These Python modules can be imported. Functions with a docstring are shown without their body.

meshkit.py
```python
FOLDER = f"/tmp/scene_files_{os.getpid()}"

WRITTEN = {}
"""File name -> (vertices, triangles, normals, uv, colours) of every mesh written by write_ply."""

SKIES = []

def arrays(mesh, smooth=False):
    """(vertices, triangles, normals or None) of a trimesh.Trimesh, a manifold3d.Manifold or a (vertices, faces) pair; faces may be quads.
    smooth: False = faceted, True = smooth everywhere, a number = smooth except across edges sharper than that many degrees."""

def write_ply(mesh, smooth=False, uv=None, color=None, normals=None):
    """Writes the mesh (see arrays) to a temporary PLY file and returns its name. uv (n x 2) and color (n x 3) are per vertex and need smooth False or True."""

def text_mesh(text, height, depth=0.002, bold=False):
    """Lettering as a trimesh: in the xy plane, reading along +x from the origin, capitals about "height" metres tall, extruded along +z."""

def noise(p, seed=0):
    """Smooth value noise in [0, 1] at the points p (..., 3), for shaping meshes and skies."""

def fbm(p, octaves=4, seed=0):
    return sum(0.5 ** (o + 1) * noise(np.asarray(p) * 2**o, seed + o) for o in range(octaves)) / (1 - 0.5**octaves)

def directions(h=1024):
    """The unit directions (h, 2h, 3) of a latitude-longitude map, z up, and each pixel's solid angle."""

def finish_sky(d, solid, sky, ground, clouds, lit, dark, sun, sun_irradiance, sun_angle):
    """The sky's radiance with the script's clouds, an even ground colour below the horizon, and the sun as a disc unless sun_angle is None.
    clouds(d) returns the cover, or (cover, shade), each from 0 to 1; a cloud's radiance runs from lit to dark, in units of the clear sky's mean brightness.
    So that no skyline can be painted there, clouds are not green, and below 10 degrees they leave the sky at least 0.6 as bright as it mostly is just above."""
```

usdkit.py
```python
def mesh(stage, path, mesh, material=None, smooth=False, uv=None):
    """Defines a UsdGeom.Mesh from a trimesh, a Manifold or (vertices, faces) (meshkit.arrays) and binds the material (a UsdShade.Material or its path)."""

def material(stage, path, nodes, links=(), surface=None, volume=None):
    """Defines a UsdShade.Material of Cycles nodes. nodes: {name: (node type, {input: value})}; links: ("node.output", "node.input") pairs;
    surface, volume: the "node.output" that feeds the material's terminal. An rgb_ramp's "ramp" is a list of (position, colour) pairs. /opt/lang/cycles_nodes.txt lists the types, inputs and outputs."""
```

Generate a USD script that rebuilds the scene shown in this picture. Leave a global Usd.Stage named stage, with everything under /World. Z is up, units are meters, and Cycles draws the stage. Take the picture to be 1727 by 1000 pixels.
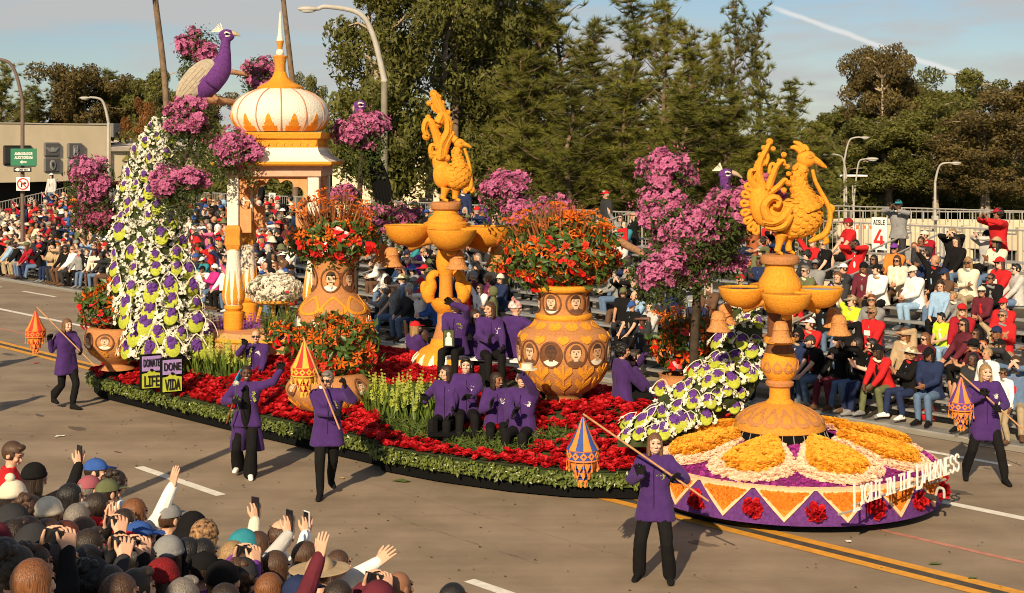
import math, random
import numpy as np, trimesh, usdkit, meshkit
import manifold3d as m3
from shapely.geometry import Polygon, Point, box as sbox, LineString
from shapely import affinity
from shapely.ops import unary_union
from pxr import Usd, UsdGeom, UsdLux, UsdShade, Gf, Sdf, Vt

stage = Usd.Stage.CreateInMemory()
UsdGeom.SetStageUpAxis(stage, 'Z')
UsdGeom.Xform.Define(stage, '/World')
UsdGeom.Scope.Define(stage, '/World/Looks')

# ------------------------------------------------------------------ camera, sky, sun, exposure
F, CX, YH, H = 2500.0, 863.5, 247.0, 5.0           # focal length, centre and horizon in pixels of the 1727 x 1000 photograph; eye height
SUN_EL, SUN_AZ = math.radians(27), math.radians(180 + 17)   # azimuth from +y clockwise, towards the sun
cam = UsdGeom.Camera.Define(stage, '/World/camera')
cam.CreateProjectionAttr('perspective')
cam.CreateHorizontalApertureAttr(36.0)
cam.CreateVerticalApertureAttr(36.0 * 1000 / 1727)
cam.CreateFocalLengthAttr(36.0 * F / 1727)
cam.CreateVerticalApertureOffsetAttr(36.0 * (YH - 500.0) / 1727)
cam.CreateHorizontalApertureOffsetAttr(0.0)
cam.CreateClippingRangeAttr((0.1, 5000.0))
cam.CreateExposureAttr(0.45)
cam.AddTranslateOp().Set(Gf.Vec3d(0, 0, H))
cam.AddRotateXOp().Set(90.0)

sunv = np.array([math.sin(SUN_AZ) * math.cos(SUN_EL), math.cos(SUN_AZ) * math.cos(SUN_EL), math.sin(SUN_EL)])
sun = UsdLux.DistantLight.Define(stage, '/World/sun')
sun.CreateIntensityAttr(1.25)
sun.CreateAngleAttr(0.5)
sun.CreateNormalizeAttr(True)
sun.CreateColorAttr(Gf.Vec3f(1.0, 0.80, 0.55))
sun.AddRotateXYZOp().Set(Gf.Vec3f(math.degrees(math.pi / 2 - SUN_EL), 0, math.degrees(math.pi - SUN_AZ)))

def pxdir(px, py):
    v = np.array([(px - CX) / F, 1.0, (YH - py) / F]); return v / np.linalg.norm(v)
_d1, _d2 = pxdir(1330, 22), pxdir(1612, 123)
_cn = np.cross(_d1, _d2); _cn /= np.linalg.norm(_cn)       # plane of the contrail through the viewer
dome = UsdLux.DomeLight.Define(stage, '/World/sky')
dome.GetPrim().SetCustomDataByKey('kind', 'structure')
sky_mat = usdkit.material(stage, '/World/Looks/sky', {
    'sky': ('sky_texture', {'sky_type': 'single_scattering', 'sun_disc': False, 'sun_elevation': SUN_EL, 'sun_rotation': math.atan2(sunv[0], sunv[1]), 'air_density': 1.0, 'aerosol_density': 0.35, 'altitude': 250.0}),
    'tc': ('texture_coordinate', {}),
    'sep': ('separate_xyz', {}),
    'cmb': ('combine_xyz', {}),
    'zz': ('math', {'math_type': 'multiply', 'value2': 15.0}),
    'xx': ('math', {'math_type': 'multiply', 'value2': 2.2}),
    'yy': ('math', {'math_type': 'multiply', 'value2': 2.2}),
    'n1': ('noise_texture', {'scale': 1.6, 'detail': 7.0, 'roughness': 0.55, 'distortion': 0.5}),
    'r1': ('map_range', {'range_type': 'smoothstep', 'from_min': 0.42, 'from_max': 0.61, 'to_min': 0.0, 'to_max': 0.95, 'clamp': True}),
    # the contrail: a thin band along one great circle, from one end to the other, its edge frayed by noise
    'dn': ('vector_math', {'math_type': 'dot_product', 'vector2': tuple(_cn)}),
    'nw': ('noise_texture', {'scale': 40.0, 'detail': 3.0}),
    'nws': ('math', {'math_type': 'multiply_add', 'value2': 0.0034, 'value3': -0.0017}),
    'da': ('math', {'math_type': 'add'}),
    'ab': ('math', {'math_type': 'absolute'}),
    'rc': ('map_range', {'range_type': 'smoothstep', 'from_min': 0.0003, 'from_max': 0.0026, 'to_min': 0.8, 'to_max': 0.0, 'clamp': True}),
    'de': ('vector_math', {'math_type': 'dot_product', 'vector2': tuple((_d1 + _d2) / np.linalg.norm(_d1 + _d2))}),
    're': ('map_range', {'range_type': 'smoothstep', 'from_min': 0.9972, 'from_max': 0.9984, 'to_min': 0.0, 'to_max': 1.0, 'clamp': True}),
    'mc': ('math', {'math_type': 'multiply'}),
    'mx': ('mix_color', {'b': (7.6, 7.7, 7.6), 'use_clamp': False}),
    'mx2': ('mix_color', {'b': (12.0, 11.8, 11.4), 'use_clamp': False}),
    'tint': ('mix_color', {'blend_type': 'multiply', 'fac': 1.0, 'b': (0.92, 1.0, 1.14), 'use_clamp': False}),
    'bg': ('background_shader', {'strength': 0.05}),
}, [('tc.generated', 'sep.vector'), ('sep.x', 'xx.value1'), ('sep.y', 'yy.value1'), ('sep.z', 'zz.value1'), ('xx.value', 'cmb.x'), ('yy.value', 'cmb.y'), ('zz.value', 'cmb.z'),
    ('cmb.vector', 'n1.vector'), ('n1.fac', 'r1.value'), ('sky.color', 'tint.a'), ('tint.result', 'mx.a'), ('r1.result', 'mx.fac'),
    ('tc.generated', 'dn.vector1'), ('tc.generated', 'nw.vector'), ('nw.fac', 'nws.value1'), ('dn.value', 'da.value1'), ('nws.value', 'da.value2'), ('da.value', 'ab.value1'), ('ab.value', 'rc.value'),
    ('tc.generated', 'de.vector1'), ('de.value', 're.value'), ('rc.result', 'mc.value1'), ('re.result', 'mc.value2'), ('mx.result', 'mx2.a'), ('mc.value', 'mx2.fac'), ('mx2.result', 'bg.color')],
    surface='bg.background')
UsdShade.MaterialBindingAPI.Apply(dome.GetPrim()).Bind(sky_mat)

# ------------------------------------------------------------------ helpers: frames of reference
HD = np.array([0.6612, -0.7503, 0.0])       # the way the float drives
ND = np.array([0.7503, 0.6612, 0.0])        # across the road, away from the viewer
UP = np.array([0.0, 0.0, 1.0])
def at(px, py, Y): return np.array([(px - CX) * Y / F, Y, H - (py - YH) * Y / F])
def gnd(px, py, Z=0.0): return at(px, py, F * (H - Z) / (py - YH))
def ac(a, c, z=0.0): return HD * a + ND * c + UP * z
def toac(p): p = np.asarray(p, float); return float(p[:2] @ HD[:2]), float(p[:2] @ ND[:2])
def topx(p): return CX + F * p[0] / p[1], YH + F * (H - p[2]) / p[1]
def px_c(px, c, z=0.0):                       # the point seen at column px on the line c across the road
    t = (px - CX) / F; Y = c / (ND[0] * t + ND[1]); return np.array([t * Y, Y, z])
def unit(v): v = np.asarray(v, float); return v / (np.linalg.norm(v) + 1e-12)

# ------------------------------------------------------------------ helpers: prims
LOC, COUNT = {'/World': np.zeros(3)}, {}
def fresh(parent, name):
    k = (parent, name); n = COUNT.get(k, 0); COUNT[k] = n + 1
    return f'{parent}/{name}' + (f'_{n:03d}' if n else '')
def say(prim, label=None, cat=None, group=None, kind=None):
    for k, v in (('label', label), ('category', cat), ('group', group), ('kind', kind)):
        if v: prim.SetCustomDataByKey(k, v)
def thing(name, label, cat, loc=(0, 0, 0), group=None, kind=None):
    p = fresh('/World', name); x = UsdGeom.Xform.Define(stage, p)
    loc = np.asarray(loc, float); x.AddTranslateOp().Set(Gf.Vec3d(*map(float, loc))); LOC[p] = loc
    say(x.GetPrim(), label, cat, group, kind); return p
def obj(parent, name, mesh, mat, smooth=False, label=None, kind=None, cat=None, group=None):
    if isinstance(parent, dict): parent.setdefault((name, str(mat.GetPath())), (mat, []))[1].append(arr(mesh)); return parent
    p = fresh(parent, name); v, f = arr(mesh)
    m = usdkit.mesh(stage, p, (v - LOC[parent], f), mat, smooth); LOC[p] = LOC[parent]
    say(m.GetPrim(), label, cat, group, kind); return p
def ground(name, mesh, mat, smooth=False, kind='structure', **k): return obj('/World', name, mesh, mat, smooth, kind=kind, **k)

# ------------------------------------------------------------------ helpers: shapes, all (vertices, triangles)
def arr(m):
    if isinstance(m, tuple):
        v, f = np.asarray(m[0], float), np.asarray(m[1], int)
        return (v, np.vstack([f[:, [0, 1, 2]], f[:, [0, 2, 3]]])) if f.shape[1] == 4 else (v, f)
    if hasattr(m, 'to_mesh'):
        q = m.to_mesh(); return np.array(q.vert_properties[:, :3], float), np.array(q.tri_verts, int)
    return np.array(m.vertices, float), np.array(m.faces, int)
def cat(*ms):
    ms = [arr(m) for m in (ms[0] if len(ms) == 1 and isinstance(ms[0], list) else ms)]
    off = np.cumsum([0] + [len(v) for v, _ in ms])
    return np.vstack([v for v, _ in ms]), np.vstack([f + o for (_, f), o in zip(ms, off)])
def move(m, t=(0, 0, 0), R=None, s=1.0):
    v, f = arr(m); v = v * np.asarray(s)
    if R is not None: v = v @ np.asarray(R).T
    return v + np.asarray(t), f
def rotz(a): c, s = math.cos(a), math.sin(a); return np.array([[c, -s, 0], [s, c, 0], [0, 0, 1.0]])
def basis(x, y, z): return np.stack([unit(x), unit(y), unit(z)], 1)
def facing(fwd):                                   # local y -> fwd (horizontal), local x -> its right
    f = unit([fwd[0], fwd[1], 0]); return np.stack([np.array([f[1], -f[0], 0]), f, UP], 1)
def box(c, s, R=None): return move((trimesh.creation.box(s).vertices, trimesh.creation.box(s).faces), c, R)
def bbox(c, s, b=0.01, R=None):                    # a box with its edges bevelled
    s = np.asarray(s, float) / 2; b = min(b, s.min() * 0.45); pts = []
    for sx in (-1, 1):
        for sy in (-1, 1):
            for sz in (-1, 1):
                k = np.array([sx, sy, sz])
                for j in range(3):
                    q = s - b; q[j] = s[j]; pts.append(k * q)
    return move(m3.Manifold.hull_points(np.array(pts)), c, R)
def seg(p, q, r, r2=None, n=8): return sweep([p, q], [r, r if r2 is None else r2], n, smooth=False)
def catmull(p, k=6):
    p = np.asarray(p, float)
    if len(p) < 3: return p
    q = np.vstack([2 * p[0] - p[1], p, 2 * p[-1] - p[-2]]); out = []
    for i in range(1, len(q) - 2):
        for t in np.linspace(0, 1, k, endpoint=False):
            a, b, c, d = q[i - 1:i + 3]
            out.append(0.5 * (2 * b + (c - a) * t + (2 * a - 5 * b + 4 * c - d) * t * t + (3 * b - a - 3 * c + d) * t ** 3))
    return np.vstack(out + [p[-1]])
def sweep(pts, rad, n=8, smooth=True, k=6, flat=(1, 1), ref=None):
    pts = np.asarray(pts, float); rad = np.broadcast_to(np.asarray(rad, float), (len(pts),))
    if smooth and len(pts) > 2: c = catmull(np.hstack([pts, rad[:, None]]), k); pts, rad = c[:, :3], np.maximum(c[:, 3], 1e-4)
    t = np.gradient(pts, axis=0); t /= np.linalg.norm(t, axis=1, keepdims=True) + 1e-12
    a = np.cross(t[0], ref if ref is not None else ([0, 0, 1.0] if abs(t[0][2]) < 0.9 else [1.0, 0, 0])); A = []
    for i in range(len(pts)):
        a = a - t[i] * (a @ t[i]); a = unit(a); A.append(a)
    A = np.array(A); B = np.cross(t, A); w = np.arange(n) * 2 * np.pi / n
    v = pts[:, None] + rad[:, None, None] * (flat[0] * np.cos(w)[None, :, None] * A[:, None] + flat[1] * np.sin(w)[None, :, None] * B[:, None])
    i, j = np.meshgrid(np.arange(len(pts) - 1), np.arange(n), indexing='ij')
    q = np.stack([i * n + j, i * n + (j + 1) % n, (i + 1) * n + (j + 1) % n, (i + 1) * n + j], -1).reshape(-1, 4)
    m = len(pts) * n; V = np.vstack([v.reshape(-1, 3), pts[0], pts[-1]]); J = np.arange(n)
    F_ = np.vstack([q[:, [0, 1, 2]], q[:, [0, 2, 3]], np.stack([(J + 1) % n, J, np.full(n, m)], 1), np.stack([m - n + J, m - n + (J + 1) % n, np.full(n, m + 1)], 1)])
    return V, F_
def lathe(prof, n=32, c=(0, 0, 0), lobes=0, depth=0.0, k=0, a0=0.0, a1=2 * np.pi):
    p = np.asarray(prof, float)
    if k: p = catmull(np.hstack([p, np.zeros((len(p), 1))]), k)[:, :2]
    full = a1 - a0 > 6.28
    w = np.linspace(a0, a1, n, endpoint=not full); r = np.maximum(p[:, :1], 1e-4) * (1 + depth * (np.abs(np.cos(lobes * w / 2)) * 2 - 1)[None, :] if lobes else 1)
    r = np.broadcast_to(r, (len(p), len(w)))
    v = np.stack([r * np.cos(w), r * np.sin(w), np.broadcast_to(p[:, 1:], r.shape)], -1).reshape(-1, 3)
    n = len(w); i, j = np.meshgrid(np.arange(len(p) - 1), np.arange(n if full else n - 1), indexing='ij')
    q = np.stack([i * n + j, i * n + (j + 1) % n, (i + 1) * n + (j + 1) % n, (i + 1) * n + j], -1).reshape(-1, 4)
    return v + np.asarray(c), np.vstack([q[:, [0, 1, 2]], q[:, [0, 2, 3]]])
def ball(c, s, n=2, R=None):
    m = trimesh.creation.icosphere(n); return move((m.vertices, m.faces), c, R, np.broadcast_to(s, 3))
def extrude(poly, h):
    g = [p for p in getattr(poly, 'geoms', [poly]) if p.area > 1e-9]
    return cat([arr(trimesh.creation.extrude_polygon(p, h, engine='earcut')) for p in g])
def sheet(poly, z=0.0):
    g = [p for p in getattr(poly, 'geoms', [poly]) if p.area > 1e-9]; out = []
    for p in g:
        v, f = trimesh.creation.triangulate_polygon(p, engine='earcut'); v = np.asarray(v); f = np.asarray(f)
        a = v[f]; cr = (a[:, 1, 0] - a[:, 0, 0]) * (a[:, 2, 1] - a[:, 0, 1]) - (a[:, 1, 1] - a[:, 0, 1]) * (a[:, 2, 0] - a[:, 0, 0])
        f = np.where((cr < 0)[:, None], f[:, ::-1], f); out.append((np.hstack([v, np.full((len(v), 1), z)]), f))
    return cat(out)
def solid(poly, h):
    cs = [np.asarray(q.coords)[:-1, :2] for p in getattr(poly, 'geoms', [poly]) if p.area > 1e-9 for q in (p.exterior, *p.interiors)]
    return m3.CrossSection([c.tolist() for c in cs], m3.FillRule.EvenOdd).extrude(h)
def wrap(poly, prof, th0, off=0.012, L=0.05, c=(0, 0, 0)):
    """A flat outline (s across, z up, metres) laid as a raised relief on the surface of revolution prof = [(r, z)...]."""
    v, f = arr(solid(poly.simplify(0.002), 0.02).refine_to_length(L)); v = v * [1, 1, 50.0]
    pr = np.asarray(prof, float); o = np.argsort(pr[:, 1]); r = np.interp(v[:, 1], pr[o, 1], pr[o, 0])
    rc = np.interp((poly.bounds[1] + poly.bounds[3]) / 2, pr[o, 1], pr[o, 0])
    a = th0 + v[:, 0] / np.maximum(rc, 0.02); rr = r + off * (v[:, 2] * 2 - 1)
    return np.stack([rr * np.cos(a), rr * np.sin(a), v[:, 1]], 1) + np.asarray(c), f
def place_text(text, h, origin, xdir, ydir, depth=0.01, bold=False, fit=None, center=False):
    m = meshkit.text_mesh(text, h, depth, bold); v = np.array(m.vertices); w = v[:, 0].max() - v[:, 0].min(); v[:, 0] -= v[:, 0].min()
    if fit: v[:, 0] *= fit / w; w = fit
    if center: v[:, 0] -= w / 2
    R = basis(xdir, ydir, np.cross(xdir, ydir)); return v @ R.T + np.asarray(origin), np.array(m.faces)

# scatter small templates: (v, f) copied to every position with its normal, size, roll
def scatter(tpl, P, N=None, size=1.0, rng=None, tilt=0.0, up=None):
    v, f = arr(tpl); P = np.asarray(P, float); n = len(P)
    if n == 0: return np.zeros((0, 3)), np.zeros((0, 3), int)
    N = np.tile([0, 0, 1.0], (n, 1)) if N is None else np.array(np.broadcast_to(N, (n, 3)), float)
    N = N + rng.normal(0, tilt, (n, 3)) if tilt else N
    N = N / (np.linalg.norm(N, axis=1, keepdims=True) + 1e-9)
    A = rng.normal(size=(n, 3)) if up is None else np.cross(np.broadcast_to(up, (n, 3)), N) + rng.normal(0, 1e-3, (n, 3))
    A = A - N * (A * N).sum(1, keepdims=True); A /= np.linalg.norm(A, axis=1, keepdims=True) + 1e-9
    B = np.cross(N, A); s = np.broadcast_to(size, (n,))[:, None, None]
    V = P[:, None] + s * (v[None, :, :1] * A[:, None] + v[None, :, 1:2] * B[:, None] + v[None, :, 2:] * N[:, None])
    return V.reshape(-1, 3), (f[None] + (np.arange(n) * len(v))[:, None, None]).reshape(-1, 3)
def petals(n, L, w, lift, base=0.1, tip=0.0, droop=0.0):
    V, F_ = [], []
    for i in range(n):
        a = 2 * np.pi * i / n; d, s = np.array([math.cos(a), math.sin(a), 0]), np.array([-math.sin(a), math.cos(a), 0]); k = len(V)
        V += [d * base * L, d * L * 0.55 + s * w / 2 + UP * lift * L * 0.7, d * L + UP * (lift - droop) * L, d * L * 0.55 - s * w / 2 + UP * lift * L * 0.7]
        F_ += [[k, k + 2, k + 1], [k, k + 3, k + 2]]
    return np.array(V), np.array(F_)
T_ORCHID = petals(5, 1.0, 0.8, 0.25)
T_LILY = petals(6, 1.0, 0.34, 0.45, droop=0.25)
T_LEAF = (np.array([[0, 0, 0], [0.22, 0.45, 0.1], [0, 1, -0.05], [-0.22, 0.45, 0.1], [0, 0.5, 0.0]]), np.array([[0, 1, 4], [1, 2, 4], [0, 4, 3], [4, 2, 3]]))
T_BLADE = (np.array([[-0.03, 0, 0], [0.03, 0, 0], [0.022, 0.02, 0.55], [-0.022, 0.02, 0.55], [0, 0.12, 1.0]]), np.array([[0, 1, 2], [0, 2, 3], [3, 2, 4]]))
T_ROSE = cat(petals(5, 1.0, 1.0, 0.25, 0.2), move(petals(5, 0.72, 0.75, 0.55, 0.2), (0, 0, 0.14), rotz(0.6)), move(petals(4, 0.42, 0.5, 1.0, 0.1), (0, 0, 0.26), rotz(0.2)))
_h = np.array([[0, -0.35], [0.4, -0.55], [0.62, -0.15], [0.45, 0.35], [0, 0.85], [-0.45, 0.35], [-0.62, -0.15], [-0.4, -0.55]])
T_ROSE_SMALL = cat(petals(5, 1.0, 1.05, 0.3, 0.15), move(petals(4, 0.6, 0.7, 0.7, 0.1), (0, 0, 0.18), rotz(0.6)))
T_ANTH = cat((np.vstack([np.hstack([_h, 0.15 + 0.25 * (np.abs(_h[:, :1]))]), [[0, 0, 0.1]]]), np.array([[i, (i + 1) % 8, 8] for i in range(8)])), sweep([(0, -0.2, 0.12), (0, 0.1, 0.34), (0, 0.28, 0.5)], [0.06, 0.05, 0.03], 4, False))
T_BLOB = (lambda m: (np.array(m.vertices), np.array(m.faces)))(trimesh.creation.icosphere(1))
T_DOT = (lambda m: (np.array(m.vertices), np.array(m.faces)))(trimesh.creation.icosphere(0))
def tuft(n, L, w, rng, spread=1.0):
    V, F_ = [], []
    for i in range(n):
        d = rng.normal(size=3); d[2] = abs(d[2]) * (2 - spread) if spread < 2 else d[2]; d = unit(d); s = unit(np.cross(d, rng.normal(size=3))); k = len(V)
        V += [s * w / 2, -s * w / 2, d * L * rng.uniform(0.7, 1.1)]; F_.append([k, k + 1, k + 2])
    return np.array(V), np.array(F_)
def inblob(n, c, r, rng, shell=0.6):
    d = rng.normal(size=(n, 3)); d /= np.linalg.norm(d, axis=1, keepdims=True); q = rng.uniform(shell ** 3, 1, n) ** (1 / 3)
    return np.asarray(c) + d * q[:, None] * np.asarray(r), d

# ------------------------------------------------------------------ materials
MATS = {}
def mat(name, col, rough=0.75, var=0.0, scale=8.0, bump=0.0, bscale=60.0, metal=0.0, spec=0.3, col2=None, island=None, sheen=0.0, transl=0.0, detail=3.0, bdist=0.02, coat=0.0):
    """Principled; colour varies between col and col2 (or col*(1-var)..col*(1+var)) by noise, by island when 'island' lists colours; bump = fine relief."""
    if name in MATS: return MATS[name]
    n, l = {'p': ('principled_bsdf', {'base_color': col, 'roughness': rough, 'metallic': metal, 'specular_ior_level': spec, 'sheen_weight': sheen, 'coat_weight': coat})}, []
    n['g'] = ('geometry', {})
    src = None
    if island is not None:
        n['ri'] = ('rgb_ramp', {'ramp': island}); l.append(('g.random_per_island', 'ri.fac')); src = 'ri.color'
    if var or col2 is not None:
        a = tuple(np.array(col) * (1 - var)); b = tuple(col2) if col2 is not None else tuple(np.minimum(np.array(col) * (1 + var), 1))
        n['n'] = ('noise_texture', {'scale': scale, 'detail': detail, 'roughness': 0.6}); l.append(('g.position', 'n.vector'))
        n['r'] = ('map_range', {'from_min': 0.32, 'from_max': 0.68, 'to_min': 0.0, 'to_max': 1.0, 'clamp': True}); l.append(('n.fac', 'r.value'))
        if src:
            n['m'] = ('mix_color', {'blend_type': 'multiply', 'fac': 1.0}); n['m2'] = ('mix_color', {'a': (1 - var,) * 3, 'b': (1 + var,) * 3, 'use_clamp': False})
            l += [('r.result', 'm2.fac'), (src, 'm.a'), ('m2.result', 'm.b')]
        else:
            n['m'] = ('mix_color', {'a': a, 'b': b}); l.append(('r.result', 'm.fac'))
        src = 'm.result'
    if src: l.append((src, 'p.base_color'))
    if bump:
        n['bn'] = ('noise_texture', {'scale': bscale, 'detail': 3.0, 'roughness': 0.6}); l.append(('g.position', 'bn.vector'))
        n['b'] = ('bump', {'strength': bump, 'distance': bdist}); l += [('bn.fac', 'b.height'), ('b.normal', 'p.normal')]
    out = 'p.BSDF'
    if transl:
        n['t'] = ('translucent_bsdf', {'color': col}); n['mx'] = ('mix_closure', {'fac': transl}); l += [('p.BSDF', 'mx.closure1'), ('t.BSDF', 'mx.closure2')]
        if src: l.append((src, 't.color'))
        out = 'mx.closure'
    MATS[name] = usdkit.material(stage, f'/World/Looks/{name}', n, l, surface=out); return MATS[name]
# ------------------------------------------------------------------ materials of the setting
M_road = usdkit.material(stage, '/World/Looks/concrete_road', {'g': ('geometry', {}), 'mp': ('mapping', {'rotation': (0, 0, 0.848), 'scale': (0.045, 1.1, 1)}), 'n1': ('noise_texture', {'scale': 1.0, 'detail': 6.0, 'roughness': .6}), 'n2': ('noise_texture', {'scale': .8, 'detail': 8.0, 'roughness': .65}), 'n3': ('noise_texture', {'scale': 170.0, 'detail': 2.0}),
    'r1': ('rgb_ramp', {'ramp': [(.28, (.205, .152, .099)), (.5, (.262, .198, .132)), (.72, (.312, .241, .164))]}), 'r2': ('map_range', {'from_min': .3, 'from_max': .7, 'to_min': .76, 'to_max': 1.18}), 'r3': ('map_range', {'from_min': .3, 'from_max': .7, 'to_min': .86, 'to_max': 1.14}), 'm': ('math', {'math_type': 'multiply'}), 'v': ('vector_math', {'math_type': 'scale'}), 'b': ('bump', {'strength': .3, 'distance': .004}), 'p': ('principled_bsdf', {'roughness': .82, 'specular_ior_level': .3})},
    [('g.position', 'mp.vector'), ('mp.vector', 'n1.vector'), ('g.position', 'n2.vector'), ('g.position', 'n3.vector'), ('n1.fac', 'r1.fac'), ('n2.fac', 'r2.value'), ('n3.fac', 'r3.value'), ('r2.result', 'm.value1'), ('r3.result', 'm.value2'), ('r1.color', 'v.vector1'), ('m.value', 'v.scale'), ('v.vector', 'p.base_color'), ('n3.fac', 'b.height'), ('b.normal', 'p.normal')], surface='p.BSDF')
M_dirt = mat('dark_earth', (0.055, 0.048, 0.033), 0.95, 0.35, 0.4, 0.3, 6.0)
M_walk = mat('pavement_concrete', (0.33, 0.29, 0.22), 0.85, 0.12, 1.2, 0.2, 80.0)
M_white = mat('white_road_paint', (0.72, 0.68, 0.58), 0.7, 0.12, 9.0)
M_yellow = mat('yellow_road_paint', (0.66, 0.30, 0.035), 0.7, 0.15, 7.0)
M_red_line = mat('faded_red_paint', (0.47, 0.20, 0.14), 0.8, 0.18, 6.0)
M_tar = mat('tar_seal', (0.07, 0.06, 0.045), 0.8, 0.3, 5.0)
M_joint = mat('dirty_joint', (0.21, 0.17, 0.12), 0.9, 0.35, 4.0)
M_alu = mat('bench_aluminium', (0.42, 0.41, 0.38), 0.42, 0.12, 3.0, metal=0.55, spec=0.5)
M_steel = mat('galvanised_rail', (0.40, 0.38, 0.34), 0.5, 0.1, 6.0, metal=0.4)
M_dark = mat('dark_steel', (0.03, 0.028, 0.025), 0.7)
M_lampgrey = mat('lamp_post_grey', (0.40, 0.38, 0.33), 0.6, 0.1, 4.0)
M_lampbrown = mat('lamp_post_brown', (0.14, 0.10, 0.075), 0.6, 0.12, 4.0)
M_cream = mat('cream_stucco', (0.80, 0.67, 0.45), 0.9, 0.06, 0.8, 0.15, 30.0)
M_beige = mat('beige_concrete', (0.56, 0.47, 0.32), 0.9, 0.1, 0.9, 0.15, 20.0)
M_glassdark = mat('dark_opening', (0.012, 0.011, 0.010), 0.35)
M_greysign = mat('grey_sign_panel', (0.13, 0.125, 0.12), 0.5)
M_silver = mat('silver_emblem', (0.55, 0.54, 0.52), 0.4, metal=0.5)
M_wsign = mat('white_sign_face', (0.78, 0.76, 0.70), 0.5)
M_gsign = mat('green_sign_face', (0.015, 0.15, 0.075), 0.5)
M_bsign = mat('black_print', (0.015, 0.014, 0.013), 0.5)
M_rsign = mat('red_print', (0.58, 0.03, 0.025), 0.5)
M_lens = mat('lamp_lens', (0.55, 0.55, 0.5), 0.2)

# ------------------------------------------------------------------ ground, road, markings
def strip(c0, c1, a0, a1, z, jag=None):
    n = max(2, int(abs(a1 - a0) / 1.5)); A = np.linspace(a0, a1, n)
    P = [Point(0, 0)] and [ac(a, c0, z) for a in A] + [ac(a, c1, z) for a in A]
    q = np.array([[i + 1, i, n + i, n + i + 1] for i in range(n - 1)]); return np.array(P), q[:, ::-1] if c1 < c0 else q
def fixup(m):                                           # make every face look up
    v, f = arr(m); a = v[f]; up = np.cross(a[:, 1] - a[:, 0], a[:, 2] - a[:, 0])[:, 2] < 0
    return v, np.where(up[:, None], f[:, ::-1], f)
rs = np.random.default_rng(3)
gx = np.concatenate([np.linspace(-1500, -120, 8), np.linspace(-100, 100, 21), np.linspace(120, 1500, 8)])
gy = np.concatenate([np.linspace(-600, -40, 5), np.linspace(-20, 160, 25), np.linspace(190, 2500, 10)])
X, Y = np.meshgrid(gx, gy); Z = np.zeros_like(X)
bank = np.clip((Y - 60) / 60, 0, 1)                      # the land climbs a little behind the stand
Z = Z - 0.004 + bank * 1.6 * meshkit.fbm(np.stack([X / 30, Y / 30, X * 0], -1))
i, j = np.meshgrid(np.arange(len(gy) - 1), np.arange(len(gx) - 1), indexing='ij'); nx = len(gx)
ground('ground', fixup((np.stack([X, Y, Z], -1).reshape(-1, 3), np.stack([i * nx + j, i * nx + j + 1, (i + 1) * nx + j + 1, (i + 1) * nx + j], -1).reshape(-1, 4))), M_dirt, True)
ground('road', fixup(strip(7.2, 22.2, -150, 30, 0.004)), M_road)
ground('pavement', fixup(cat(strip(22.2, 24.5, -150, 30, 0.010), strip(24.5, 33.4, -150, 30, 0.006))), M_walk)
ground('near_pavement', cat(fixup(strip(-8, 7.2, -60, 30, 0.13)), (lambda p: (np.array(p), np.array([[0, 1, 2, 3]])))([ac(-60, 7.2, 0.13), ac(-60, 7.2, 0), ac(30, 7.2, 0), ac(30, 7.2, 0.13)])), M_walk)
def line_a(px, c): return toac(px_c(px, c))[0]
ground('centre_line', fixup(cat(strip(14.80, 14.97, -150, 30, 0.012), strip(15.13, 15.30, -150, 30, 0.012))), M_yellow)
ground('centre_seal', fixup(strip(14.975, 15.125, -150, 30, 0.009)), M_tar)
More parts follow.
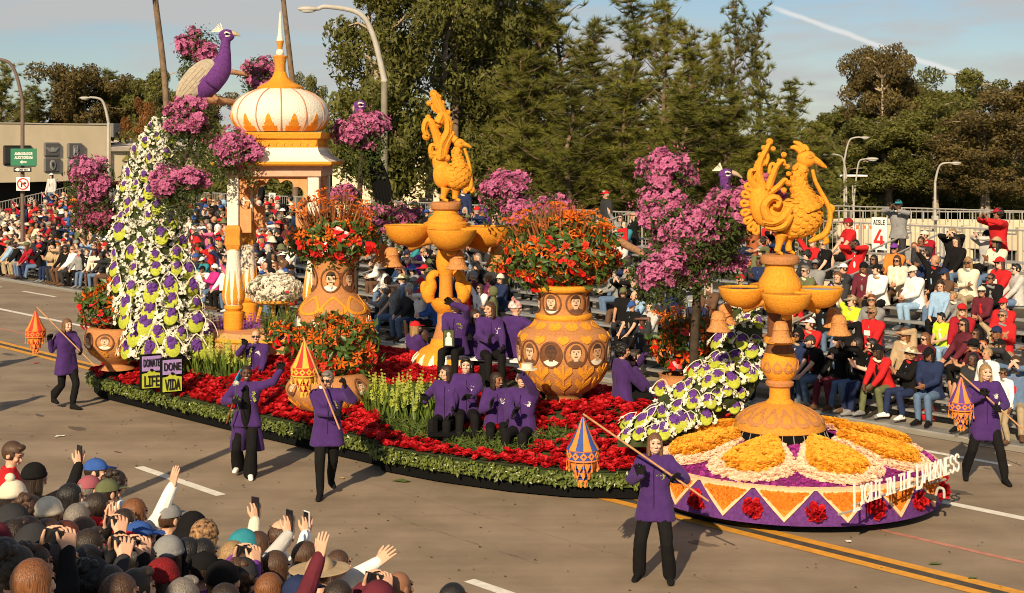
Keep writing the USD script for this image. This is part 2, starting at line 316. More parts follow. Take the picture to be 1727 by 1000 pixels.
ground('red_line', fixup(strip(16.32, 16.42, -150, 30, 0.008)), M_red_line)
ground('lane_line', fixup(strip(18.22, 18.40, -150, 30, 0.008)), M_white)
dash = []
for x0, x1 in ((-10, 3), (40, 95), (1500, 1705), (1500 - 560, 1500 - 400)): dash.append(strip(21.1, 21.24, line_a(x0, 21.2), line_a(x1, 21.2), 0.008))
for x0, x1 in ((233, 372), (790, 935)): dash.append(strip(10.83, 10.99, line_a(x0, 10.9), line_a(x1, 10.9), 0.008))
for d in dash: ground('lane_dash', fixup(d), M_white)
# slab joints and cracks of the concrete, each a little irregular
def crack(p, q, w, n=40, amp=0.03):
    t = np.linspace(0, 1, n)[:, None]; p, q = np.asarray(p, float), np.asarray(q, float); d = unit(q - p); s = np.array([-d[1], d[0], 0])
    m = p + (q - p) * t + s * (meshkit.noise(np.stack([t[:, 0] * 9, t[:, 0] * 0 + p[0], t[:, 0] * 0], -1)) - 0.5)[:, None] * amp * 2
    ww = w * (0.35 + rs.random((n, 1))); V = np.vstack([m + s * ww / 2, m - s * ww / 2]); V[:, 2] = 0.0075
    return fixup((V, np.array([[k, k + 1, n + k + 1, n + k] for k in range(n - 1)])))
ck = [crack(ac(-60, 12.95), ac(5, 12.95), 0.006, 300, 0.02), crack(ac(-60, 19.9), ac(5, 19.9), 0.006, 300, 0.02), crack(ac(-60, 9.0), ac(5, 9.0), 0.006, 300, 0.02)]
ck.append(crack(gnd(662, 872), gnd(872, 940), 0.03, 90, 0.02)); ck.append(crack(gnd(864, 934), gnd(905, 952), 0.02, 30)); ck.append(crack(gnd(1600, 790), gnd(1727, 800), 0.012, 40))
ground('road_joints', cat(ck), M_joint, kind='stuff')
M_stain = mat('oil_stain', (.12, .092, .064), .6, .3, 3.0)
st = []
for k in range(60):
    a, c, r_ = rs.uniform(-40, -6), rs.uniform(8.5, 21), rs.uniform(.02, .11); w = np.linspace(0, 2 * math.pi, 14, endpoint=False); rr = r_ * (1 + .35 * rs.normal(size=14)); rr = np.abs((rr + np.roll(rr, 1)) / 2)
    V = np.array([ac(a + q * 2.2 * math.cos(x), c + q * math.sin(x), .0072) for x, q in zip(w, rr)] + [ac(a, c, .0072)]); st.append(fixup((V, np.array([[i, (i + 1) % 14, 14] for i in range(14)]))))
ground('road_stains', cat(st), M_stain, kind='stuff')
# litter and grit that lies about
M_grit = mat('road_grit', (0.12, 0.09, 0.06), 0.9, island=[(0.07, 0.05, 0.03), (0.17, 0.13, 0.08), (0.06, 0.05, 0.04), (0.42, 0.36, 0.26)])
n = 1500; A = rs.uniform(-45, -2, n); C = rs.uniform(8.2, 21.5, n)
ground('road_grit', scatter((np.array([[-.5, -.3, 0], [.4, -.4, .3], [.5, .3, .1], [-.3, .4, .35]]), np.array([[0, 1, 2], [0, 2, 3]])), [ac(a, c, 0.010) for a, c in zip(A, C)], None, rs.uniform(0.01, 0.042, n), rs, 0.05), M_grit, kind='stuff')
def litter(name, label, px, py, s, m, cat_='litter'):
    p = gnd(px, py); t = thing(name, label, cat_, p + UP * 0.012)
    V = np.array([[-1, -.45, 0], [-.3, -.6, .12], [.5, -.4, .05], [1, 0, .16], [.45, .42, .04], [-.4, .55, .14], [0, 0, .08]]) * s
    obj(t, 'scrap' if 'leaf' not in name else 'blade', fixup(move((V, np.array([[i, (i + 1) % 6, 6] for i in range(6)])), p + UP * 0.015, rotz(px))), m)
litter('paper_scrap', 'white paper scrap on the road at the left below the walking woman', 101, 737, 0.10, M_white)
M_leafg = mat('fallen_leaf_green', (0.09, 0.12, 0.03), 0.6); M_leafy = mat('fallen_leaf_yellow', (0.55, 0.36, 0.10), 0.6)
litter('fallen_leaf', 'long green leaf on the road below the float', 678, 813, 0.15, M_leafg, 'leaf')
litter('fallen_leaf', 'yellow leaf beside the yellow line under the front of the float', 1017, 841, 0.11, M_leafy, 'leaf')
litter('fallen_leaf', 'small orange leaf beside the man carrying a lantern', 577, 808, 0.06, M_leafy, 'leaf')
litter('paper_scrap', 'small pale scrap on the road before the purple skirt', 1431, 915, 0.07, M_white)
litter('fallen_leaf', 'dark red petal scrap on the road left of the walking woman', 61, 613, 0.11, M_rsign, 'leaf')
for k, (px, py, s) in enumerate(((1577, 953, 0.16), (1640, 977, 0.12))): litter('fallen_leaf', ('dark green clipping on the road between the red line and the yellow line', 'dark clipping lying on the yellow centre line at the right edge')[k], px, py, s * .55, M_leafg, 'leaf')

# ------------------------------------------------------------------ the far stand
def rowc(r): return 23.0 + 0.74 * r
def rowz(r): return 0.06 + 0.168 * r                    # where the feet are
NROW = 12
AL, AR = -70.0, -6.0
st_ = thing('bleacher', 'long silver aluminium grandstand of bench rows on the far side of the road', 'grandstand', ac(-35, 23))
for r in range(NROW):
    for k, a in enumerate(np.arange(AL, AR, 8.0)):
        a1 = min(a + 7.94, AR); R = basis(HD, ND, UP); m_ = (a + a1) / 2
        obj(st_, 'seat_plank', bbox(ac(m_, rowc(r) + 0.12, rowz(r) + 0.42), (a1 - a, 0.26, 0.045), 0.012, R), M_alu)
        obj(st_, 'foot_plank', bbox(ac(m_, rowc(r) - 0.30, rowz(r) - 0.03), (a1 - a, 0.42, 0.045), 0.012, R), M_alu)
fr = []
for a in np.arange(AL, AR, 2.0):
    for r in range(NROW): fr.append(box(ac(a, rowc(r) + 0.12, rowz(r) + 0.185), (0.05, 0.05, 0.39), R)); fr.append(box(ac(a, rowc(r) + 0.02, rowz(r) / 2 - 0.03), (0.06, 0.06, max(rowz(r) - 0.06, 0.02)), R)) if r else None
    p, q = ac(a, 22.6, 0.0), ac(a, rowc(NROW - 1) + 0.6, rowz(NROW - 1) - 0.1); fr.append(seg(p + UP * 0.05, q, 0.035, n=5))
fr = [x for x in fr if x is not None]
obj(st_, 'understructure', cat(fr), M_dark)
obj(st_, 'rear_walkway', bbox(ac((AL + AR) / 2, 32.0, rowz(NROW - 1) + 0.0), (AR - AL, 0.8, 0.05), 0.01, R), M_alu)
def guard(path, label, h=1.1, pitch=0.14, group=None, name='guard_rail', skip=()):
    path = [np.asarray(p, float) for p in path]; t = thing(name, label, 'railing', path[0], group=group); bars = []
    for p, q in zip(path[:-1], path[1:]):
        L = np.linalg.norm(q - p); n = max(1, int(L / 2.4))
        obj(t, 'top_rail', seg(p + UP * h, q + UP * h, 0.026, n=6), M_steel); obj(t, 'bottom_rail', seg(p + UP * 0.12, q + UP * 0.12, 0.02, n=5), M_steel)
        for k in range(n + 1): obj(t, 'post', seg(p + (q - p) * k / n, p + (q - p) * k / n + UP * (h + 0.02), 0.03, n=6), M_steel)
        nb = int(L / pitch)
        for k in range(1, nb): b = p + (q - p) * k / nb; bars.append(seg(b + UP * 0.12, b + UP * h, 0.012, n=4))
    obj(t, 'balusters', cat(bars), M_steel, kind='stuff'); return t
zt = rowz(NROW - 1)
CB = 32.35
guard([ac(AL, CB, zt), ac(-39.5, CB, zt)], 'grey steel picket railing along the back of the stand left of the pines', group=None)
guard([ac(-39.2, CB, zt), ac(-28, CB, zt)], 'grey steel picket railing along the back of the stand behind the large urn')
guard([ac(-27.8, CB, zt), ac(AR, CB, zt)], 'grey steel picket railing along the back of the stand right of the golden bird')
guard([ac(AL, CB, zt), ac(AL, 23.5, 0.2)], 'grey picket railing sloping down the left end of the stand')
# stair beside aisle 4 and its sloping picket side further left
def side_rail(px, label):
    a, c = toac(px_c(px, 27.5)); t = thing('hand_rail', label, 'railing', ac(a, 27, 0))
    p0, p1 = ac(a, 25.2, rowz(3)), ac(a, 31.3, zt)
    obj(t, 'upper_rail', sweep([p0 + UP * .2, p0 + UP * 0.95, p0 + UP * 1.0 + ND * .1, p1 + UP * 1.0, p1 + UP * 0.1], 0.024, 6, False), M_steel)
    obj(t, 'middle_rail', seg(p0 + UP * 0.55, p1 + UP * 0.55, 0.02, n=6), M_steel)
    for k in range(4): b = p0 + (p1 - p0) * k / 3; obj(t, 'post', seg(b, b + UP * 1.0, 0.024, n=6), M_steel)
side_rail(1425, 'double sloping hand rail on the steps below the aisle 4 sign')
side_rail(1375, 'sloping hand rail on the left side of the aisle steps')
side_rail(690, 'sloping hand rail on the steps behind the hanging bells of the middle fountain')
guard([ac(line_a(1060, 31), 31.0, zt), ac(line_a(1060, 31) - 0.5, 24.6, rowz(2))], 'steel picket railing sloping down beside the stairs behind the large urn', 1.15, 0.12)
# aisle plates on the back rail
def plate(px, py, label, num, w=0.46, h=0.84):
    t = (px - CX) / F; Yp = CB * 0.999 / (ND[0] * t + ND[1]); o = at(px, py, Yp - 0.08); th = thing('aisle_sign', label, 'sign', o)
    Rr = basis(HD, ND, UP); obj(th, 'panel', bbox(o, (w, 0.012, h), 0.004, Rr), M_wsign)
    f = o - ND * 0.008
    obj(th, 'word', place_text('AISLE', 0.12, f + UP * (h / 2 - 0.19) - HD * 0.18, HD, UP, 0.006, True, fit=0.36), M_bsign)
    obj(th, 'number', place_text(num, 0.42, f - UP * (h / 2 - 0.1), HD, UP, 0.006, True, center=True), M_rsign)
plate(1483, 394, 'white sign reading AISLE 4 with a red number on the back railing', '4')
plate(459, 344, 'white sign reading AISLE 2 with a red number seen through the pavilion arch', '2', 0.5, 0.9)

# ------------------------------------------------------------------ walls and buildings behind
def wallbox(t, name, p, q, z0, z1, depth, m, back=(0, 1, 0)):
    p, q = np.asarray(p, float), np.asarray(q, float); d = unit([q[0] - p[0], q[1] - p[1], 0]); nrm = np.array([-d[1], d[0], 0]); L = np.linalg.norm((q - p)[:2])
    c = (p + q) / 2; c = np.array([c[0], c[1], (z0 + z1) / 2]) + nrm * depth / 2
    return obj(t, name, bbox(c, (L, depth, z1 - z0), 0.02, basis(d, nrm, UP)), m)
# beige parking deck at the right: bands of concrete with dark slots between them
p, q = at(1285, 400, 52), at(1800, 400, 45); wd = thing('parking_deck', 'long low beige concrete wall with dark slots behind the railing at the right', 'building', [p[0], p[1], 0])
zz = lambda y, Yd=48.0: H - (y - YH) * Yd / F
for k, (y0, y1) in enumerate(((391, 416), (433, 447), (462, 520))): wallbox(wd, 'concrete_band', p, q, max(zz(y1), 0), zz(y0), 0.5, M_beige)
wallbox(wd, 'dark_interior', p + np.array([0, .35, 0]), q + np.array([0, .35, 0]), 0, zz(395), 2.0, M_glassdark)
for k in range(12): b = p + (q - p) * (k + 0.5) / 12; obj(wd, 'column', box([b[0], b[1] + 0.2, zz(447) / 2 + 0.8], (0.3, 0.3, 2.2)), M_beige)
d_ = unit((q - p) * [1, 1, 0]); tz = zz(391)
guard([np.array([p[0], p[1] + .2, tz]), np.array([q[0], q[1] + .2, tz])], 'tall grey picket fence on top of the beige concrete wall at the right', 0.75, 0.2)
p2, q2 = at(1395, 300, 62), at(1830, 300, 60); wallw = thing('retaining_wall', 'pale concrete retaining wall with a wire fence under the right hand trees', 'wall', [p2[0], p2[1], 0])
wallbox(wallw, 'wall_panel', p2, q2, 0, H - (370 - YH) * 61 / F, 0.3, M_beige)
for k in range(22): b = p2 + (q2 - p2) * k / 21; obj(wallw, 'fence_post', seg([b[0], b[1], 1.9], [b[0], b[1], H - (356 - YH) * 61 / F], 0.035, n=5), M_steel)
obj(wallw, 'fence_rail', seg([p2[0], p2[1], H - (357 - YH) * 61 / F], [q2[0], q2[1], H - (357 - YH) * 61 / F], 0.03, n=5), M_steel)
# construction barricade with striped board
tb = thing('barricade', 'orange and white striped barricade board behind the railing right of the golden bird', 'barricade', at(1460, 385, 46))
for k in range(8):
    a0 = at(1441 + k * 5.5, 383, 46); obj(tb, 'stripe', bbox(a0, (0.1, 0.03, 0.10), 0.004), mat('barricade_orange', (0.6, 0.16, 0.03), 0.6) if k % 2 else M_wsign)
for x in (1445, 1478): obj(tb, 'leg', box(at(x, 400, 46.05) - UP * 0.3, (0.05, 0.05, 1.2)), M_wsign)
# cream showroom on the left with the dealer emblems
p, q = at(-120, 220, 80), at(240, 220, 92)
bl = thing('showroom', 'cream stucco showroom with grey emblem plaques behind the left hand stand', 'building', [p[0], p[1], 0])
wz = lambda y, Yd: H - (y - YH) * Yd / F
wallbox(bl, 'upper_wall', p, at(187, 220, 90.2), wz(309, 83), wz(208.5, 83), 12, M_cream)
wallbox(bl, 'parapet_cap', p - [0, .06, 0], at(187, 220, 90.2) - [0, .06, 0], wz(208.5, 83), wz(206, 83), 12.1, M_beige)
wallbox(bl, 'dark_ground_floor', p + [0, 1.2, 0], q + [0, 1.2, 0], 0, wz(309, 83) - 0.02, 10, M_glassdark)
wallbox(bl, 'low_wing_wall', at(187.5, 220, 90.4), at(420, 220, 99), wz(309, 83) - 0.1, wz(248, 92), 10, M_cream)
v = np.array([at(187.5, 248, 90.2), at(330, 248, 95), at(330, 236, 101), at(246, 229, 101), at(187.5, 237, 99)]); v2 = v - UP * 0.25
hp = m3.Manifold.hull_points(np.vstack([v, v2])); obj(bl, 'sloped_roof', hp, mat('pale_roof', (0.55, 0.47, 0.38), 0.8, 0.08, 2.0))
obj(bl, 'roof_unit', bbox(at(176, 220, 93), (1.6, 1.6, 0.9), 0.03), M_greysign)
def plaque(px, py, w, h, kind, dark=False):
    tt = (px - (-120)) / 360.0; Yw = 80 + (92 - 80) * (px + 120) / 360 - 0.25; o = at(px, py, Yw); s = Yw / F
    d = unit([q[0] - p[0], q[1] - p[1], 0]); nb = np.array([-d[1], d[0], 0]); Rr = basis(d, nb, UP)
    lab = {'wing': 'grey plaque with a silver winged emblem on the showroom wall', 'mono': 'grey plaque with a silver upright monogram on the showroom wall', 'tri': 'grey plaque with an oval trident emblem on the showroom wall', 'dark': 'black framed screen on the showroom wall behind the green sign', 'half': 'plain grey plaque below the upright monogram on the showroom wall'}[kind]
    t = thing('emblem_plaque', lab, 'plaque', o); W, Hh = w * s, h * s
    obj(t, 'panel', bbox(o, (W, 0.3, Hh), 0.12, Rr), M_bsign if kind == 'dark' else M_greysign); f = o - nb * 0.17
    if kind == 'wing':
        for sd in (-1, 1):
            for k in range(4): obj(t, 'wing_bar', bbox(f + d * sd * W * (0.22 - 0.03 * k) + UP * Hh * (0.08 - 0.07 * k), (W * (0.34 - 0.05 * k), 0.03, Hh * 0.05), 0.01, Rr @ np.array([[math.cos(sd * .12), 0, -math.sin(sd * .12)], [0, 1, 0], [math.sin(sd * .12), 0, math.cos(sd * .12)]])), M_silver)
        obj(t, 'roundel', lathe([(0.01, -.02), (Hh * .16, -.02), (Hh * .16, .02), (0.01, .02)], 16) and move(lathe([(0.01, -.02), (Hh * .16, -.02), (Hh * .16, .02), (0.01, .02)], 16), f, basis(d, UP, -nb)), M_silver)
    elif kind == 'mono':
        for sx in (-1, 1): obj(t, 'frame_side', bbox(f + d * sx * W * .13, (W * .035, .03, Hh * .62), .01, Rr), M_silver); obj(t, 'frame_end', bbox(f + UP * sx * Hh * .30, (W * .28, .03, Hh * .05), .01, Rr), M_silver)
        for k, sx in enumerate((-.03, .03)): obj(t, 'monogram', place_text('R', Hh * .34, f + d * (W * sx - W * .09) - UP * Hh * (.18 - .05 * k), d, UP, .03), M_silver)
    elif kind == 'tri':
        obj(t, 'oval', move(lathe([(0.01, -.02), (Hh * .34, -.02), (Hh * .34, .02), (.01, .02)], 20), f, basis(d, UP, -nb), (.62, 1, 1)), M_silver)
        for sx in (-1, 0, 1): obj(t, 'prong', bbox(f - nb * .03 + d * sx * W * .05 + UP * Hh * .06, (W * .025, .03, Hh * .24), .01, Rr), M_bsign)
        obj(t, 'crossbar', bbox(f - nb * .03 - UP * Hh * .06, (W * .13, .03, Hh * .04), .01, Rr), M_bsign); obj(t, 'shaft', bbox(f - nb * .03 - UP * Hh * .14, (W * .025, .03, Hh * .16), .01, Rr), M_bsign)
    elif kind == 'dark':
        obj(t, 'screen', bbox(f, (W * .9, .03, Hh * .8), .01, Rr), mat('screen_grey', (.05, .05, .05), .3)); obj(t, 'letter', place_text('R', Hh * .36, f - nb * .03 - d * W * .28 - UP * Hh * .18, d, UP, .03, True), M_greysign)
plaque(28, 262, 56, 34, 'dark'); plaque(86, 252, 32, 24, 'wing'); plaque(125, 254, 30, 26, 'mono'); plaque(86, 278, 32, 25, 'tri'); plaque(126, 280, 30, 25, 'half')
# pale building behind the middle trees
p, q = at(560, 250, 76), at(770, 250, 76)
bm = thing('pale_building', 'pale stucco building glimpsed between the trees behind the middle fountain', 'building', [p[0], p[1], 0])
wallbox(bm, 'wall', p, q, 0, wz(262, 76), 8, M_cream); wallbox(bm, 'parapet_cap', p - [0, .05, 0], q - [0, .05, 0], wz(262, 76), wz(257, 76), 8.1, M_beige)
for x in (600, 655, 715, 750): wallbox(bm, 'window', at(x - 9, 250, 75.97), at(x + 9, 250, 75.97), wz(352, 76), wz(333, 76), 0.1, M_glassdark); wallbox(bm, 'window_sill', at(x - 10, 250, 75.9), at(x + 10, 250, 75.9), wz(354, 76), wz(352, 76), 0.2, M_beige)
obj(bm, 'cornice_panel', box(at(690, 300, 75.95), (3.0, 0.06, 0.12)), M_beige)
wn = thing('carport_roof', 'thin white flat roof under the trees at the right', 'building', at(1428, 296, 84))
obj(wn, 'roof_slab', bbox(at(1428, 296, 84), (1.9, 2.0, 0.10), 0.02), M_wsign)
for x in (1417, 1438): obj(wn, 'roof_post', seg(at(x, 298, 84), at(x, 380, 84), 0.05, n=6), M_steel)

# ------------------------------------------------------------------ street lamps and signs
def street_lamp(label, px, ytop, ybase, Yd, arm_px, arm_py, r, m, head_dark=False, m2=None, sleeve=None, group=None):
    b = at(px, ybase, Yd); b[2] = max(b[2], 0.0); t = thing('street_lamp', label, 'street lamp', b)
    top, e = at(px, ytop, Yd), at(arm_px, arm_py, Yd - 0.4 * (1 if arm_px != px else 0))
    mid = top * 0.5 + e * 0.5 + UP * abs(e[2] - top[2]) * 0.42; mid[0] = top[0] + (e[0] - top[0]) * 0.38
    k0 = top - UP * 0.35 * abs(e[0] - top[0])
    sp = k0 if sleeve is None else at(px, sleeve, Yd)
    obj(t, 'post', seg(b, sp, r * 1.15, r, 12), m2 or m, True)
    obj(t, 'arm', sweep([sp] + ([k0 + (sp - k0) * 0.3, k0] if np.linalg.norm(sp - k0) > .05 else []) + [mid * 0.45 + top * 0.55 + UP * 0.08, mid, e * 0.75 + mid * 0.25 + UP * 0.05 * abs(e[0] - top[0]), e], ([r, r, r * .95] if np.linalg.norm(sp - k0) > .05 else [r]) + [r * .85, r * .8, r * .7, r * .65], 10), m, True)
    d = unit([e[0] - top[0], 0, 0]); hl = 0.13 * np.linalg.norm(e - top) + 0.35
    obj(t, 'lamp_head', move(ball((0, 0, 0), (hl * .5, hl * .2, hl * .13)), e + d * hl * 0.4), m, True); obj(t, 'lamp_lens', ball(e + d * hl * 0.42 - UP * hl * .09, (hl * .34, hl * .15, hl * .09)), M_lens, True)
    obj(t, 'base_plate', bbox(b + UP * 0.1, (r * 5, r * 5, 0.2), 0.03), m2 or m); return t
street_lamp('brown curved street lamp with traffic signs at the left edge', 38, 148, 480, 58, -25, 100, 0.075, M_lampbrown)
street_lamp('pale grey street lamp before the cream showroom at the left', 183, 196, 330, 72, 150, 165, 0.075, M_lampgrey)
street_lamp('large pale street lamp arching over the dome pavilion', 648, 95, 350, 46, 535, 15, 0.10, M_lampgrey, sleeve=138, m2=mat('lamp_sleeve', (0.20, 0.18, 0.13), .7, .15, 5.0))
street_lamp('pale double curve street lamp left of the right hand trees', 1424, 262, 382, 78, 1452, 232, 0.055, M_lampgrey)
street_lamp('slim pale street lamp leaning left under the right hand trees', 1427, 282, 382, 70, 1399, 261, 0.05, M_lampgrey)
street_lamp('low pale street lamp beside the thin white roof', 1440, 330, 382, 66, 1462, 268, 0.045, M_lampgrey)
street_lamp('slim curved street lamp before the right hand eucalyptus trees', 1577, 300, 372, 60, 1604, 275, 0.05, M_lampgrey)
def panel(px, py, w, h, Yd, name, label, m):
    o = at(px, py, Yd); s = Yd / F; t = thing(name, label, 'sign', o); obj(t, 'panel', bbox(o, (w * s, 0.03, h * s), 0.01), m); return t, o - np.array([0, .02, 0]), s
EX = np.array([1.0, 0, 0])
t, o, s = panel(40, 265, 44, 29, 57.7, 'street_sign', 'green street sign reading AMBASSADOR AUDITORIUM with a white arrow', M_gsign)
for k, w in enumerate(('AMBASSADOR', 'AUDITORIUM')): obj(t, 'lettering', place_text(w, 4.6 * s, o + UP * (3.6 - 6.6 * k) * s - EX * 15 * s, EX, UP, 0.01, True, fit=30 * s), M_wsign)
obj(t, 'arrow', cat(box(o + np.array([1 * s, 0, -8.2 * s]), (9 * s, .02, 1.5 * s)), move(sheet(Polygon([(-6, 0), (-2, 3), (-2, -3)])), o + np.array([0, -.012, -8.2 * s]), basis((1, 0, 0), (0, 0, 1), (0, -1, 0)), s)), M_wsign)
t, o, s = panel(38, 286, 30, 8, 57.75, 'traffic_sign', 'black and white ONE WAY arrow sign under the green sign', M_bsign)
obj(t, 'arrow', move(sheet(Polygon([(-13, 0), (-8, 3), (-8, 1.9), (12.5, 1.9), (12.5, -1.9), (-8, -1.9), (-8, -3)])), o, basis((1, 0, 0), (0, 0, 1), (0, -1, 0)), s), M_wsign)
obj(t, 'lettering', place_text('ONE WAY', 2.6 * s, o + np.array([-6 * s, -.01, -1.3 * s]), EX, UP, .008, True, fit=16 * s), M_bsign)
t, o, s = panel(39, 310, 23, 23, 57.7, 'traffic_sign', 'white no right turn sign with a red circle and slash', M_wsign)
Rf = basis((1, 0, 0), (0, 0, 1), (0, -1, 0))
obj(t, 'prohibition_ring', move(extrude(unary_union([Point(0, 0).buffer(10).difference(Point(0, 0).buffer(8)), affinity.rotate(sbox(-9, -1, 9, 1), -45)]), .3), o - [0, .012, 0], Rf, s), M_rsign)
obj(t, 'turn_arrow', move(extrude(unary_union([sbox(-3.4, -5.5, -1, 1), sbox(-3.4, 0, 3, 2.4), Polygon([(2.4, 4.5), (6.4, 1.2), (2.4, -2.1)])]), .15), o, Rf, s), M_bsign)
# the lamp post that stands on the near pavement outside the frame and throws its shadow over the road
pb = np.array([-6.76, 17.5, 0.13])
t = thing('street_lamp', 'tall street lamp on the near pavement left of the crowd', 'street lamp', pb)
obj(t, 'post', seg(pb, pb + UP * 8.5, 0.13, 0.09, 12), M_lampgrey, True); obj(t, 'arm', sweep([pb + UP * 8.5, pb + UP * 9.2 + ND * .4, pb + UP * 9.5 + ND * 1.6], [.09, .08, .06], 8), M_lampgrey, True); obj(t, 'lamp_head', ball(pb + UP * 9.5 + ND * 1.9, (.35, .2, .1)), M_lampgrey, True)
# ------------------------------------------------------------------ trees
M_barkpale = mat('pale_bark', (0.36, 0.29, 0.21), 0.85, 0.3, 2.5, 0.4, 12.0)
M_bark = mat('brown_bark', (0.16, 0.11, 0.07), 0.9, 0.3, 4.0, 0.5, 14.0)
def leafmat(name, cols, transl=0.25, rough=0.6): return mat(name, cols[0], rough, 0.35, 0.45, island=cols, transl=transl, spec=0.25)
M_pine = leafmat('pine_needles', [(0.12, 0.125, 0.02), (0.19, 0.185, 0.03), (0.25, 0.23, 0.036), (0.14, 0.155, 0.028), (0.21, 0.16, 0.032)])
M_pine2 = leafmat('pine_needles_warm', [(0.15, 0.15, 0.024), (0.24, 0.22, 0.034), (0.28, 0.24, 0.04), (0.16, 0.17, 0.03), (0.23, 0.165, 0.034)])
M_euc = leafmat('eucalyptus_leaves', [(0.12, 0.12, 0.026), (0.18, 0.165, 0.036), (0.08, 0.085, 0.02), (0.22, 0.18, 0.045), (0.22, 0.13, 0.042)])
M_rust = leafmat('rusty_leaves', [(0.115, 0.085, 0.026), (0.10, 0.09, 0.026), (0.16, 0.085, 0.032), (0.08, 0.078, 0.022), (0.13, 0.10, 0.03)])
M_orange = leafmat('orange_leaves', [(0.20, 0.085, 0.022), (0.14, 0.07, 0.022), (0.25, 0.11, 0.03)])
M_dead = mat('dry_palm_skirt', (0.34, 0.24, 0.12), 0.9, 0.3, 5.0, island=[(0.36, 0.25, 0.13), (0.22, 0.15, 0.08), (0.42, 0.30, 0.16)])
UNIT = {}
def pine_unit(seed, sparse=1.0, top=0.12):
    """A pine 1 m tall (scaled by its copies): trunk, whorls of limbs, tufts of needles."""
    g = np.random.default_rng(seed); H_ = 12.0
    bend = g.normal(0, 0.25, (6, 2)); zs = np.linspace(0, H_, 6); pts = np.column_stack([bend[:, 0] * zs / H_, bend[:, 1] * zs / H_, zs])
    wood = [sweep(pts, np.linspace(0.2, 0.025, 6), 7)]; P, S = [], []
    for z in np.arange(H_ * g.uniform(.08, .16), H_ * .985, 0.24 / sparse):
        u = z / H_; L0 = (0.35 + 2.75 * (1 - u) ** 0.52) * (1.0 if u < .8 else 0.8 + top)
        c = np.array([np.interp(z, zs, pts[:, 0]), np.interp(z, zs, pts[:, 1]), z])
        for _ in range(3):
            L = L0 * g.uniform(.3, 1.12); a = g.uniform(0, 6.28); d = np.array([math.cos(a), math.sin(a), g.uniform(-.1, .9)]); tip = c + d * L * .9
            wood.append(sweep([c, c + d * L * .5 - UP * .05 * L, tip + UP * .12 * L], [0.045 * (1.2 - u), .03, .01], 4, False))
            for t in np.linspace(0.3, 1.0, max(2, int(L / .36))): P.append(c + d * L * t * .9 + UP * (.12 * L * t * t) + g.normal(0, .16, 3)); S.append(g.uniform(.30, .56))
    P, S = np.array(P), np.array(S); needles = []
    for k in range(4):
        T = tuft(62, 1.0, 0.075, g, 1.5); sel = np.arange(k, len(P), 4); needles.append(scatter(T, P[sel], None, S[sel], g, .5))
    return cat(wood), cat(needles), H_
def euc_unit(seed, nclump=60, wide=3.0, base=0.25, dens=1.0, weep=1.0):
    g = np.random.default_rng(seed); H_ = 12.0; wood, P, R_ = [], [], []
    for f in range(g.integers(1, 4)):
        a = g.uniform(0, 6.28); lean = g.uniform(.05, .35) * wide
        tr = np.array([[0, 0, 0], [.1, .1, H_ * .2], [math.cos(a) * lean * .5, math.sin(a) * lean * .5, H_ * .5], [math.cos(a) * lean, math.sin(a) * lean, H_ * .93]]); tr[1:, :2] += g.normal(0, .15, (3, 2))
        cm = catmull(tr, 6); wood.append(sweep(cm, np.linspace(.30, .08, len(cm)), 7, False))
        P.append(cm[-1] + UP * .3); R_.append(1.0); P.append(cm[-3] + g.normal(0, .5, 3)); R_.append(.9)
        for _ in range(nclump // 3):
            i = g.integers(int(len(cm) * (base + .15)), len(cm)); u = i / len(cm); b = g.uniform(0, 6.28); L = wide * (0.25 + .75 * g.random()) * (1.15 - .6 * abs(u - .62))
            e = cm[i] + np.array([math.cos(b) * L, math.sin(b) * L, g.uniform(.1, 1.1)]); wood.append(sweep([cm[i], (cm[i] + e) / 2 + UP * .35, e], [.085, .05, .015], 5, False)); P.append(e); R_.append(g.uniform(.65, 1.2))
    lv = []
    for p_, r_ in zip(P, R_):
        n = int(260 * dens * r_ ** 2) + 50; q, d = inblob(n, p_ - UP * .25 * weep * r_, (r_, r_, r_ * .85), g, .35); lv.append((q, d))
    Q, D = np.vstack([x[0] for x in lv]), np.vstack([x[1] for x in lv]); D = D + np.array([0, 0, -.6 * weep])
    leaf = (np.array([[-.28, -.5, 0], [.28, -.35, .08], [.12, .6, 0]]), np.array([[0, 1, 2]]))
    return cat(wood), scatter(leaf, Q, D + g.normal(0, .6, D.shape), g.uniform(.18, .36, len(Q)), g, .3), H_
def register(key, made, mw, ml):
    w, c, H_ = made; p = f'/World/Looks/{key}_source'
    p = f'/World/{key}_source'; stage.CreateClassPrim(p); LOC[p] = np.zeros(3); obj(p, 'trunk', w, mw, False); obj(p, 'crown', c, ml); UNIT[key] = (p, H_)
for k in range(5): register(f'pine_{"abcde"[k]}', pine_unit(10 + k, (1.0, .85, 1.1, .7, .95)[k]), M_bark, M_pine if k % 2 else M_pine2)
for k in range(3): register(f'eucalyptus_{"abc"[k]}', euc_unit(20 + k, 96, (2.5, 3.0, 2.2)[k], .25, .72, 1.3), M_barkpale, M_euc)
for k in range(3): register(f'gum_{"abc"[k]}', euc_unit(30 + k, 110, (3.2, 3.6, 4.0)[k], .35, 1.1, .5), M_barkpale, (M_euc, M_rust, M_euc)[k])
register('orange_tree', euc_unit(40, 48, 3.0, .2, 1.3, .5), M_bark, M_orange)
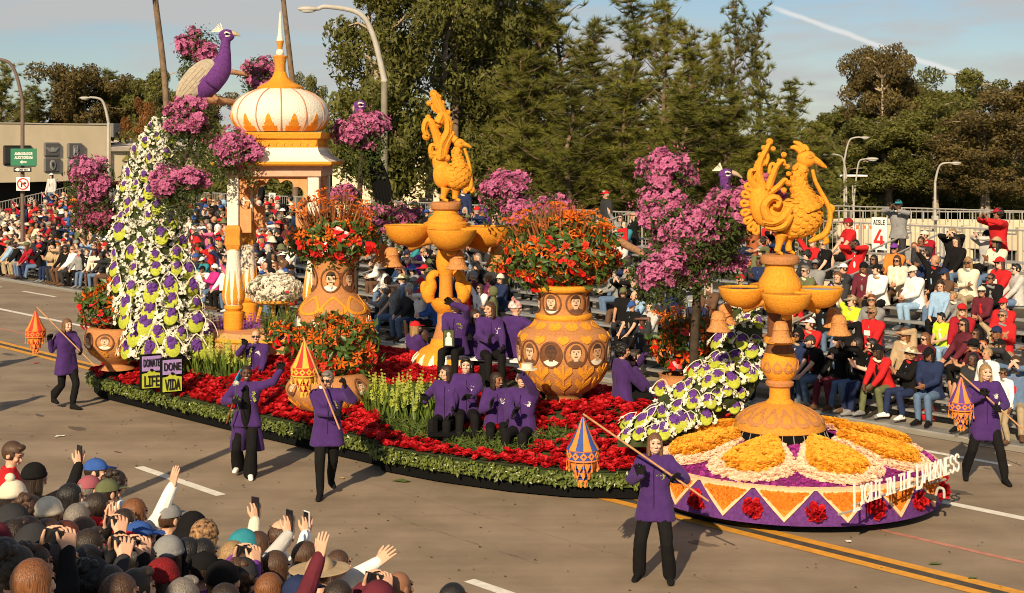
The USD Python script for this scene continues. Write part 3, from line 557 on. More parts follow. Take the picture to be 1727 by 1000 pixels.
def tree(key, label, px, ytop, wpx, Yd, name, group=None, zbase=0.2, rot=None):
    src, H_ = UNIT[key]; x = (px - CX) * Yd / F; h = H - (ytop - YH) * Yd / F - zbase; w = wpx * Yd / F / (4.5 if 'pine' in key else 6.3)
    p = fresh('/World', name); q = UsdGeom.Xform.Define(stage, p); q.AddTranslateOp().Set(Gf.Vec3d(x, Yd, zbase)); q.AddRotateZOp().Set(float(rot if rot is not None else (px * 37) % 360)); q.AddScaleOp().Set(Gf.Vec3f(w, w, h / H_))
    q.GetPrim().GetReferences().AddInternalReference(src); q.GetPrim().SetInstanceable(True); say(q.GetPrim(), label, 'tree', group)
TREES = '''pine_a 905 -40 190 70|tall dark pine right of the street lamp behind the middle fountain
pine_b 950 -60 170 74|tall pine whose top leaves the frame left of the sky gap
pine_c 1005 38 150 68|pine below the sky gap at the top behind the large urn
pine_d 1066 -12 190 72|broad topped pine reaching the top of the frame right of the sky gap
pine_e 1122 -8 150 70|pine with a pointed top just right of the broad topped pine
pine_a 1165 45 150 67|pine with a visible bare trunk above the pink blossom
pine_c 1204 62 100 73|thin short pine spire left of the two tall narrow pines
pine_d 1240 -2 95 75|tall narrow pine, left one of the pair above the right golden bird
pine_b 1282 20 95 76|tall narrow pine, right one of the pair above the golden bird
pine_e 1336 138 130 68|lower pine sloping down right of the golden bird
pine_a 1378 210 110 66|small pine at the foot of the slope of trees right of the golden bird
pine_c 880 90 170 60|bushy pine in front behind the left blossom of the large urn
pine_d 960 130 200 58|bushy pine in front above the large urn
pine_e 1050 110 200 59|bushy pine in front above the back railing
pine_b 1140 150 210 57|bushy pine in front above the pink blossom tree
pine_a 1230 150 190 58|bushy pine in front left of the golden bird
pine_c 1310 200 170 57|bushy pine in front behind the tail of the golden bird
pine_d 1370 290 110 50|small bright pine shrub right of the golden bird
pine_b 820 170 150 66|dark pine behind the tail of the middle golden bird
eucalyptus_a 640 -50 190 62|weeping eucalyptus with dense hanging foliage beside the large street lamp
eucalyptus_b 735 -90 210 64|tall eucalyptus with pale forked trunks behind the middle golden bird
eucalyptus_c 805 -80 180 66|tall eucalyptus with bare pale branches right of the middle golden bird
eucalyptus_a 860 -70 150 72|tall dark eucalyptus between the pale trunks and the pines
gum_a 600 155 120 80|small round gum tree right of the dome
gum_a 525 128 62 92|small grey green gum tree behind the dome
gum_b 1490 92 110 95|tall gum tree with an open top, first of the right hand group
gum_c 1535 140 150 98|broad rusty gum tree in the middle of the right hand group
gum_a 1634 118 150 104|round topped green gum tree with pale forked trunks at the right
gum_b 1712 150 150 92|reddish brown gum tree at the right edge
gum_c 1440 190 110 100|low gum tree at the left of the right hand group
gum_a 1580 170 140 88|green gum tree in front with bright bare limbs at the right
gum_b 1660 200 150 84|low rusty gum tree in front near the right edge
gum_c 1500 200 150 90|low dark gum tree behind the curved street lamps
gum_a 1760 170 110 100|gum tree cut by the right edge of the frame
pine_a 5 108 100 105|tall pine at the left edge of the frame
pine_c 58 148 90 110|dark pine behind the showroom second from the left
pine_d 98 122 60 112|thin pine spire above the showroom
gum_b 150 122 130 110|brownish gum tree with a pale trunk behind the showroom
pine_e 192 122 110 112|dark pine just right of the brownish gum tree
gum_a 268 118 110 105|grey green gum tree behind the palm trunk
gum_c 225 142 100 116|rusty gum tree between the dark pine and the palm trunk
orange_tree 245 172 62 96|small orange autumn tree behind the showroom roof
pine_b 30 160 100 116|dark pine between the left edge and the brown lamp
gum_b 320 170 110 112|gum tree behind the purple peacock'''
for k, l in enumerate(TREES.split('\n')):
    spec, label = l.split('|'); key, px, yt, w, Yd = spec.split()
    tree(key, label, float(px), float(yt), float(w), float(Yd), 'pine_tree' if 'pine' in key else 'eucalyptus_tree' if key[0] in 'eg' else 'autumn_tree')
# the belt of shrubs and far trees that closes the view under the crowns
g = np.random.default_rng(5); Q = []
for k in range(260):
    px = g.uniform(-80, 1850); Yd = g.uniform(84, 125) if px < 560 or px > 1390 else g.uniform(78, 100); hh = g.uniform(1.4, 4.4) if px < 1390 else g.uniform(.9, 3.8)
    c = np.array([(px - CX) * Yd / F, Yd, hh * .6]); q, d = inblob(420, c, (g.uniform(1.4, 3), 1.2, hh), g, .6); Q.append(q[q[:, 2] > 0])
Q = np.vstack(Q); obj('/World', 'shrub_belt', scatter((np.array([[-.3, -.5, 0], [.3, -.4, .1], [.1, .6, 0]]), np.array([[0, 1, 2]])), Q, g.normal(size=Q.shape) + [0, -.5, .3], g.uniform(.25, .6, len(Q)), g), M_euc, kind='stuff', label='dark mass of far shrubs and undergrowth closing the view behind the stand', cat='shrubs')
def palm(label, pts, r0, r1, head=False):
    pts = [np.asarray(p, float) for p in pts]; b = pts[0].copy(); b[2] = 0; t = thing('palm_tree', label, 'palm', b)
    obj(t, 'trunk', sweep([b] + pts, np.linspace(r0, r1, len(pts) + 1), 10), M_bark, True)
    gg = np.random.default_rng(7); top = pts[-1]
    n = 130 if head else 90; a = gg.uniform(0, 6.28, n); V, F_ = [], []
    fronds, skirt = [], []
    for i in range(34):
        an, el = gg.uniform(0, 6.28), gg.uniform(-.5, 1.2); d = np.array([math.cos(an) * math.cos(el), math.sin(an) * math.cos(el), math.sin(el)]); e = top + d * 1.7
        fronds.append(scatter(T_BLADE, np.repeat((top + d * 1.0)[None], 14, 0), d + gg.normal(0, .45, (14, 3)), 1.0, gg, up=d))
        fronds.append(sweep([top, top + d * 1.0], [.03, .015], 4, False))
    for i in range(160): an = gg.uniform(0, 6.28); skirt.append(move(T_BLADE, top + np.array([math.cos(an) * .2, math.sin(an) * .2, gg.uniform(-1.3, 0)]), basis((-math.sin(an), math.cos(an), 0), (math.cos(an) * .35, math.sin(an) * .35, -1), (math.cos(an), math.sin(an), .3)) @ np.diag([6, 1, 1])))
    sc = np.array([[1, 0, 0], [0, 0, 1], [0, 1, 0]])
    obj(t, 'crown', cat(fronds), M_pine); obj(t, 'dry_skirt', cat(skirt), M_dead)
palm('leaning palm trunk rising past the purple peacock out of the frame', [at(286, 330, 62), at(279, 150, 62), at(262, 0, 62), at(256, -60, 62)], .15, .11)
palm('tall palm behind the spire with its dry skirt at the top edge', [at(498, 200, 66), at(490, 110, 66), at(480, 20, 66), at(471, -62, 66)], .15, .10, True)
palm('palm with a straw coloured dry skirt high among the eucalyptus', [at(768, 120, 65), at(766, 40, 65), at(765, -12, 65)], .16, .12, True)
# ------------------------------------------------------------------ the float: materials
M_gold = mat('golden_seed_coat', (0.70, 0.28, 0.02), 0.8, 0.18, 34.0, 0.75, 55.0, bdist=0.02)
M_amber = mat('amber_seed_coat', (0.56, 0.235, 0.03), 0.85, 0.17, 34.0, 0.55, 55.0, bdist=0.016)
M_terra = mat('terracotta_seed_coat', (0.43, 0.185, 0.062), 0.85, 0.17, 34.0, 0.55, 55.0, bdist=0.016)
M_clay = mat('bell_clay', (0.55, 0.24, 0.075), 0.85, 0.3, 40.0, 0.9, 45.0, bdist=0.03)
M_brown = mat('brown_seed_coat', (0.15, 0.058, 0.024), 0.85, 0.2, 16.0, 0.4, 80.0)
M_coco = mat('cream_coconut_coat', (0.82, 0.74, 0.60), 0.9, 0.08, 30.0, 0.9, 40.0, bdist=0.03)
M_peach = mat('peach_panel', (0.60, 0.27, 0.11), 0.85, 0.12, 10.0, 0.3, 60.0)
M_pinkf = mat('pink_frieze', (0.55, 0.33, 0.22), 0.85, 0.12, 10.0, 0.3, 60.0)
M_purple = mat('purple_flower_coat', (0.115, 0.032, 0.175), 0.85, 0.28, 22.0, 0.8, 70.0, bdist=0.02)
M_lilac = mat('lilac_panel', (0.33, 0.22, 0.47), 0.8, 0.15, 20.0, 0.4, 70.0)
M_black = mat('black_cloth', (0.005, 0.005, 0.005), 0.95, spec=.1)
M_tan = mat('tan_beak', (0.42, 0.33, 0.21), 0.7, 0.1, 20.0)
M_wing = mat('grey_seed_wing', (0.36, 0.31, 0.23), 0.9, 0.2, 18.0, 0.6, 50.0)
M_ivory = mat('ivory_petal', (0.78, 0.70, 0.54), 0.7, 0.08, 20.0)
M_lime = mat('lime_feather', (0.36, 0.40, 0.035), 0.75, 0.25, 30.0, 0.5, 60.0)
M_orb = mat('purple_feather_eye', (0.11, 0.035, 0.22), 0.75, 0.3, 40.0, 0.6, 80.0)
M_rose = mat('red_rose', (0.5, 0.008, 0.010), 0.6, 0.15, 5.0, island=[(0.46, 0.006, 0.010), (0.62, 0.012, 0.014), (0.38, 0.004, 0.008), (0.68, 0.022, 0.016)], transl=0.12)
M_anth = mat('red_anthurium', (0.62, 0.02, 0.012), 0.28, island=[(0.62, 0.014, 0.012), (0.68, 0.03, 0.015), (0.52, 0.01, 0.014), (0.66, 0.06, 0.03)], spec=0.5, transl=0.1)
M_lily = mat('orange_lily', (0.72, 0.19, 0.02), 0.55, island=[(0.74, 0.17, 0.015), (0.78, 0.25, 0.025), (0.66, 0.12, 0.012), (0.80, 0.30, 0.05)], transl=0.2)
M_spike = mat('orange_spikes', (0.42, 0.14, 0.03), 0.6, island=[(0.26, 0.09, 0.03), (0.36, 0.12, 0.03), (0.14, 0.13, 0.035), (0.46, 0.15, 0.03), (0.32, 0.03, 0.02), (0.12, 0.14, 0.03), (0.22, 0.07, 0.03)], transl=0.15)
M_leaf = mat('glossy_leaf', (0.07, 0.12, 0.02), 0.42, island=[(0.06, 0.11, 0.018), (0.10, 0.15, 0.03), (0.04, 0.075, 0.014), (0.14, 0.18, 0.04)], spec=0.5, transl=0.2)
M_skirtleaf = mat('skirt_leaf', (0.12, 0.17, 0.03), 0.35, island=[(0.12, 0.15, 0.024), (0.21, 0.25, 0.055), (0.045, 0.06, 0.011), (0.30, 0.34, 0.11), (0.38, 0.13, 0.04), (0.19, 0.23, 0.045)], spec=0.6, transl=0.15)
M_vine = mat('vine_leaf', (0.06, 0.085, 0.015), 0.6, island=[(0.05, 0.075, 0.014), (0.09, 0.11, 0.02), (0.13, 0.13, 0.022), (0.035, 0.05, 0.012)], transl=0.25)
M_pink = mat('pink_blossom', (0.50, 0.14, 0.26), 0.6, island=[(0.48, 0.13, 0.27), (0.70, 0.36, 0.46), (0.20, 0.04, 0.09), (0.84, 0.66, 0.62), (0.50, 0.15, 0.31), (0.30, 0.08, 0.10), (0.76, 0.48, 0.50), (0.26, 0.10, 0.06)], transl=0.2)
M_dusky = mat('dusky_blossom', (0.40, 0.12, 0.18), 0.6, island=[(0.44, 0.10, 0.20), (0.58, 0.24, 0.30), (0.32, 0.06, 0.13), (0.62, 0.36, 0.34)], transl=0.2)
M_whitef = mat('white_blossom', (0.80, 0.76, 0.62), 0.6, island=[(0.82, 0.78, 0.66), (0.72, 0.68, 0.52), (0.84, 0.80, 0.70)], transl=0.2)
M_glad = mat('yellow_green_gladiolus', (0.40, 0.42, 0.07), 0.55, island=[(0.36, 0.40, 0.06), (0.50, 0.48, 0.12), (0.24, 0.31, 0.05), (0.42, 0.40, 0.07)], transl=0.25)
M_lark = mat('purple_larkspur', (0.22, 0.06, 0.28), 0.6, island=[(0.20, 0.05, 0.30), (0.34, 0.06, 0.22), (0.15, 0.04, 0.26), (0.42, 0.10, 0.30)], transl=0.2)
M_grass = mat('float_grass', (0.10, 0.14, 0.025), 0.7, island=[(0.09, 0.13, 0.022), (0.14, 0.17, 0.035), (0.06, 0.095, 0.018)], transl=0.25)
M_limb = mat('cinnamon_limb', (0.38, 0.20, 0.10), 0.9, 0.3, 14.0, 0.8, 40.0)
M_carn = mat('yellow_carnation', (0.78, 0.36, 0.030), 0.65, island=[(0.80, 0.38, 0.03), (0.72, 0.29, 0.022), (0.82, 0.45, 0.06)], transl=0.12)
M_ocarn = mat('orange_carnation', (0.72, 0.24, 0.02), 0.7, island=[(0.74, 0.23, 0.018), (0.66, 0.18, 0.016), (0.76, 0.31, 0.04)], transl=0.12)
M_cpet = mat('peach_petal', (0.84, 0.58, 0.40), 0.7, island=[(0.84, 0.57, 0.38), (0.86, 0.64, 0.47), (0.80, 0.50, 0.32)], transl=0.12)
M_mag = mat('magenta_petal', (0.32, 0.03, 0.22), 0.7, island=[(0.34, 0.03, 0.24), (0.24, 0.02, 0.17), (0.44, 0.06, 0.30), (0.20, 0.025, 0.20)], transl=0.12)
M_water = mat('dark_water', (0.02, 0.018, 0.015), 0.08, spec=0.6)
M_skin = {k: mat(f'skin_{k}', c, 0.55, 0.06, 9.0, spec=0.35) for k, c in dict(fair=(0.60, 0.34, 0.22), pale=(0.66, 0.41, 0.29), tan=(0.45, 0.23, 0.13), brown=(0.24, 0.11, 0.06), dark=(0.11, 0.05, 0.03)).items()}
rg = np.random.default_rng(11)

# ------------------------------------------------------------------ the deck
OUT = Polygon([(-28.9, 14.1), (-28.3, 13.45), (-27.5, 13.2), (-22.9, 13.35), (-18.7, 13.62), (-18.4, 13.42), (-17.2, 13.62), (-16, 14.0), (-15.2, 14.4), (-14.4, 15.1), (-14.0, 16.6), (-14.4, 18.2), (-16, 19.2), (-19, 19.6), (-28, 19.6), (-28.8, 19)])
def deckz(a, c):
    P = Point(a, c); d = OUT.exterior.distance(P) if OUT.contains(P) else 0.0
    t = min(d / 2.2, 1); return 0.45 + 0.50 * t * t * (3 - 2 * t) * min(max((-14.6 - a) / 1.5, 0.15), 1)
def deck(px, py, z=0.7):
    for _ in range(12): p = gnd(px, py, z); z = 0.5 * z + 0.5 * deckz(*toac(p))
    return p
fl = thing('parade_float', 'long flower covered parade float deck with red roses and a green leaf skirt', 'parade float', ac(-21, 16.4))
g = np.random.default_rng(12)
A, C = np.meshgrid(np.arange(-29, -13.9, .3), np.arange(13.1, 19.8, .3)); keep = []
pts = [(a, c) for a, c in zip(A.ravel(), C.ravel()) if OUT.buffer(-.12).contains(Point(a, c))] + [tuple(OUT.exterior.interpolate(t, normalized=True).coords[0]) for t in np.linspace(0, 1, 120, endpoint=False)]
from scipy.spatial import Delaunay
tri = Delaunay(np.array(pts)).simplices; tri = [t for t in tri if OUT.buffer(.02).contains(Point(*np.mean([pts[i] for i in t], 0)))]
obj(fl, 'deck', fixup((np.array([ac(a, c, deckz(a, c) - .03) for a, c in pts]), np.array(tri))), mat('deck_moss', (0.035, 0.045, 0.012), .9, .3, 5.0), True)
def wallring(poly, z0, z1, n=200):
    P = [poly.exterior.interpolate(t, normalized=True).coords[0] for t in np.linspace(0, 1, n, endpoint=False)]
    V = np.array([ac(a, c, z0) for a, c in P] + [ac(a, c, z1) for a, c in P]); i = np.arange(n); j = (i + 1) % n
    return V, np.stack([i, j, n + j, n + i], 1)
obj(fl, 'under_skirt', wallring(OUT.buffer(-.10), 0.035, .44), M_black); obj(fl, 'leaf_backing', wallring(OUT.buffer(-.03), 0.20, .41), mat('leaf_backing', (.03, .045, .01), .9))
n = 8000; P, N = [], []
for t in g.random(n):
    a, c = OUT.exterior.interpolate(t, normalized=True).coords[0]; a2, c2 = OUT.exterior.interpolate((t + .0006) % 1, normalized=True).coords[0]; d = unit(ac(a2, c2) - ac(a, c)); o = np.array([-d[1], d[0], 0])
    if OUT.contains(Point(*(np.array([a, c]) + np.array([o @ HD, o @ ND]) * .05))): o = -o
    P.append(ac(a, c, g.uniform(.23, .40)) + o * g.uniform(0, .05)); N.append(o + UP * g.uniform(-.1, .8))
P, N = np.array(P), np.array(N)
obj(fl, 'leaf_skirt', scatter((T_LEAF[0] * [1.35, 1, 1], T_LEAF[1]), P, N, g.uniform(.045, .085, n), g, .5), M_skirtleaf, kind='stuff')
GREEN = [Polygon([toac(deck(*q)) for q in pl]) for pl in ([(310, 595), (395, 585), (420, 615), (390, 640), (335, 632)], [(625, 655), (730, 650), (735, 728), (690, 742), (645, 715)], [(715, 722), (800, 728), (905, 738), (955, 722), (962, 742), (915, 748), (850, 764), (760, 758), (715, 742)], [(340, 545), (530, 545), (530, 600), (340, 590)])]
HARD = [Point(*toac(at(x, 500, Y))).buffer(r) for x, Y, r in ((951, 23.7, .42), (556, 25.2, .45), (748, 27.5, .45), (562, 27.0, .6), (198, 29.3, .3))]
roses, grass = [], []; OUT_IN = OUT.buffer(-.05)
for a, c in zip(g.uniform(-28.8, -14.1, 16500), g.uniform(13.2, 19.4, 16500)):
    q = Point(a, c)
    if not OUT_IN.contains(q) or any(h.contains(q) for h in HARD): continue
    grn = any(p.contains(q) for p in GREEN) and OUT.exterior.distance(q) > .33
    (grass if grn else roses).append(ac(a, c, deckz(a, c) + g.uniform(-.01, .05)))
roses, grass = np.array(roses), np.array(grass)
obj(fl, 'rose_bed', scatter(T_ROSE_SMALL, roses, None, g.uniform(.055, .085, len(roses)), g, .35), M_rose, kind='stuff', label='deep red rose bed covering the deck')
gp = np.repeat(grass, 7, 0) + g.uniform(-.12, .12, (len(grass) * 7, 3)) * [1, 1, 0]
obj(fl, 'grass_patch', scatter((T_BLADE[0] * [3, 1, 1], T_BLADE[1]), gp, g.normal(0, 1, gp.shape) * [1, 1, 0] + UP * .6, g.uniform(.06, .13, len(gp)), g), M_grass, kind='stuff', label='short green foliage patches between the roses')

# ------------------------------------------------------------------ the turning front disc
DC = np.array([3.95, 20.95, 0.0]); DR = 2.02
dk = thing('front_disc', 'round front of the float with peach and yellow flower petals above a purple zigzag skirt', 'parade float front', DC)
obj(dk, 'under_frame', lathe([(1.45, .02), (1.6, .2), (1.95, .2)], 48, DC), M_black)
sk = [(DR + .03, .15), (DR + .01, .40), (DR - .03, .62)]
obj(dk, 'purple_skirt', lathe(sk, 96, DC), M_purple, True)
top = [(1.99, .62), (1.65, .745), (1.2, .855), (.9, .905), (.62, .92)]
obj(dk, 'top_cone', lathe(top, 96, DC), mat('magenta_base', (.16, .015, .11), .9, .3, 20), True)
pos = lambda r, th, up=0.0: DC + np.array([r * np.cos(th), r * np.sin(th), np.interp(r, [t[0] for t in top[::-1]], [t[1] for t in top[::-1]]) + up])
n = 5200; rr, th = np.sqrt(g.uniform(.6 ** 2, 1.99 ** 2, n)), g.uniform(0, 6.28, n)
obj(dk, 'magenta_petals', scatter(T_ORCHID, [pos(r, t, .005) for r, t in zip(rr, th)], [[.2 * math.cos(t), .2 * math.sin(t), 1] for t in th], g.uniform(.022, .04, n), g, .5), M_mag, kind='stuff')
def petalshape(s):          # outline across t (metres) along r
    pts = []
    for u in np.linspace(0, 1, 24): pts.append(u)
    return lambda u: s * (0.20 + 0.60 * math.sin(min(u * 1.18, 1) * math.pi * .5) ** 1.5) * math.sqrt(max(1 - max((u - .72) / .28, 0) ** 2, 0))
NP = 8
for k in range(NP):
    t0 = -math.pi / 2 - math.radians(31) + k * 2 * math.pi / NP
    for nm, s, r0, r1, lift, dens, T, sz, m in (('petal_border', .80, .66, 1.95, .045, 1400, T_ORCHID, .035, M_cpet), ('petal_centre', .52, .70, 1.79, .13, 1150, T_ROSE_SMALL, .042, M_carn)):
        w = petalshape(s); P, N = [], []
        while len(P) < dens:
            u = g.random(); t = g.uniform(-1, 1) * w(u) * 1.0; r = r0 + (r1 - r0) * u
            edge = min(1, (w(u) - abs(t)) / .1) if w(u) > 0.02 else 0; edge = min(edge, (1 - u) / .07)
            if g.random() > (w(u) / s + .1): continue
            a_ = t0 + t / r; P.append(pos(r, a_, lift * (0.25 + .75 * max(edge, 0) ** .5))); N.append([.35 * math.cos(a_), .35 * math.sin(a_), 1])
        us = np.linspace(0.0, 1.0, 14); V, Fc = [], []
        for u in us:
            for q in np.linspace(-1, 1, 9): r = r0 + (r1 - r0) * u; V.append(pos(r, t0 + q * w(u) / r, lift * (1 - .75 * abs(q) ** 4)))
        for i in range(13):
            for j in range(8): Fc.append([i * 9 + j, i * 9 + j + 1, i * 9 + 10 + j, i * 9 + 9 + j])
        bed = fixup((np.array(V), np.array(Fc)))
        obj(dk, nm, cat(bed, scatter(T, P, N, sz, g, .3)), m)
NZ = 16
for k in range(NZ):
    t0 = -math.pi / 2 - math.radians(2) + (k + .5) * 2 * math.pi / NZ; w = 2 * math.pi * DR / NZ
    T_ = Polygon([(-w / 2 + .02, .60), (w / 2 - .02, .60), (0, .20)])
    obj(dk, 'zigzag_border', wrap(T_.difference(affinity.scale(T_, .80, .78, origin=(0, .475))), sk, t0, .03, .08, DC), mat('peach_border', (.78, .47, .26), .8, .08, 20, .5, 60))
    inner = affinity.scale(T_, .80, .78, origin=(0, .475)); P, N = [], []
    while len(P) < 300:
        x, z = g.uniform(-w / 2, w / 2), g.uniform(.2, .6)
        if inner.contains(Point(x, z)): a_ = t0 + x / DR; P.append(DC + np.array([(DR + .02) * math.cos(a_), (DR + .02) * math.sin(a_), z])); N.append([math.cos(a_), math.sin(a_), .3])
    obj(dk, 'zigzag_field', cat(wrap(inner, sk, t0, .018, .1, DC), scatter(T_ROSE_SMALL, P, N, .026, g, .35)), M_ocarn)
    a_ = t0 + math.pi / NZ; c = DC + np.array([(DR + .03) * math.cos(a_), (DR + .03) * math.sin(a_), .35]); q, d = inblob(34, c, (.115, .115, .115), g, .8); o = np.array([math.cos(a_), math.sin(a_), 0]); q = c + (q - c) - o * np.clip((q - c) @ o, None, 0)[:, None]
    obj(dk, 'rose_cluster', scatter(T_ROSE, q, (q - c) + o * .08, g.uniform(.045, .06, len(q)), g, .2), M_rose)
obj(dk, 'rim_trim', lathe([(1.97, .605), (2.025, .60), (2.03, .625), (1.97, .64)], 96, DC), mat('peach_border', (.78, .47, .26)))
# tow hook at the nose
hk = ac(toac(DC)[0] + DR + .12, toac(DC)[1] + .1, .42)
t_ = thing('tow_coupling', 'grey steel tow coupling at the nose of the front disc', 'coupling', hk)
RH = basis(HD, -ND, UP)
obj(t_, 'beam', bbox(hk, (.30, .08, .07), .015, RH), M_dark); obj(t_, 'plate', bbox(hk - HD * .16, (.05, .18, .2), .01, RH), M_steel); obj(t_, 'hook', sweep([hk + HD * .12 + UP * .02, hk + HD * .16 + UP * .13, hk + HD * .24 + UP * .13, hk + HD * .25 + UP * .02], .018, 7), M_lampgrey)
# the words before the nose
W0 = np.array([4.17, 18.10, .55]); LW = 2.35
sg = thing('title_lettering', 'white raised letters reading LIGHT IN THE DARKNESS before the nose of the float', 'sign', W0)
x = 0.0; U = (ND + UP * .045); U = unit(U)
words = (('L', 1.45, 0), ('IGHT', 1.0, .11), ('IN', .92, .11), ('THE', .92, .11), ('D', 1.35, .11), ('ARKNESS', 1.0, 0))
tot = []
for w, k, gap in words:
    h = .235 * k; x += gap if w not in ('IGHT', 'ARKNESS') else 0
    for ch in w:
        m = meshkit.text_mesh(ch, h, .03, False); v = np.array(m.vertices); v[:, 0] -= v[:, 0].min(); ww = v[:, 0].max(); tot.append((ch, x, h, ww, 0 if k < 1.2 else -.06)); x += ww * .88 + .022
        if w in ('L', 'D'): x += .0
sc_ = LW / x
RS = basis(U, UP, np.cross(U, UP))
for ch, xx, h, ww, dz in tot:
    o = W0 + U * xx * sc_ + UP * (dz + .05)
    m = place_text(ch, h, o, U, UP, .016); v, f = arr(m); cx = o @ U; v = v + U[None] * (((v - o) @ U) * (sc_ * .88 - 1))[:, None]
    parts = [(v, f)]
    if ch in 'IHTNRKLD':                         # small serifs at the feet of the stems
        for e in ([0.5] if ch in 'IT' else [.08, .92] if ch in 'HNRK' else [.1]): parts.append(box(o + U * (e * ww * sc_ * .88) + UP * .008 + np.cross(U, UP) * .008, (.06, .016, .014), RS))
    obj(sg, 'letter', cat(parts), mat('white_letter', (.80, .77, .68), .55))
for e in (.07, .86): b = W0 + U * LW * e + UP * .02; obj(sg, 'bracket', seg(b - UP * .02, b - HD * .34 - UP * .16, .018, n=6), M_steel)
obj(sg, 'backing_rail', seg(W0 + UP * .06 - HD * .02, W0 + U * LW + UP * .08 - HD * .02, .012, n=5), M_steel)

# ------------------------------------------------------------------ fountains
def prof(cx, Y, pts): s = Y / F; return [(r * s, H - (y - YH) * s) for r, y in pts]
def ctr(px, Y): return np.array([(px - CX) * Y / F, Y, 0.0])
def ring_relief(t, name, shapes, pr, c, n, off, m, a0=0.0):
    for k in range(n): obj(t, name, wrap(shapes, pr, a0 + k * 2 * math.pi / n, off, .05, c), m)
def teardrop(w, h, z, up=1): return Polygon([(w / 2 * math.sin(q) * (1 + .45 * up * math.cos(q)), z + h / 2 * -math.cos(q)) for q in np.linspace(0, 2 * math.pi, 22, endpoint=False)])
def loop(w, h, z, k=.6): o = teardrop(w, h, z); return o.difference(affinity.scale(o, k, k))
def bell(t, p, s, hook_to):
    P = [(0.02, 0.0), (.35, -.03), (.52, -.2), (.60, -.55), (.62, -.62), (.66, -.66), (.62, -.70), (.64, -.95), (.72, -1.25), (.92, -1.52), (1.0, -1.6), (.96, -1.66), (.8, -1.6)]
    b = thing('hanging_bell', t, 'bell', p, group=None)
    obj(b, 'bell_body', lathe([(r * s, z * s) for r, z in P], 28, p), M_clay, True); obj(b, 'bell_band', lathe([(.60 * s, -.63 * s), (.69 * s, -.66 * s), (.60 * s, -.70 * s)], 28, p), M_terra, True)
    obj(b, 'clapper', ball(p - UP * 1.5 * s, .22 * s, 1), M_brown); obj(b, 'hanger', sweep([p, p + UP * .35 * s, (p + UP * .5 * s + hook_to) / 2 + UP * .02, hook_to], .05 * s, 6), M_dark)
def fountain(label, px, Y, parts, bowls, nm):
    c = ctr(px, Y); t = thing('fountain', label, 'fountain', c + UP * parts[0][2][0][1] * 0)
    for name, m, pp, kw in parts: obj(t, name, lathe(prof(px, Y, pp), 40, c, **kw), m, 35)
    for ang, rad, ytop, r in bowls:
        r *= 1.08; s = Y / F; z = H - (ytop - YH) * s; b = c + np.array([math.cos(ang) * rad, math.sin(ang) * rad, z]); pr = [(.03, -r * .84), (r * .45, -r * .77), (r * .8, -r * .5), (r * .96, -r * .18), (r, 0), (r * .93, .0), (r * .9, -.06)]
        o = obj(t, 'bowl', lathe([(q[0], q[1]) for q in pr], 32, b, k=2), M_gold, 60); obj(o, 'water', lathe([(r * .93, -.012), (.001, -.012)], 24, b), M_water)
        obj(t, 'bowl_arm', sweep([c + UP * (z - r * .5), (c + UP * (z - r * .7) + b - UP * (z * 0)) / 2 if 0 else c * .5 + b * .5 - UP * (r * .55) + UP * z * .5, b - UP * r * .9], [r * .3, r * .26, r * .22], 8), M_amber, True)
    return t, c
f1, c1 = fountain('golden fountain with four bowls carrying a golden bird on the front disc', 1315, 20.9, [
    ('black_skirt', M_black, [(72, 716), (76, 722), (82, 748)], {}),
    ('dome_base', M_amber, [(20, 677), (30, 680), (50, 688), (66, 698), (73, 706), (75, 712), (77, 720), (74, 722), (70, 718)], {}),
    ('lower_stem', M_gold, [(24, 678), (18, 672), (17, 656), (19, 650)], {}),
    ('stem_ring', M_terra, [(19, 652), (23, 649), (24, 644), (19, 640)], {}),
    ('stem_vase', M_gold, [(18, 641), (26, 632), (31, 618), (30, 608), (26, 598), (24, 592)], {}),
    ('shaft', M_brown, [(25, 594), (21, 580), (20, 520)], {}),
    ('shaft_ring', M_gold, [(20, 580), (26, 577), (26, 570), (20, 567)], {}),
    ('bowl_hub', M_gold, [(18, 528), (26, 522), (30, 508), (35, 496), (37, 486), (37, 479), (34, 472), (26, 458), (24, 450), (25, 444)], {}),
    ('perch_plate', M_terra, [(24, 446), (31, 444), (33, 438), (32, 432), (26, 429), (2, 429)], {})],
    [(math.pi, .53, 485, .31), (-math.pi / 2, .53, 489, .32), (0, .56, 486, .31), (math.pi / 2, .53, 486, .31)], 'f1')
pr1 = prof(1315, 20.9, [(20, 677), (30, 680), (50, 688), (66, 698), (73, 706), (75, 712)])
for k in range(16): obj(f1, 'dome_loop', wrap(loop(.19, .22, H - (696 - YH) * 20.9 / F, .55), pr1, k * math.pi / 8, .012, .04, c1), M_terra)
prv = prof(1315, 20.9, [(18, 641), (26, 632), (31, 618), (30, 608), (26, 598)])
for k in range(10): obj(f1, 'vase_loop', wrap(loop(.13, .17, H - (616 - YH) * 20.9 / F, .55), prv, k * math.pi / 5, .012, .04, c1), M_terra)
for k in range(26): a_ = k * 2 * math.pi / 26; obj(f1, 'water_thread', seg(c1 + np.array([.62 * math.cos(a_), .62 * math.sin(a_), 1.06]), c1 + np.array([.69 * math.cos(a_), .69 * math.sin(a_), .9]), .006, n=4), M_steel)
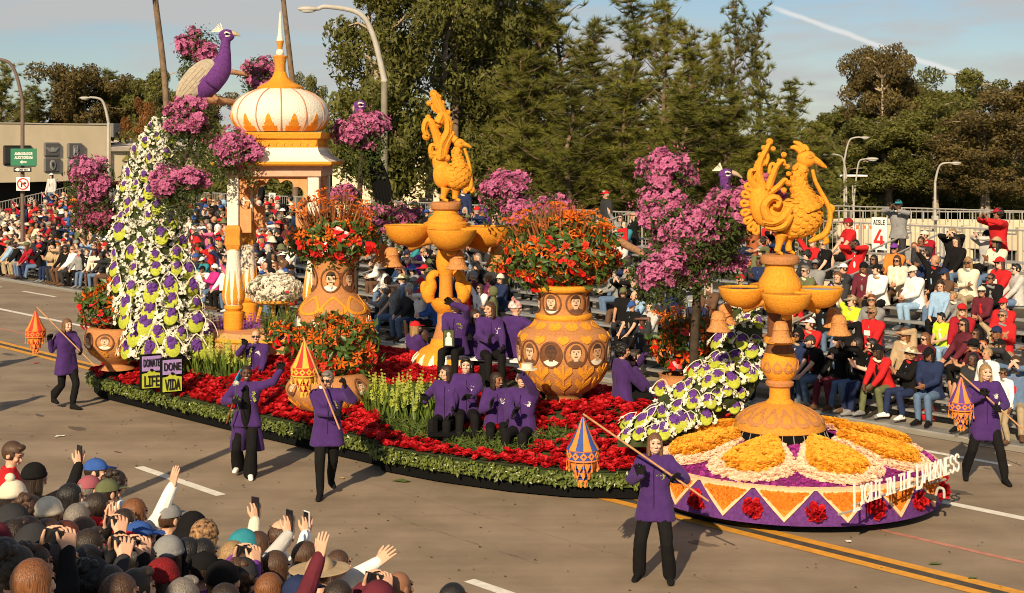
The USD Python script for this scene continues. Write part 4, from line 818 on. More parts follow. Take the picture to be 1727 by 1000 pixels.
for ang, rd, y, l in ((math.pi + .1, .88, 523, 'clay bell hanging furthest left under the front fountain'), (math.pi - .62, .86, 519, 'clay bell half hidden behind the left bell of the front fountain'), (-1.72, .52, 534, 'clay bell hanging in front of the stem of the front fountain'), (-.04, .83, 530, 'clay bell hanging at the right under the front fountain'), (.5, 1.0, 524, 'clay bell half hidden behind the right bell of the front fountain')):
    p = c1 + np.array([math.cos(ang) * rd, math.sin(ang) * rd, H - (y - YH) * 20.9 / F]); bell(l, p, .175, c1 + np.array([math.cos(ang) * rd * .78, math.sin(ang) * rd * .78, 2.82]))
f2, c2 = fountain('taller golden fountain with bowls and scrolled supports in the middle of the float', 752, 27.5, [
    ('flared_base', M_gold, [(60, 622), (60, 616), (54, 600), (42, 588), (27, 580), (24, 570)], {}),
    ('column', M_terra, [(23, 572), (19, 560), (15, 545), (14, 525)], {}),
    ('lower_bowl', M_gold, [(12, 530), (20, 522), (26, 512), (26, 506), (14, 502)], {}),
    ('upper_column', M_amber, [(12, 504), (11, 470), (13, 462)], {}),
    ('stem_bulb', M_gold, [(12, 462), (16, 450), (17, 440), (15, 425), (14, 420)], {}),
    ('shaft', M_brown, [(14, 422), (18, 410), (20, 396)], {}),
    ('bowl_hub', M_gold, [(16, 412), (24, 404), (34, 392), (38, 384), (38, 376), (31, 373), (30, 368), (22, 362), (20, 354)], {}),
    ('perch_plate', M_terra, [(20, 355), (25, 352), (27, 346), (26, 342), (20, 340), (2, 340)], {})],
    [(math.pi, .70, 380, .42), (-1.38, .70, 384, .42), (0, .80, 382, .42), (math.pi / 2, .7, 381, .42)], 'f2')
prb = prof(752, 27.5, [(60, 622), (60, 616), (54, 600), (42, 588), (27, 580)])
for k in range(16): obj(f2, 'base_teardrop', wrap(teardrop(.10, .24, H - (604 - YH) * 27.5 / F), prb, k * math.pi / 8, .015, .05, c2), M_ivory)
def at2(x, y, dy=0): return at(x, y, 27.5 + dy)
for sx in (-1, 1):                                 # scrolled griffin-like supports either side of the column
    S = lambda x, y, dy=-.05: at2(752 + sx * x, y, dy)
    obj(f2, 'scroll_support', cat(sweep([S(26, 510), S(30, 495), S(24, 482), S(26, 470), S(20, 462), S(12, 462)], [.08, .13, .10, .09, .08, .05], 9), sweep([S(30, 500), S(38, 490), S(37, 478), S(30, 480)], [.06, .06, .05, .03], 7)), M_gold, True)
for x, y, rd, l in ((660, 417, .2, 'front one of the two clay bells left of the middle fountain'), (645, 411, -.3, 'rear one of the two clay bells left of the middle fountain'), (771, 421, .5, 'clay bell hanging right of the stem of the middle fountain'), (838, 414, -.3, 'clay bell in shade under the right bowl of the middle fountain')):
    p = at2(x, y, -rd); bell(l, p, .215, at2(752 + (x - 752) * .8, 400, -rd * .6))

# ------------------------------------------------------------------ golden birds
def bird(label, base, s, bodies, neck, head, beak, legs, plumes, beads, loops, ribbon, nscale, crest, ssize, flip=1):
    """All lists are (x right, y up) in photograph pixels from the feet; s metres per pixel."""
    t = thing('golden_bird', label, 'bird sculpture', base); g = np.random.default_rng(9)
    P = lambda x, y, d=0.0: base + np.array([x * s, d * s, y * s]); B = []
    for (bx, by), (rx, ry), an in bodies:
        Rb = np.array([[math.cos(an), 0, -math.sin(an)], [0, 1, 0], [math.sin(an), 0, math.cos(an)]]); B.append((np.array([rx, min(rx, ry) * .78, ry]) * s, Rb, P(bx, by)))
    M = union_(*[m3.Manifold.sphere(1, 36).scale(tuple(r)).transform(np.hstack([R, c[:, None]])) for r, R, c in B]); obj(t, 'body', M, M_gold, True)
    nk = np.array([P(x, y) for x, y, r in neck]); obj(t, 'neck', sweep(nk, [r * s for _, _, r in neck], 16), M_gold, True)
    hx, hy, hr = head; obj(t, 'head', cat(ball(P(hx, hy), np.array([hr * 1.15, hr * .8, hr]) * s, 2), sweep([P(*q[:2]) for q in beak], [q[2] * s for q in beak], 9, flat=(1, .8))), M_gold, True)
    for sd in (-1, 1): obj(t, 'eye', cat(ball(P(hx + hr * .25, hy + hr * .2, sd * hr * .72), np.array([hr * .32, hr * .2, hr * .24]) * s, 1), sweep([P(hx - hr * .2, hy + hr * .1, sd * hr * .78), P(hx + hr * .25, hy + hr * .55, sd * hr * .74), P(hx + hr * .7, hy + hr * .15, sd * hr * .66)], hr * .07 * s, 5)), M_amber, True)
    obj(t, 'crest', cat([sweep([P(*q[:2]) for q in cr], [q[2] * s for q in cr], 7) for cr in crest]), M_gold, True)
    for lg in legs: obj(t, 'leg', cat(sweep([P(x, y, d) for x, y, r, d in lg], [r * s for _, _, r, _ in lg], 10), *[sweep([P(lg[-1][0], lg[-1][1] + 1, lg[-1][3]), P(lg[-1][0] + 9, 1.5, lg[-1][3] + k * 5)], np.array([4, 2.2]) * s, 6, False) for k in (-1, 0, 1)]), M_gold, True)
    # overlapping scales on the breast and neck, free edge downwards
    w = np.linspace(0, 2 * math.pi, 12, endpoint=False); T = (np.array([[.62 * math.cos(q), .5 * math.sin(q) - (.22 if math.sin(q) < 0 else 0), .04 + (.17 if math.sin(q) < .3 else -.1)] for q in w] + [[0, -.1, .27]]), np.array([[i, (i + 1) % 12, 12] for i in range(12)]))
    Q, N = [], []; r, R, c = B[0]
    for i in range(nscale):
        k = i + .5; ph, th = math.acos(1 - 2 * k / nscale), math.pi * (1 + 5 ** .5) * k; d = np.array([math.cos(th) * math.sin(ph), math.sin(th) * math.sin(ph), math.cos(ph)])
        if d[0] > -.35: Q.append(c + R @ (d * r) * .985); N.append(R @ (d / r))
    cm = catmull(np.hstack([nk, np.array([[q * s] for _, _, q in neck])]), 10); st = 0; row = 0
    for i in range(1, len(cm) - 3):
        st += np.linalg.norm(cm[i, :3] - cm[i - 1, :3])
        if st < ssize * .62 * s: continue
        st = 0; row += 1; d = unit(cm[i + 1, :3] - cm[i, :3]); e1 = unit(np.cross(d, [0, 1, 0])); e2 = np.cross(d, e1); m = max(6, int(2 * math.pi * cm[i, 3] / (ssize * .95 * s)))
        for j in range(m): q = 2 * math.pi * (j + .5 * (row % 2)) / m; o = e1 * math.cos(q) + e2 * math.sin(q); Q.append(cm[i, :3] + o * cm[i, 3] * .97); N.append(o)
    N = np.array(N); N /= np.linalg.norm(N, axis=1, keepdims=True); X = np.cross(np.array([0, 0, 1.0]), N); X /= np.linalg.norm(X, axis=1, keepdims=True) + 1e-9; Yv = np.cross(N, X)
    v = T[0] * ssize * s; V = np.array(Q)[:, None] + v[None, :, :1] * X[:, None] + v[None, :, 1:2] * Yv[:, None] + v[None, :, 2:] * N[:, None]
    obj(t, 'breast_scales', (V.reshape(-1, 3), (T[1][None] + (np.arange(len(Q)) * 13)[:, None, None]).reshape(-1, 3)), M_gold, kind='stuff')
    for pl, r0, r1 in plumes:
        r0, r1 = r0 * 1.3, r1 * 1.25; pts = [P(*q) for q in pl]; sw = sweep(pts, np.linspace(r0, r1, len(pts)) * s, 10, flat=(1, .8)); rib = sweep([p + np.array([0, -r0 * .75 * s, 0]) for p in pts], np.linspace(r0 * .28, r1 * .3, len(pts)) * s, 6)
        obj(t, 'tail_plume', cat(sw, rib), M_gold, True)
    for x, y, r in beads: obj(t, 'tail_curl', cat(ball(P(x, y), np.array([r, r * .8, r]) * s, 2), sweep([P(x + r * .75 * math.cos(q) * (1 - q / 9), y + r * .75 * math.sin(q) * (1 - q / 9), -r * .7) for q in np.linspace(0, 5.5, 10)], r * .2 * s, 5)), M_gold, True)
    for x, y, a, l, w_ in loops:
        pts = [P(x + math.cos(a) * (l / 2 - l / 2 * math.cos(q)) - math.sin(a) * w_ * math.sin(q) * (.6 - .4 * math.cos(q)), y + math.sin(a) * (l / 2 - l / 2 * math.cos(q)) + math.cos(a) * w_ * math.sin(q) * (.6 - .4 * math.cos(q))) for q in np.linspace(0, 2 * math.pi, 15)]; obj(t, 'tail_loop', sweep(pts, 3.3 * s, 7, False), M_gold, True)
    obj(t, 'throat_ribbon', sweep([P(x, y) for x, y, r in ribbon], [r * s for _, _, r in ribbon], 9, flat=(1, .7)), M_gold, True)
    return t, P, s
def union_(*m): return m3.Manifold.batch_boolean(list(m), m3.OpType.Add)
s1 = 20.9 / F; B1 = np.array([(1318 - CX) * s1, 20.9, H - (429 - YH) * s1])
fan = [(-36 + 17 * math.cos(a), 84 + 36 * math.sin(a), a) for a in np.linspace(1.75, 4.45, 9)]
t1, P1, s1 = bird('golden bird sculpture facing right with a fan of curled tail plumes on the front fountain', B1, s1,
    [((24, 62), (44, 33), .12), ((-14, 64), (30, 24), -.35), ((-34, 84), (20, 36), .12)], [(46, 72, 26), (38, 94, 20), (30, 116, 13.5), (30, 136, 10.5), (35, 152, 11)], (42, 161, 14.5), [(48, 163, 9.5), (60, 157, 7.5), (70, 150, 5), (76, 146, 2.5)],
    [[(-2, 36, 13, -8), (-5, 20, 6.5, -8), (-9, 5, 5.5, -8)], [(16, 36, 14, 8), (13, 20, 6.5, 8), (14, 5, 6, 8)]],
    [([(-30, 108, 0), (-38, 132, 0), (-36, 156, 0), (-26, 176, 0), (-20, 188, 0)], 8, 4), ([(-24, 108, 0), (-16, 130, 0), (-8, 148, 0), (2, 158, 0), (6, 150, 0)], 7, 3), ([(-40, 110, 0), (-52, 126, 0), (-52, 140, 0), (-44, 142, 0)], 7, 3), ([(-22, 102, 0), (-6, 114, 0), (6, 126, 0), (10, 118, 0)], 6, 3), ([(-10, 56, -20), (-26, 62, -22), (-32, 82, -20), (-20, 96, -20), (-8, 92, -20), (-10, 82, -22), (-18, 82, -22)], 9, 4), ([(8, 78, -24), (-4, 62, -28), (-20, 54, -26), (-34, 56, -20)], 8, 4), ([(10, 68, -26), (0, 50, -28), (-16, 44, -24), (-30, 46, -18)], 7, 3)],
    [(-20, 190, 6), (-30, 180, 4.5), (-36, 168, 4.5), (-40, 154, 5), (-14, 178, 4.5), (4, 168, 5), (-4, 158, 4), (10, 148, 4.5), (12, 136, 4.5), (12, 120, 5.5), (4, 108, 5), (-8, 94, 7), (-43, 144, 5)],
    [(x, y, a, 15, 6) for x, y, a in fan] + [(-34, 136, 2.0, 18, 6), (-20, 136, 1.2, 18, 6), (-28, 150, 1.5, 20, 6)],
    [(52, 143, 4.5), (57, 124, 5), (66, 106, 5.5), (76, 88, 6), (82, 70, 6.5), (80, 50, 7), (72, 34, 8), (56, 26, 7), (46, 21, 4)], 120,
    [[(34, 172, 6), (24, 180, 5), (15, 180, 2.5)], [(38, 174, 6), (30, 186, 4.5), (20, 190, 2)], [(44, 174, 5), (40, 182, 3.5), (33, 184, 2)], [(78, 84, 4), (86, 78, 5), (84, 70, 3)], [(70, 60, 4), (56, 50, 5), (50, 38, 4), (56, 32, 3)], [(72, 30, 5), (76, 22, 5), (70, 18, 3)], [(56, 96, 6), (66, 92, 5), (70, 84, 3)]], 11.5)
s2 = 27.5 / F; B2 = np.array([(760 - CX) * s2, 27.5, H - (340 - YH) * s2])
t2, P2, s2 = bird('golden bird sculpture with a tall scrolled tail on the middle fountain', B2, s2,
    [((10, 44), (24, 22), .1), ((-14, 46), (16, 24), .0), ((-20, 66), (11, 20), .1)], [(15, 56, 15), (13, 68, 9.5), (10, 80, 6.5), (11, 92, 6.5)], (15, 98, 8.5), [(19, 98, 6), (28, 95, 4.5), (35, 91, 1.8)],
    [[(-8, 24, 9, -6), (-11, 12, 5.5, -6), (-13, 4, 5, -6)], [(8, 24, 10, 6), (8, 12, 6, 6), (7, 4, 5.5, 6)]],
    [([(-18, 70, 0), (-15, 96, 0), (-4, 118, 0), (-6, 140, 0), (-22, 160, 0), (-29, 178, 0)], 9, 6), ([(-12, 74, 0), (-6, 96, 0), (2, 112, 0)], 6, 5), ([(-20, 132, 0), (-14, 150, 0), (-22, 170, 0), (-26, 182, 0)], 9, 6), ([(-18, 88, 0), (-24, 112, 0), (-32, 132, 0), (-40, 136, 0), (-44, 122, 0), (-40, 112, 0)], 8, 5), ([(-20, 80, 0), (-32, 82, 0), (-32, 94, 0), (-24, 94, 0)], 6, 4)],
    [(-29, 182, 7), (-20, 176, 5), (-36, 166, 5), (-14, 166, 5), (-4, 150, 5), (0, 132, 5), (2, 114, 6), (-41, 110, 7), (-22, 112, 7), (-20, 130, 6), (-44, 130, 5), (-30, 78, 7), (-6, 74, 6), (-38, 142, 5)],
    [(-20, 150, 2.2, 16, 5), (-14, 136, .6, 12, 4)],
    [(23, 90, 3.5), (28, 76, 4), (32, 60, 4.5), (34, 42, 5), (34, 24, 6), (28, 18, 5)], 90,
    [[(8, 102, 5), (2, 106, 4), (-3, 102, 2.5)], [(10, 104, 5), (4, 110, 3.5), (-2, 110, 2)], [(32, 26, 5), (38, 20, 4), (34, 15, 3)], [(30, 24, 4), (24, 20, 4), (27, 14, 3)]], 9)
# ------------------------------------------------------------------ the dome pavilion
YP = 30.3; PC = np.array([(466 - CX) * 29.5 / F, YP, 0.0]); PC[0] = -4.74
zp = lambda y, Y=29.5: H - (y - YH) * Y / F
zd = lambda y: H - (y - YH) * YP / F
pv = thing('pavilion', 'cream and gold dome pavilion with a tall spire and four flared pillars', 'pavilion', PC + UP * 1.3)
def sq(prof_, c, n=1):
    k = np.array([[1, 1], [-1, 1], [-1, -1], [1, -1]]); V = np.vstack([np.hstack([k * r, np.full((4, 1), z)]) for r, z in prof_]) + c; m = len(prof_)
    q = [[i * 4 + j, i * 4 + (j + 1) % 4, (i + 1) * 4 + (j + 1) % 4, (i + 1) * 4 + j] for i in range(m - 1) for j in range(4)]; v, f = arr((V, np.array(q)))
    return v, np.vstack([f, [[2, 1, 0], [3, 2, 0]], [[len(V) - 4, len(V) - 3, len(V) - 2], [len(V) - 4, len(V) - 2, len(V) - 1]]])
obj(pv, 'floor_step', lathe([(0.01, .75), (1.75, .75), (1.75, 1.26), (1.62, 1.36), (.01, 1.36)], 48, PC + np.array([.05, -.1, 0]), k=0), M_peach); obj(pv, 'step_trim', lathe([(1.75, 1.18), (1.79, 1.22), (1.75, 1.27)], 48, PC + np.array([.05, -.1, 0])), M_gold)
HW = .80
for sx in (-1, 1):
    for sy in (-1, 1):
        b = PC + np.array([sx * HW, sy * HW, 0]); k = 1.0
        pl = thing if 0 else None
        o = obj(pv, 'pillar', lathe([(.13, zp(420)), (.135, zp(440)), (.175, zp(470)), (.215, zp(495)), (.205, zp(505)), (.16, zp(514))], 24, b, lobes=0, k=3), M_coco, True)
        pr_ = [(.13, zp(420)), (.135, zp(440)), (.175, zp(470)), (.215, zp(495)), (.205, zp(505)), (.16, zp(514))]
        for q in range(10): obj(o, 'flame_petal', wrap(Polygon([(-.04, zp(512)), (.04, zp(512)), (.038, zp(490)), (.014, zp(472)), (0, zp(455)), (-.014, zp(472)), (-.038, zp(490))]), pr_, q * .628, .012, .05, b), M_gold)
        obj(pv, 'pillar_base', lathe([(.185, 1.36), (.20, 1.40), (.195, zp(528)), (.15, zp(524)), (.19, zp(519)), (.175, zp(514)), (.1, zp(514))], 20, b, lobes=12, depth=.03), M_gold, 40)
        obj(pv, 'pillar_collar', sq([(.115, zp(421)), (.15, zp(412)), (.14, zp(400)), (.155, zp(386)), (.132, zp(380))], b), M_amber)
        obj(pv, 'pillar_shaft', bbox(b + UP * (zp(380) + zp(296)) / 2, (.225, .225, zp(296) - zp(380)), .012), M_coco)
# cusped arch panels between the pillars
def arch(p, d, nrm):
    w = HW * 2 - .26; z0, z1 = zp(392), zp(296); mid = zp(340)
    lob = unary_union([sbox(-w * .33, z0 - 1, w * .33, mid)] + [Point(w * .40 * math.cos(q), mid + (z1 - mid) * .70 * math.sin(q) - .02).buffer(.135) for q in np.linspace(0, math.pi, 7)] + [Polygon([(-w * .36, mid), (w * .36, mid), (w * .2, z1 - .14), (-w * .2, z1 - .14)])])
    face = sbox(-w / 2, z0, w / 2, z1).difference(lob)
    m = move(extrude(face, .10), (0, 0, -.05)); return move((arr(m)[0], arr(m)[1]), p, basis(d, UP, np.cross(d, UP)))
for d, off in (((1, 0, 0), (0, -HW, 0)), ((1, 0, 0), (0, HW, 0)), ((0, 1, 0), (HW, 0, 0)), ((0, 1, 0), (-HW, 0, 0))): obj(pv, 'cusped_arch', arch(PC + np.array(off), np.array(d, float), None), M_peach)
obj(pv, 'ceiling', box(PC + UP * (zp(296) + .03), (HW * 2, HW * 2, .05)), M_peach)
obj(pv, 'lintel', sq([(.96, zp(297)), (.96, zp(282)), (1.0, zp(279))], PC), M_pinkf)
obj(pv, 'eave_edge', sq([(1.14, zp(280, 29.15)), (1.19, zp(277, 29.15)), (1.19, zp(273, 29.15)), (1.1, zp(272, 29.15))], PC), M_gold)
obj(pv, 'flared_roof', sq([(1.175, zp(273.5, 29.15)), (1.05, zp(268)), (.95, zp(261)), (.90, zp(254)), (.885, zp(249))], PC), M_coco)
obj(pv, 'frieze', sq([(.85, zp(250)), (.85, zp(234))], PC), M_pinkf); obj(pv, 'frieze_moulding', sq([(.88, zp(251)), (.89, zp(247)), (.86, zp(246))], PC), M_gold)
sc = unary_union([Point(x, 0).buffer(.075) for x in np.arange(-.78, .79, .156)] + [sbox(-.86, 0, .86, .06)]).intersection(sbox(-.86, -.1, .86, .06))
for d in ((1, 0, 0), (0, 1, 0), (-1, 0, 0), (0, -1, 0)):
    d = np.array(d, float); nr = np.cross(d, UP); obj(pv, 'scalloped_band', move(move(extrude(sc, .02), (0, 0, 0)), PC + nr * .85 + UP * (zp(236) - .06), basis(d, UP, nr)), M_gold)
obj(pv, 'cornice', sq([(.86, zp(236)), (.94, zp(233)), (.96, zp(226)), (.96, zp(223)), (.5, zp(222))], PC), M_gold)
dp = [(.80, zd(222)), (.90, zd(214)), (.975, zd(203)), (.99, zd(194)), (.955, zd(181)), (.86, zd(169)), (.70, zd(159)), (.50, zd(152)), (.40, zd(149))]
obj(pv, 'dome', lathe(dp, 72, PC, k=3), M_coco, True)
cm = catmull(np.hstack([np.array(dp), np.zeros((len(dp), 1))]), 4)
for k in range(12):
    a = k * math.pi / 6 + .18; obj(pv, 'dome_rib', sweep([PC + np.array([(r + .004) * math.cos(a), (r + .004) * math.sin(a), z]) for r, z, _ in cm], .014, 6, False), mat('rib_brown', (.42, .22, .11), .8))
    b_ = a + math.pi / 12; z = zd(221); tre = unary_union([teardrop(.13, .30, z + .20).simplify(.004), affinity.rotate(teardrop(.10, .20, z + .10), 38, origin=(0, z + .04)), affinity.rotate(teardrop(.10, .20, z + .10), -38, origin=(0, z + .04)), sbox(-.16, z, .16, z + .10)])
    obj(pv, 'trefoil', wrap(tre, dp, b_, .012, .06, PC), M_gold)
obj(pv, 'spire_skirt', lathe([(.44, zd(151)), (.46, zd(147)), (.40, zd(144)), (.25, zd(138)), (.16, zd(130)), (.12, zd(121))], 32, PC, lobes=10, depth=.03), M_gold, 40)
obj(pv, 'spire_cup', lathe([(.115, zd(122)), (.11, zd(108)), (.135, zd(98)), (.155, zd(96)), (.15, zd(94)), (.02, zd(94))], 24, PC, lobes=10, depth=.03), M_amber, 40)
obj(pv, 'spire_ball', ball(PC + UP * zd(89), .085, 2), M_coco, True)
obj(pv, 'spire_cup', lathe([(.045, zd(84)), (.055, zd(78)), (.075, zd(71)), (.08, zd(69.5)), (.02, zd(69))], 20, PC), M_amber, 40)
obj(pv, 'spire', lathe([(.078, zd(69)), (.05, zd(60)), (.033, zd(45)), (.02, zd(25)), (.004, zd(19))], 16, PC), M_coco, True)

# ------------------------------------------------------------------ urns with portraits
def oval(w, h, z, n=28): return Polygon([(w / 2 * math.cos(q), z + h / 2 * math.sin(q)) for q in np.linspace(0, 2 * math.pi, n, endpoint=False)])
M_hair = {k: mat(f'mosaic_{k}', c, .8, .15, 40) for k, c in dict(dark=(.055, .028, .016), mid=(.13, .06, .03), grey=(.33, .27, .2)).items()}
M_face = {k: mat(f'mosaic_{k}', c, .85, .1, 50, .3, 90) for k, c in dict(pale=(.62, .43, .27), warm=(.52, .30, .16), deep=(.10, .045, .022)).items()}
def portrait(t, pr, c, a, z, w, h, face, hair, g, long=False, glasses=False):
    o = obj(t, 'portrait', wrap(oval(w, h, z), pr, a, .008, .05, c), M_terra if face != 'deep' else M_brown)
    ov = oval(w, h, z); ring = ov.buffer(w * .045).difference(ov.buffer(-w * .03)); obj(o, 'frame', wrap(ring, pr, a, .022, .06, c), M_brown)
    fz = z + h * .06; fx = g.uniform(-.04, .04) * w; clip = lambda p: p.intersection(ov.buffer(-w * .04))
    hd = oval(w * .46, h * .52, fz).buffer(0); hd = affinity.translate(hd, fx)
    hr = affinity.translate(affinity.scale(hd, 1.18, 1.12), 0, h * .05)
    if long: hr = unary_union([hr, affinity.translate(sbox(-w * .29, z - h * .34, w * .29, fz), fx)])
    else: hr = hr.difference(sbox(-w, z - h, w, fz - h * .02))
    obj(o, 'shoulders', wrap(clip(Polygon([(-w * .42, z - h * .6), (-w * .36, z - h * .3), (-w * .12, z - h * .2), (w * .12, z - h * .2), (w * .36, z - h * .3), (w * .42, z - h * .6)])), pr, a, .012, .06, c), M_ivory if g.random() < .6 else M_hair['mid'])
    obj(o, 'hair', wrap(clip(hr), pr, a, .016, .06, c), M_hair[hair]); fc = hd.difference(affinity.translate(sbox(-w, fz + h * .14, w, z + h), fx))
    neck = affinity.translate(sbox(-w * .1, z - h * .26, w * .1, fz - h * .1), fx); obj(o, 'face', wrap(clip(unary_union([fc, neck])), pr, a, .020, .06, c), M_face[face])
    ft = [affinity.translate(oval(w * .085, h * .035, fz + h * .045), fx + sx * w * .105) for sx in (-1, 1)] + [affinity.translate(sbox(-w * .06, fz + h * .075, w * .05, fz + h * .09), fx + sx * w * .11) for sx in (-1, 1)] + [affinity.translate(Polygon([(-w * .1, fz - h * .12), (w * .1, fz - h * .12), (w * .06, fz - h * .165), (-w * .06, fz - h * .165)]), fx), affinity.translate(Polygon([(-.01 * w, fz + h * .03), (.02 * w, fz + h * .03), (.045 * w, fz - h * .06), (-.02 * w, fz - h * .06)]), fx)]
    if glasses: ft += [affinity.translate(oval(w * .16, h * .1, fz + h * .045).difference(oval(w * .12, h * .07, fz + h * .045)), fx + sx * w * .105) for sx in (-1, 1)]
    obj(o, 'features', wrap(unary_union(ft), pr, a, .023, .06, c), M_hair['mid'] if face != 'deep' else M_hair['dark'])
def urn(label, px, Y, P, m, n=64):
    c = ctr(px, Y); pr = prof(px, Y, P); t = thing('portrait_urn', label, 'urn', c + UP * pr[-1][1]); obj(t, 'urn_body', lathe(pr, n, c, k=2), m, 50); q = catmull(np.hstack([np.array(pr), np.zeros((len(pr), 1))]), 4); return t, c, [(r, z) for r, z, _ in q[np.argsort(q[:, 1])]], Y / F, lambda y: H - (y - YH) * Y / F
g = np.random.default_rng(14)
FACES = [('pale', 'grey'), ('pale', 'dark'), ('warm', 'dark'), ('pale', 'mid'), ('deep', 'dark'), ('pale', 'mid'), ('warm', 'dark'), ('pale', 'grey')]
t, c, pr, s, zy = urn('large terracotta and gold footed urn ringed with oval portraits', 951, 23.7, [(10, 486), (46, 486), (46, 490), (42, 494), (41, 522), (44, 527), (52, 545), (68, 555), (76, 564), (78, 576), (77, 600), (72, 622), (60, 642), (46, 655), (36, 661), (31, 667), (29, 680), (30, 688), (40, 697), (47, 702)], M_terra)
obj(t, 'rim', lathe([(40 * s, zy(492)), (48 * s, zy(490)), (50 * s, zy(484)), (47 * s, zy(479)), (38 * s, zy(480))], 48, c), M_gold, True); obj(t, 'collar', lathe([(40 * s, zy(540)), (48 * s, zy(537)), (48 * s, zy(529)), (42 * s, zy(526))], 48, c), M_gold, True)
ca = math.atan2(-c[1], -c[0])                        # towards the viewer
for k in range(12): f_ = FACES[(k + 2) % 8]; portrait(t, pr, c, ca + math.radians(-17 + 30.5 * (k - 1)) if 0 else ca + math.radians(-76 + 30 * k), zy(588), 36 * s, 41 * s, f_[0], f_[1], g, glasses=k in (1, 2, 5), long=k in (5, 9))
for k in range(6): f_ = FACES[k]; portrait(t, pr, c, ca + math.radians(-31 + 60 * k), zy(508), 34 * s, 36 * s, f_[0], ('mid', 'dark')[k % 2], g, long=k in (0, 3))
def leafs(z0, w, h): return unary_union([Polygon([(0, z0), (w, z0 + h * .55), (w * .92, z0 + h), (w * .25, z0 + h * .62), (0, z0 + h * .28)]), Polygon([(0, z0), (-w, z0 + h * .55), (-w * .92, z0 + h), (-w * .25, z0 + h * .62), (0, z0 + h * .28)])])
for k in range(12):
    a = ca + math.radians(-61 + 30 * k)
    obj(t, 'leaf_relief', wrap(leafs(zy(632), 15 * s, 26 * s), pr, a, .018, .05, c), M_gold); obj(t, 'leaf_relief', wrap(leafs(zy(652), 13 * s, 24 * s), pr, a + math.radians(0), .018, .05, c), M_gold)
    obj(t, 'leaf_stem', wrap(sbox(-1.4 * s, zy(656), 1.4 * s, zy(606)), pr, a, .014, .05, c), M_gold)
    obj(t, 'heart_relief', wrap(unary_union([affinity.rotate(teardrop(9 * s, 14 * s, zy(564), -1), sx * 32, origin=(0, zy(571))) for sx in (-1, 1)]), pr, a, .016, .05, c), M_gold)
    obj(t, 'heart_relief', wrap(unary_union([affinity.rotate(teardrop(10 * s, 13 * s, zy(544), -1), sx * 40, origin=(0, zy(550))) for sx in (-1, 1)]), pr, a + math.radians(15), .016, .05, c), M_gold)
    obj(t, 'foot_ray', wrap(Polygon([(-5 * s, zy(701)), (5 * s, zy(701)), (0, zy(672))]), pr, ca + k * math.pi / 6, .014, .05, c), M_gold)
t, c, pr, s, zy = urn('broad shouldered amber urn with portraits on its neck behind the orange lilies', 562, 27.0, [(20, 436), (34, 437), (35, 440), (33, 470), (36, 490), (46, 503), (57, 514), (62, 528), (63, 545), (60, 570), (48, 600), (34, 618)], M_terra)
ca = math.atan2(-c[1], -c[0])
for k, fz in enumerate(FACES[:6]): portrait(t, pr, c, ca + math.radians(-8 + 58 * (k - 1) - 0 + 58), zy(470), 31 * s, 38 * s, ('pale', 'pale', 'warm')[k % 3], ('dark', 'mid', 'dark')[k % 3], g, long=k == 4)
for k in range(8):
    a = ca + math.radians(-67 + 45 * k); z = zy(547); fl_ = unary_union([affinity.rotate(teardrop(7 * s, 17 * s, z + 9 * s), q, origin=(0, z - 2 * s)) for q in (-60, -30, 0, 30, 60)]); o = obj(t, 'flower_medallion', wrap(oval(30 * s, 40 * s, z), pr, a, .010, .05, c), M_brown); obj(o, 'petals', wrap(fl_, pr, a, .022, .05, c), M_ivory)
for k in range(8): a = ca + math.radians(-45 + 45 * k); obj(t, 'lattice_relief', wrap(loop(40 * s, 30 * s, zy(511), .75), pr, a, .014, .05, c), M_gold)
t, c, pr, s, zy = urn('low round bowl urn with white flower medallions beside the man with the lantern', 556, 25.2, [(40, 629), (56, 629), (64, 636), (73, 648), (73, 658), (66, 672), (52, 685), (40, 690), (34, 694), (37, 700)], M_terra)
ca = math.atan2(-c[1], -c[0])
for k in range(8):
    a = ca + math.radians(-58 + 52 * k) if k < 6 else ca + math.radians(160); z = zy(646)
    if k % 2 == 0: portrait(t, pr, c, a, z, 24 * s, 26 * s, 'pale', 'dark', g); continue
    o = obj(t, 'flower_medallion', wrap(oval(27 * s, 27 * s, z), pr, a, .010, .05, c), M_brown); obj(o, 'petals', wrap(unary_union([affinity.rotate(teardrop(6 * s, 12 * s, z + 6.5 * s), q, origin=(0, z)) for q in range(0, 360, 60)]), pr, a, .022, .05, c), M_ivory)
for k in range(12): obj(t, 'leaf_relief', wrap(leafs(zy(687), 11 * s, 20 * s), pr, ca + k * math.pi / 6, .016, .05, c), M_gold)
t, c, pr, s, zy = urn('brown bowl urn with two portraits at the left rear corner of the float', 198, 29.3, [(34, 551), (46, 551), (50, 558), (53, 568), (52, 580), (44, 594), (30, 606), (22, 611), (21, 615), (28, 620), (29, 622)], M_terra)
ca = math.atan2(-c[1], -c[0])
for k in range(9): portrait(t, pr, c, ca + math.radians(-23 + 41 * (k - 0)) if k < 8 else ca + math.radians(-64), zy(571), 30 * s, 26 * s, 'pale', ('mid', 'dark')[k % 2], g, long=k == 1)
for k in range(14): obj(t, 'scroll_relief', wrap(unary_union([loop(9 * s, 10 * s, zy(592), .5), sbox(-6 * s, zy(587.5), 6 * s, zy(586))]), pr, ca + k * math.pi / 7, .014, .05, c), M_gold)
t, c, pr, s, zy = urn('tan urn with portraits half hidden behind the front feathers', 1142, 24.4, [(26, 630), (32, 630), (30, 636), (36, 650), (44, 668), (46, 684), (40, 700), (30, 712)], M_terra)
ca = math.atan2(-c[1], -c[0])
for k in range(8): portrait(t, pr, c, ca + math.radians(-70 + 45 * k), zy(664), 30 * s, 34 * s, 'pale', ('grey', 'mid')[k % 2], g)

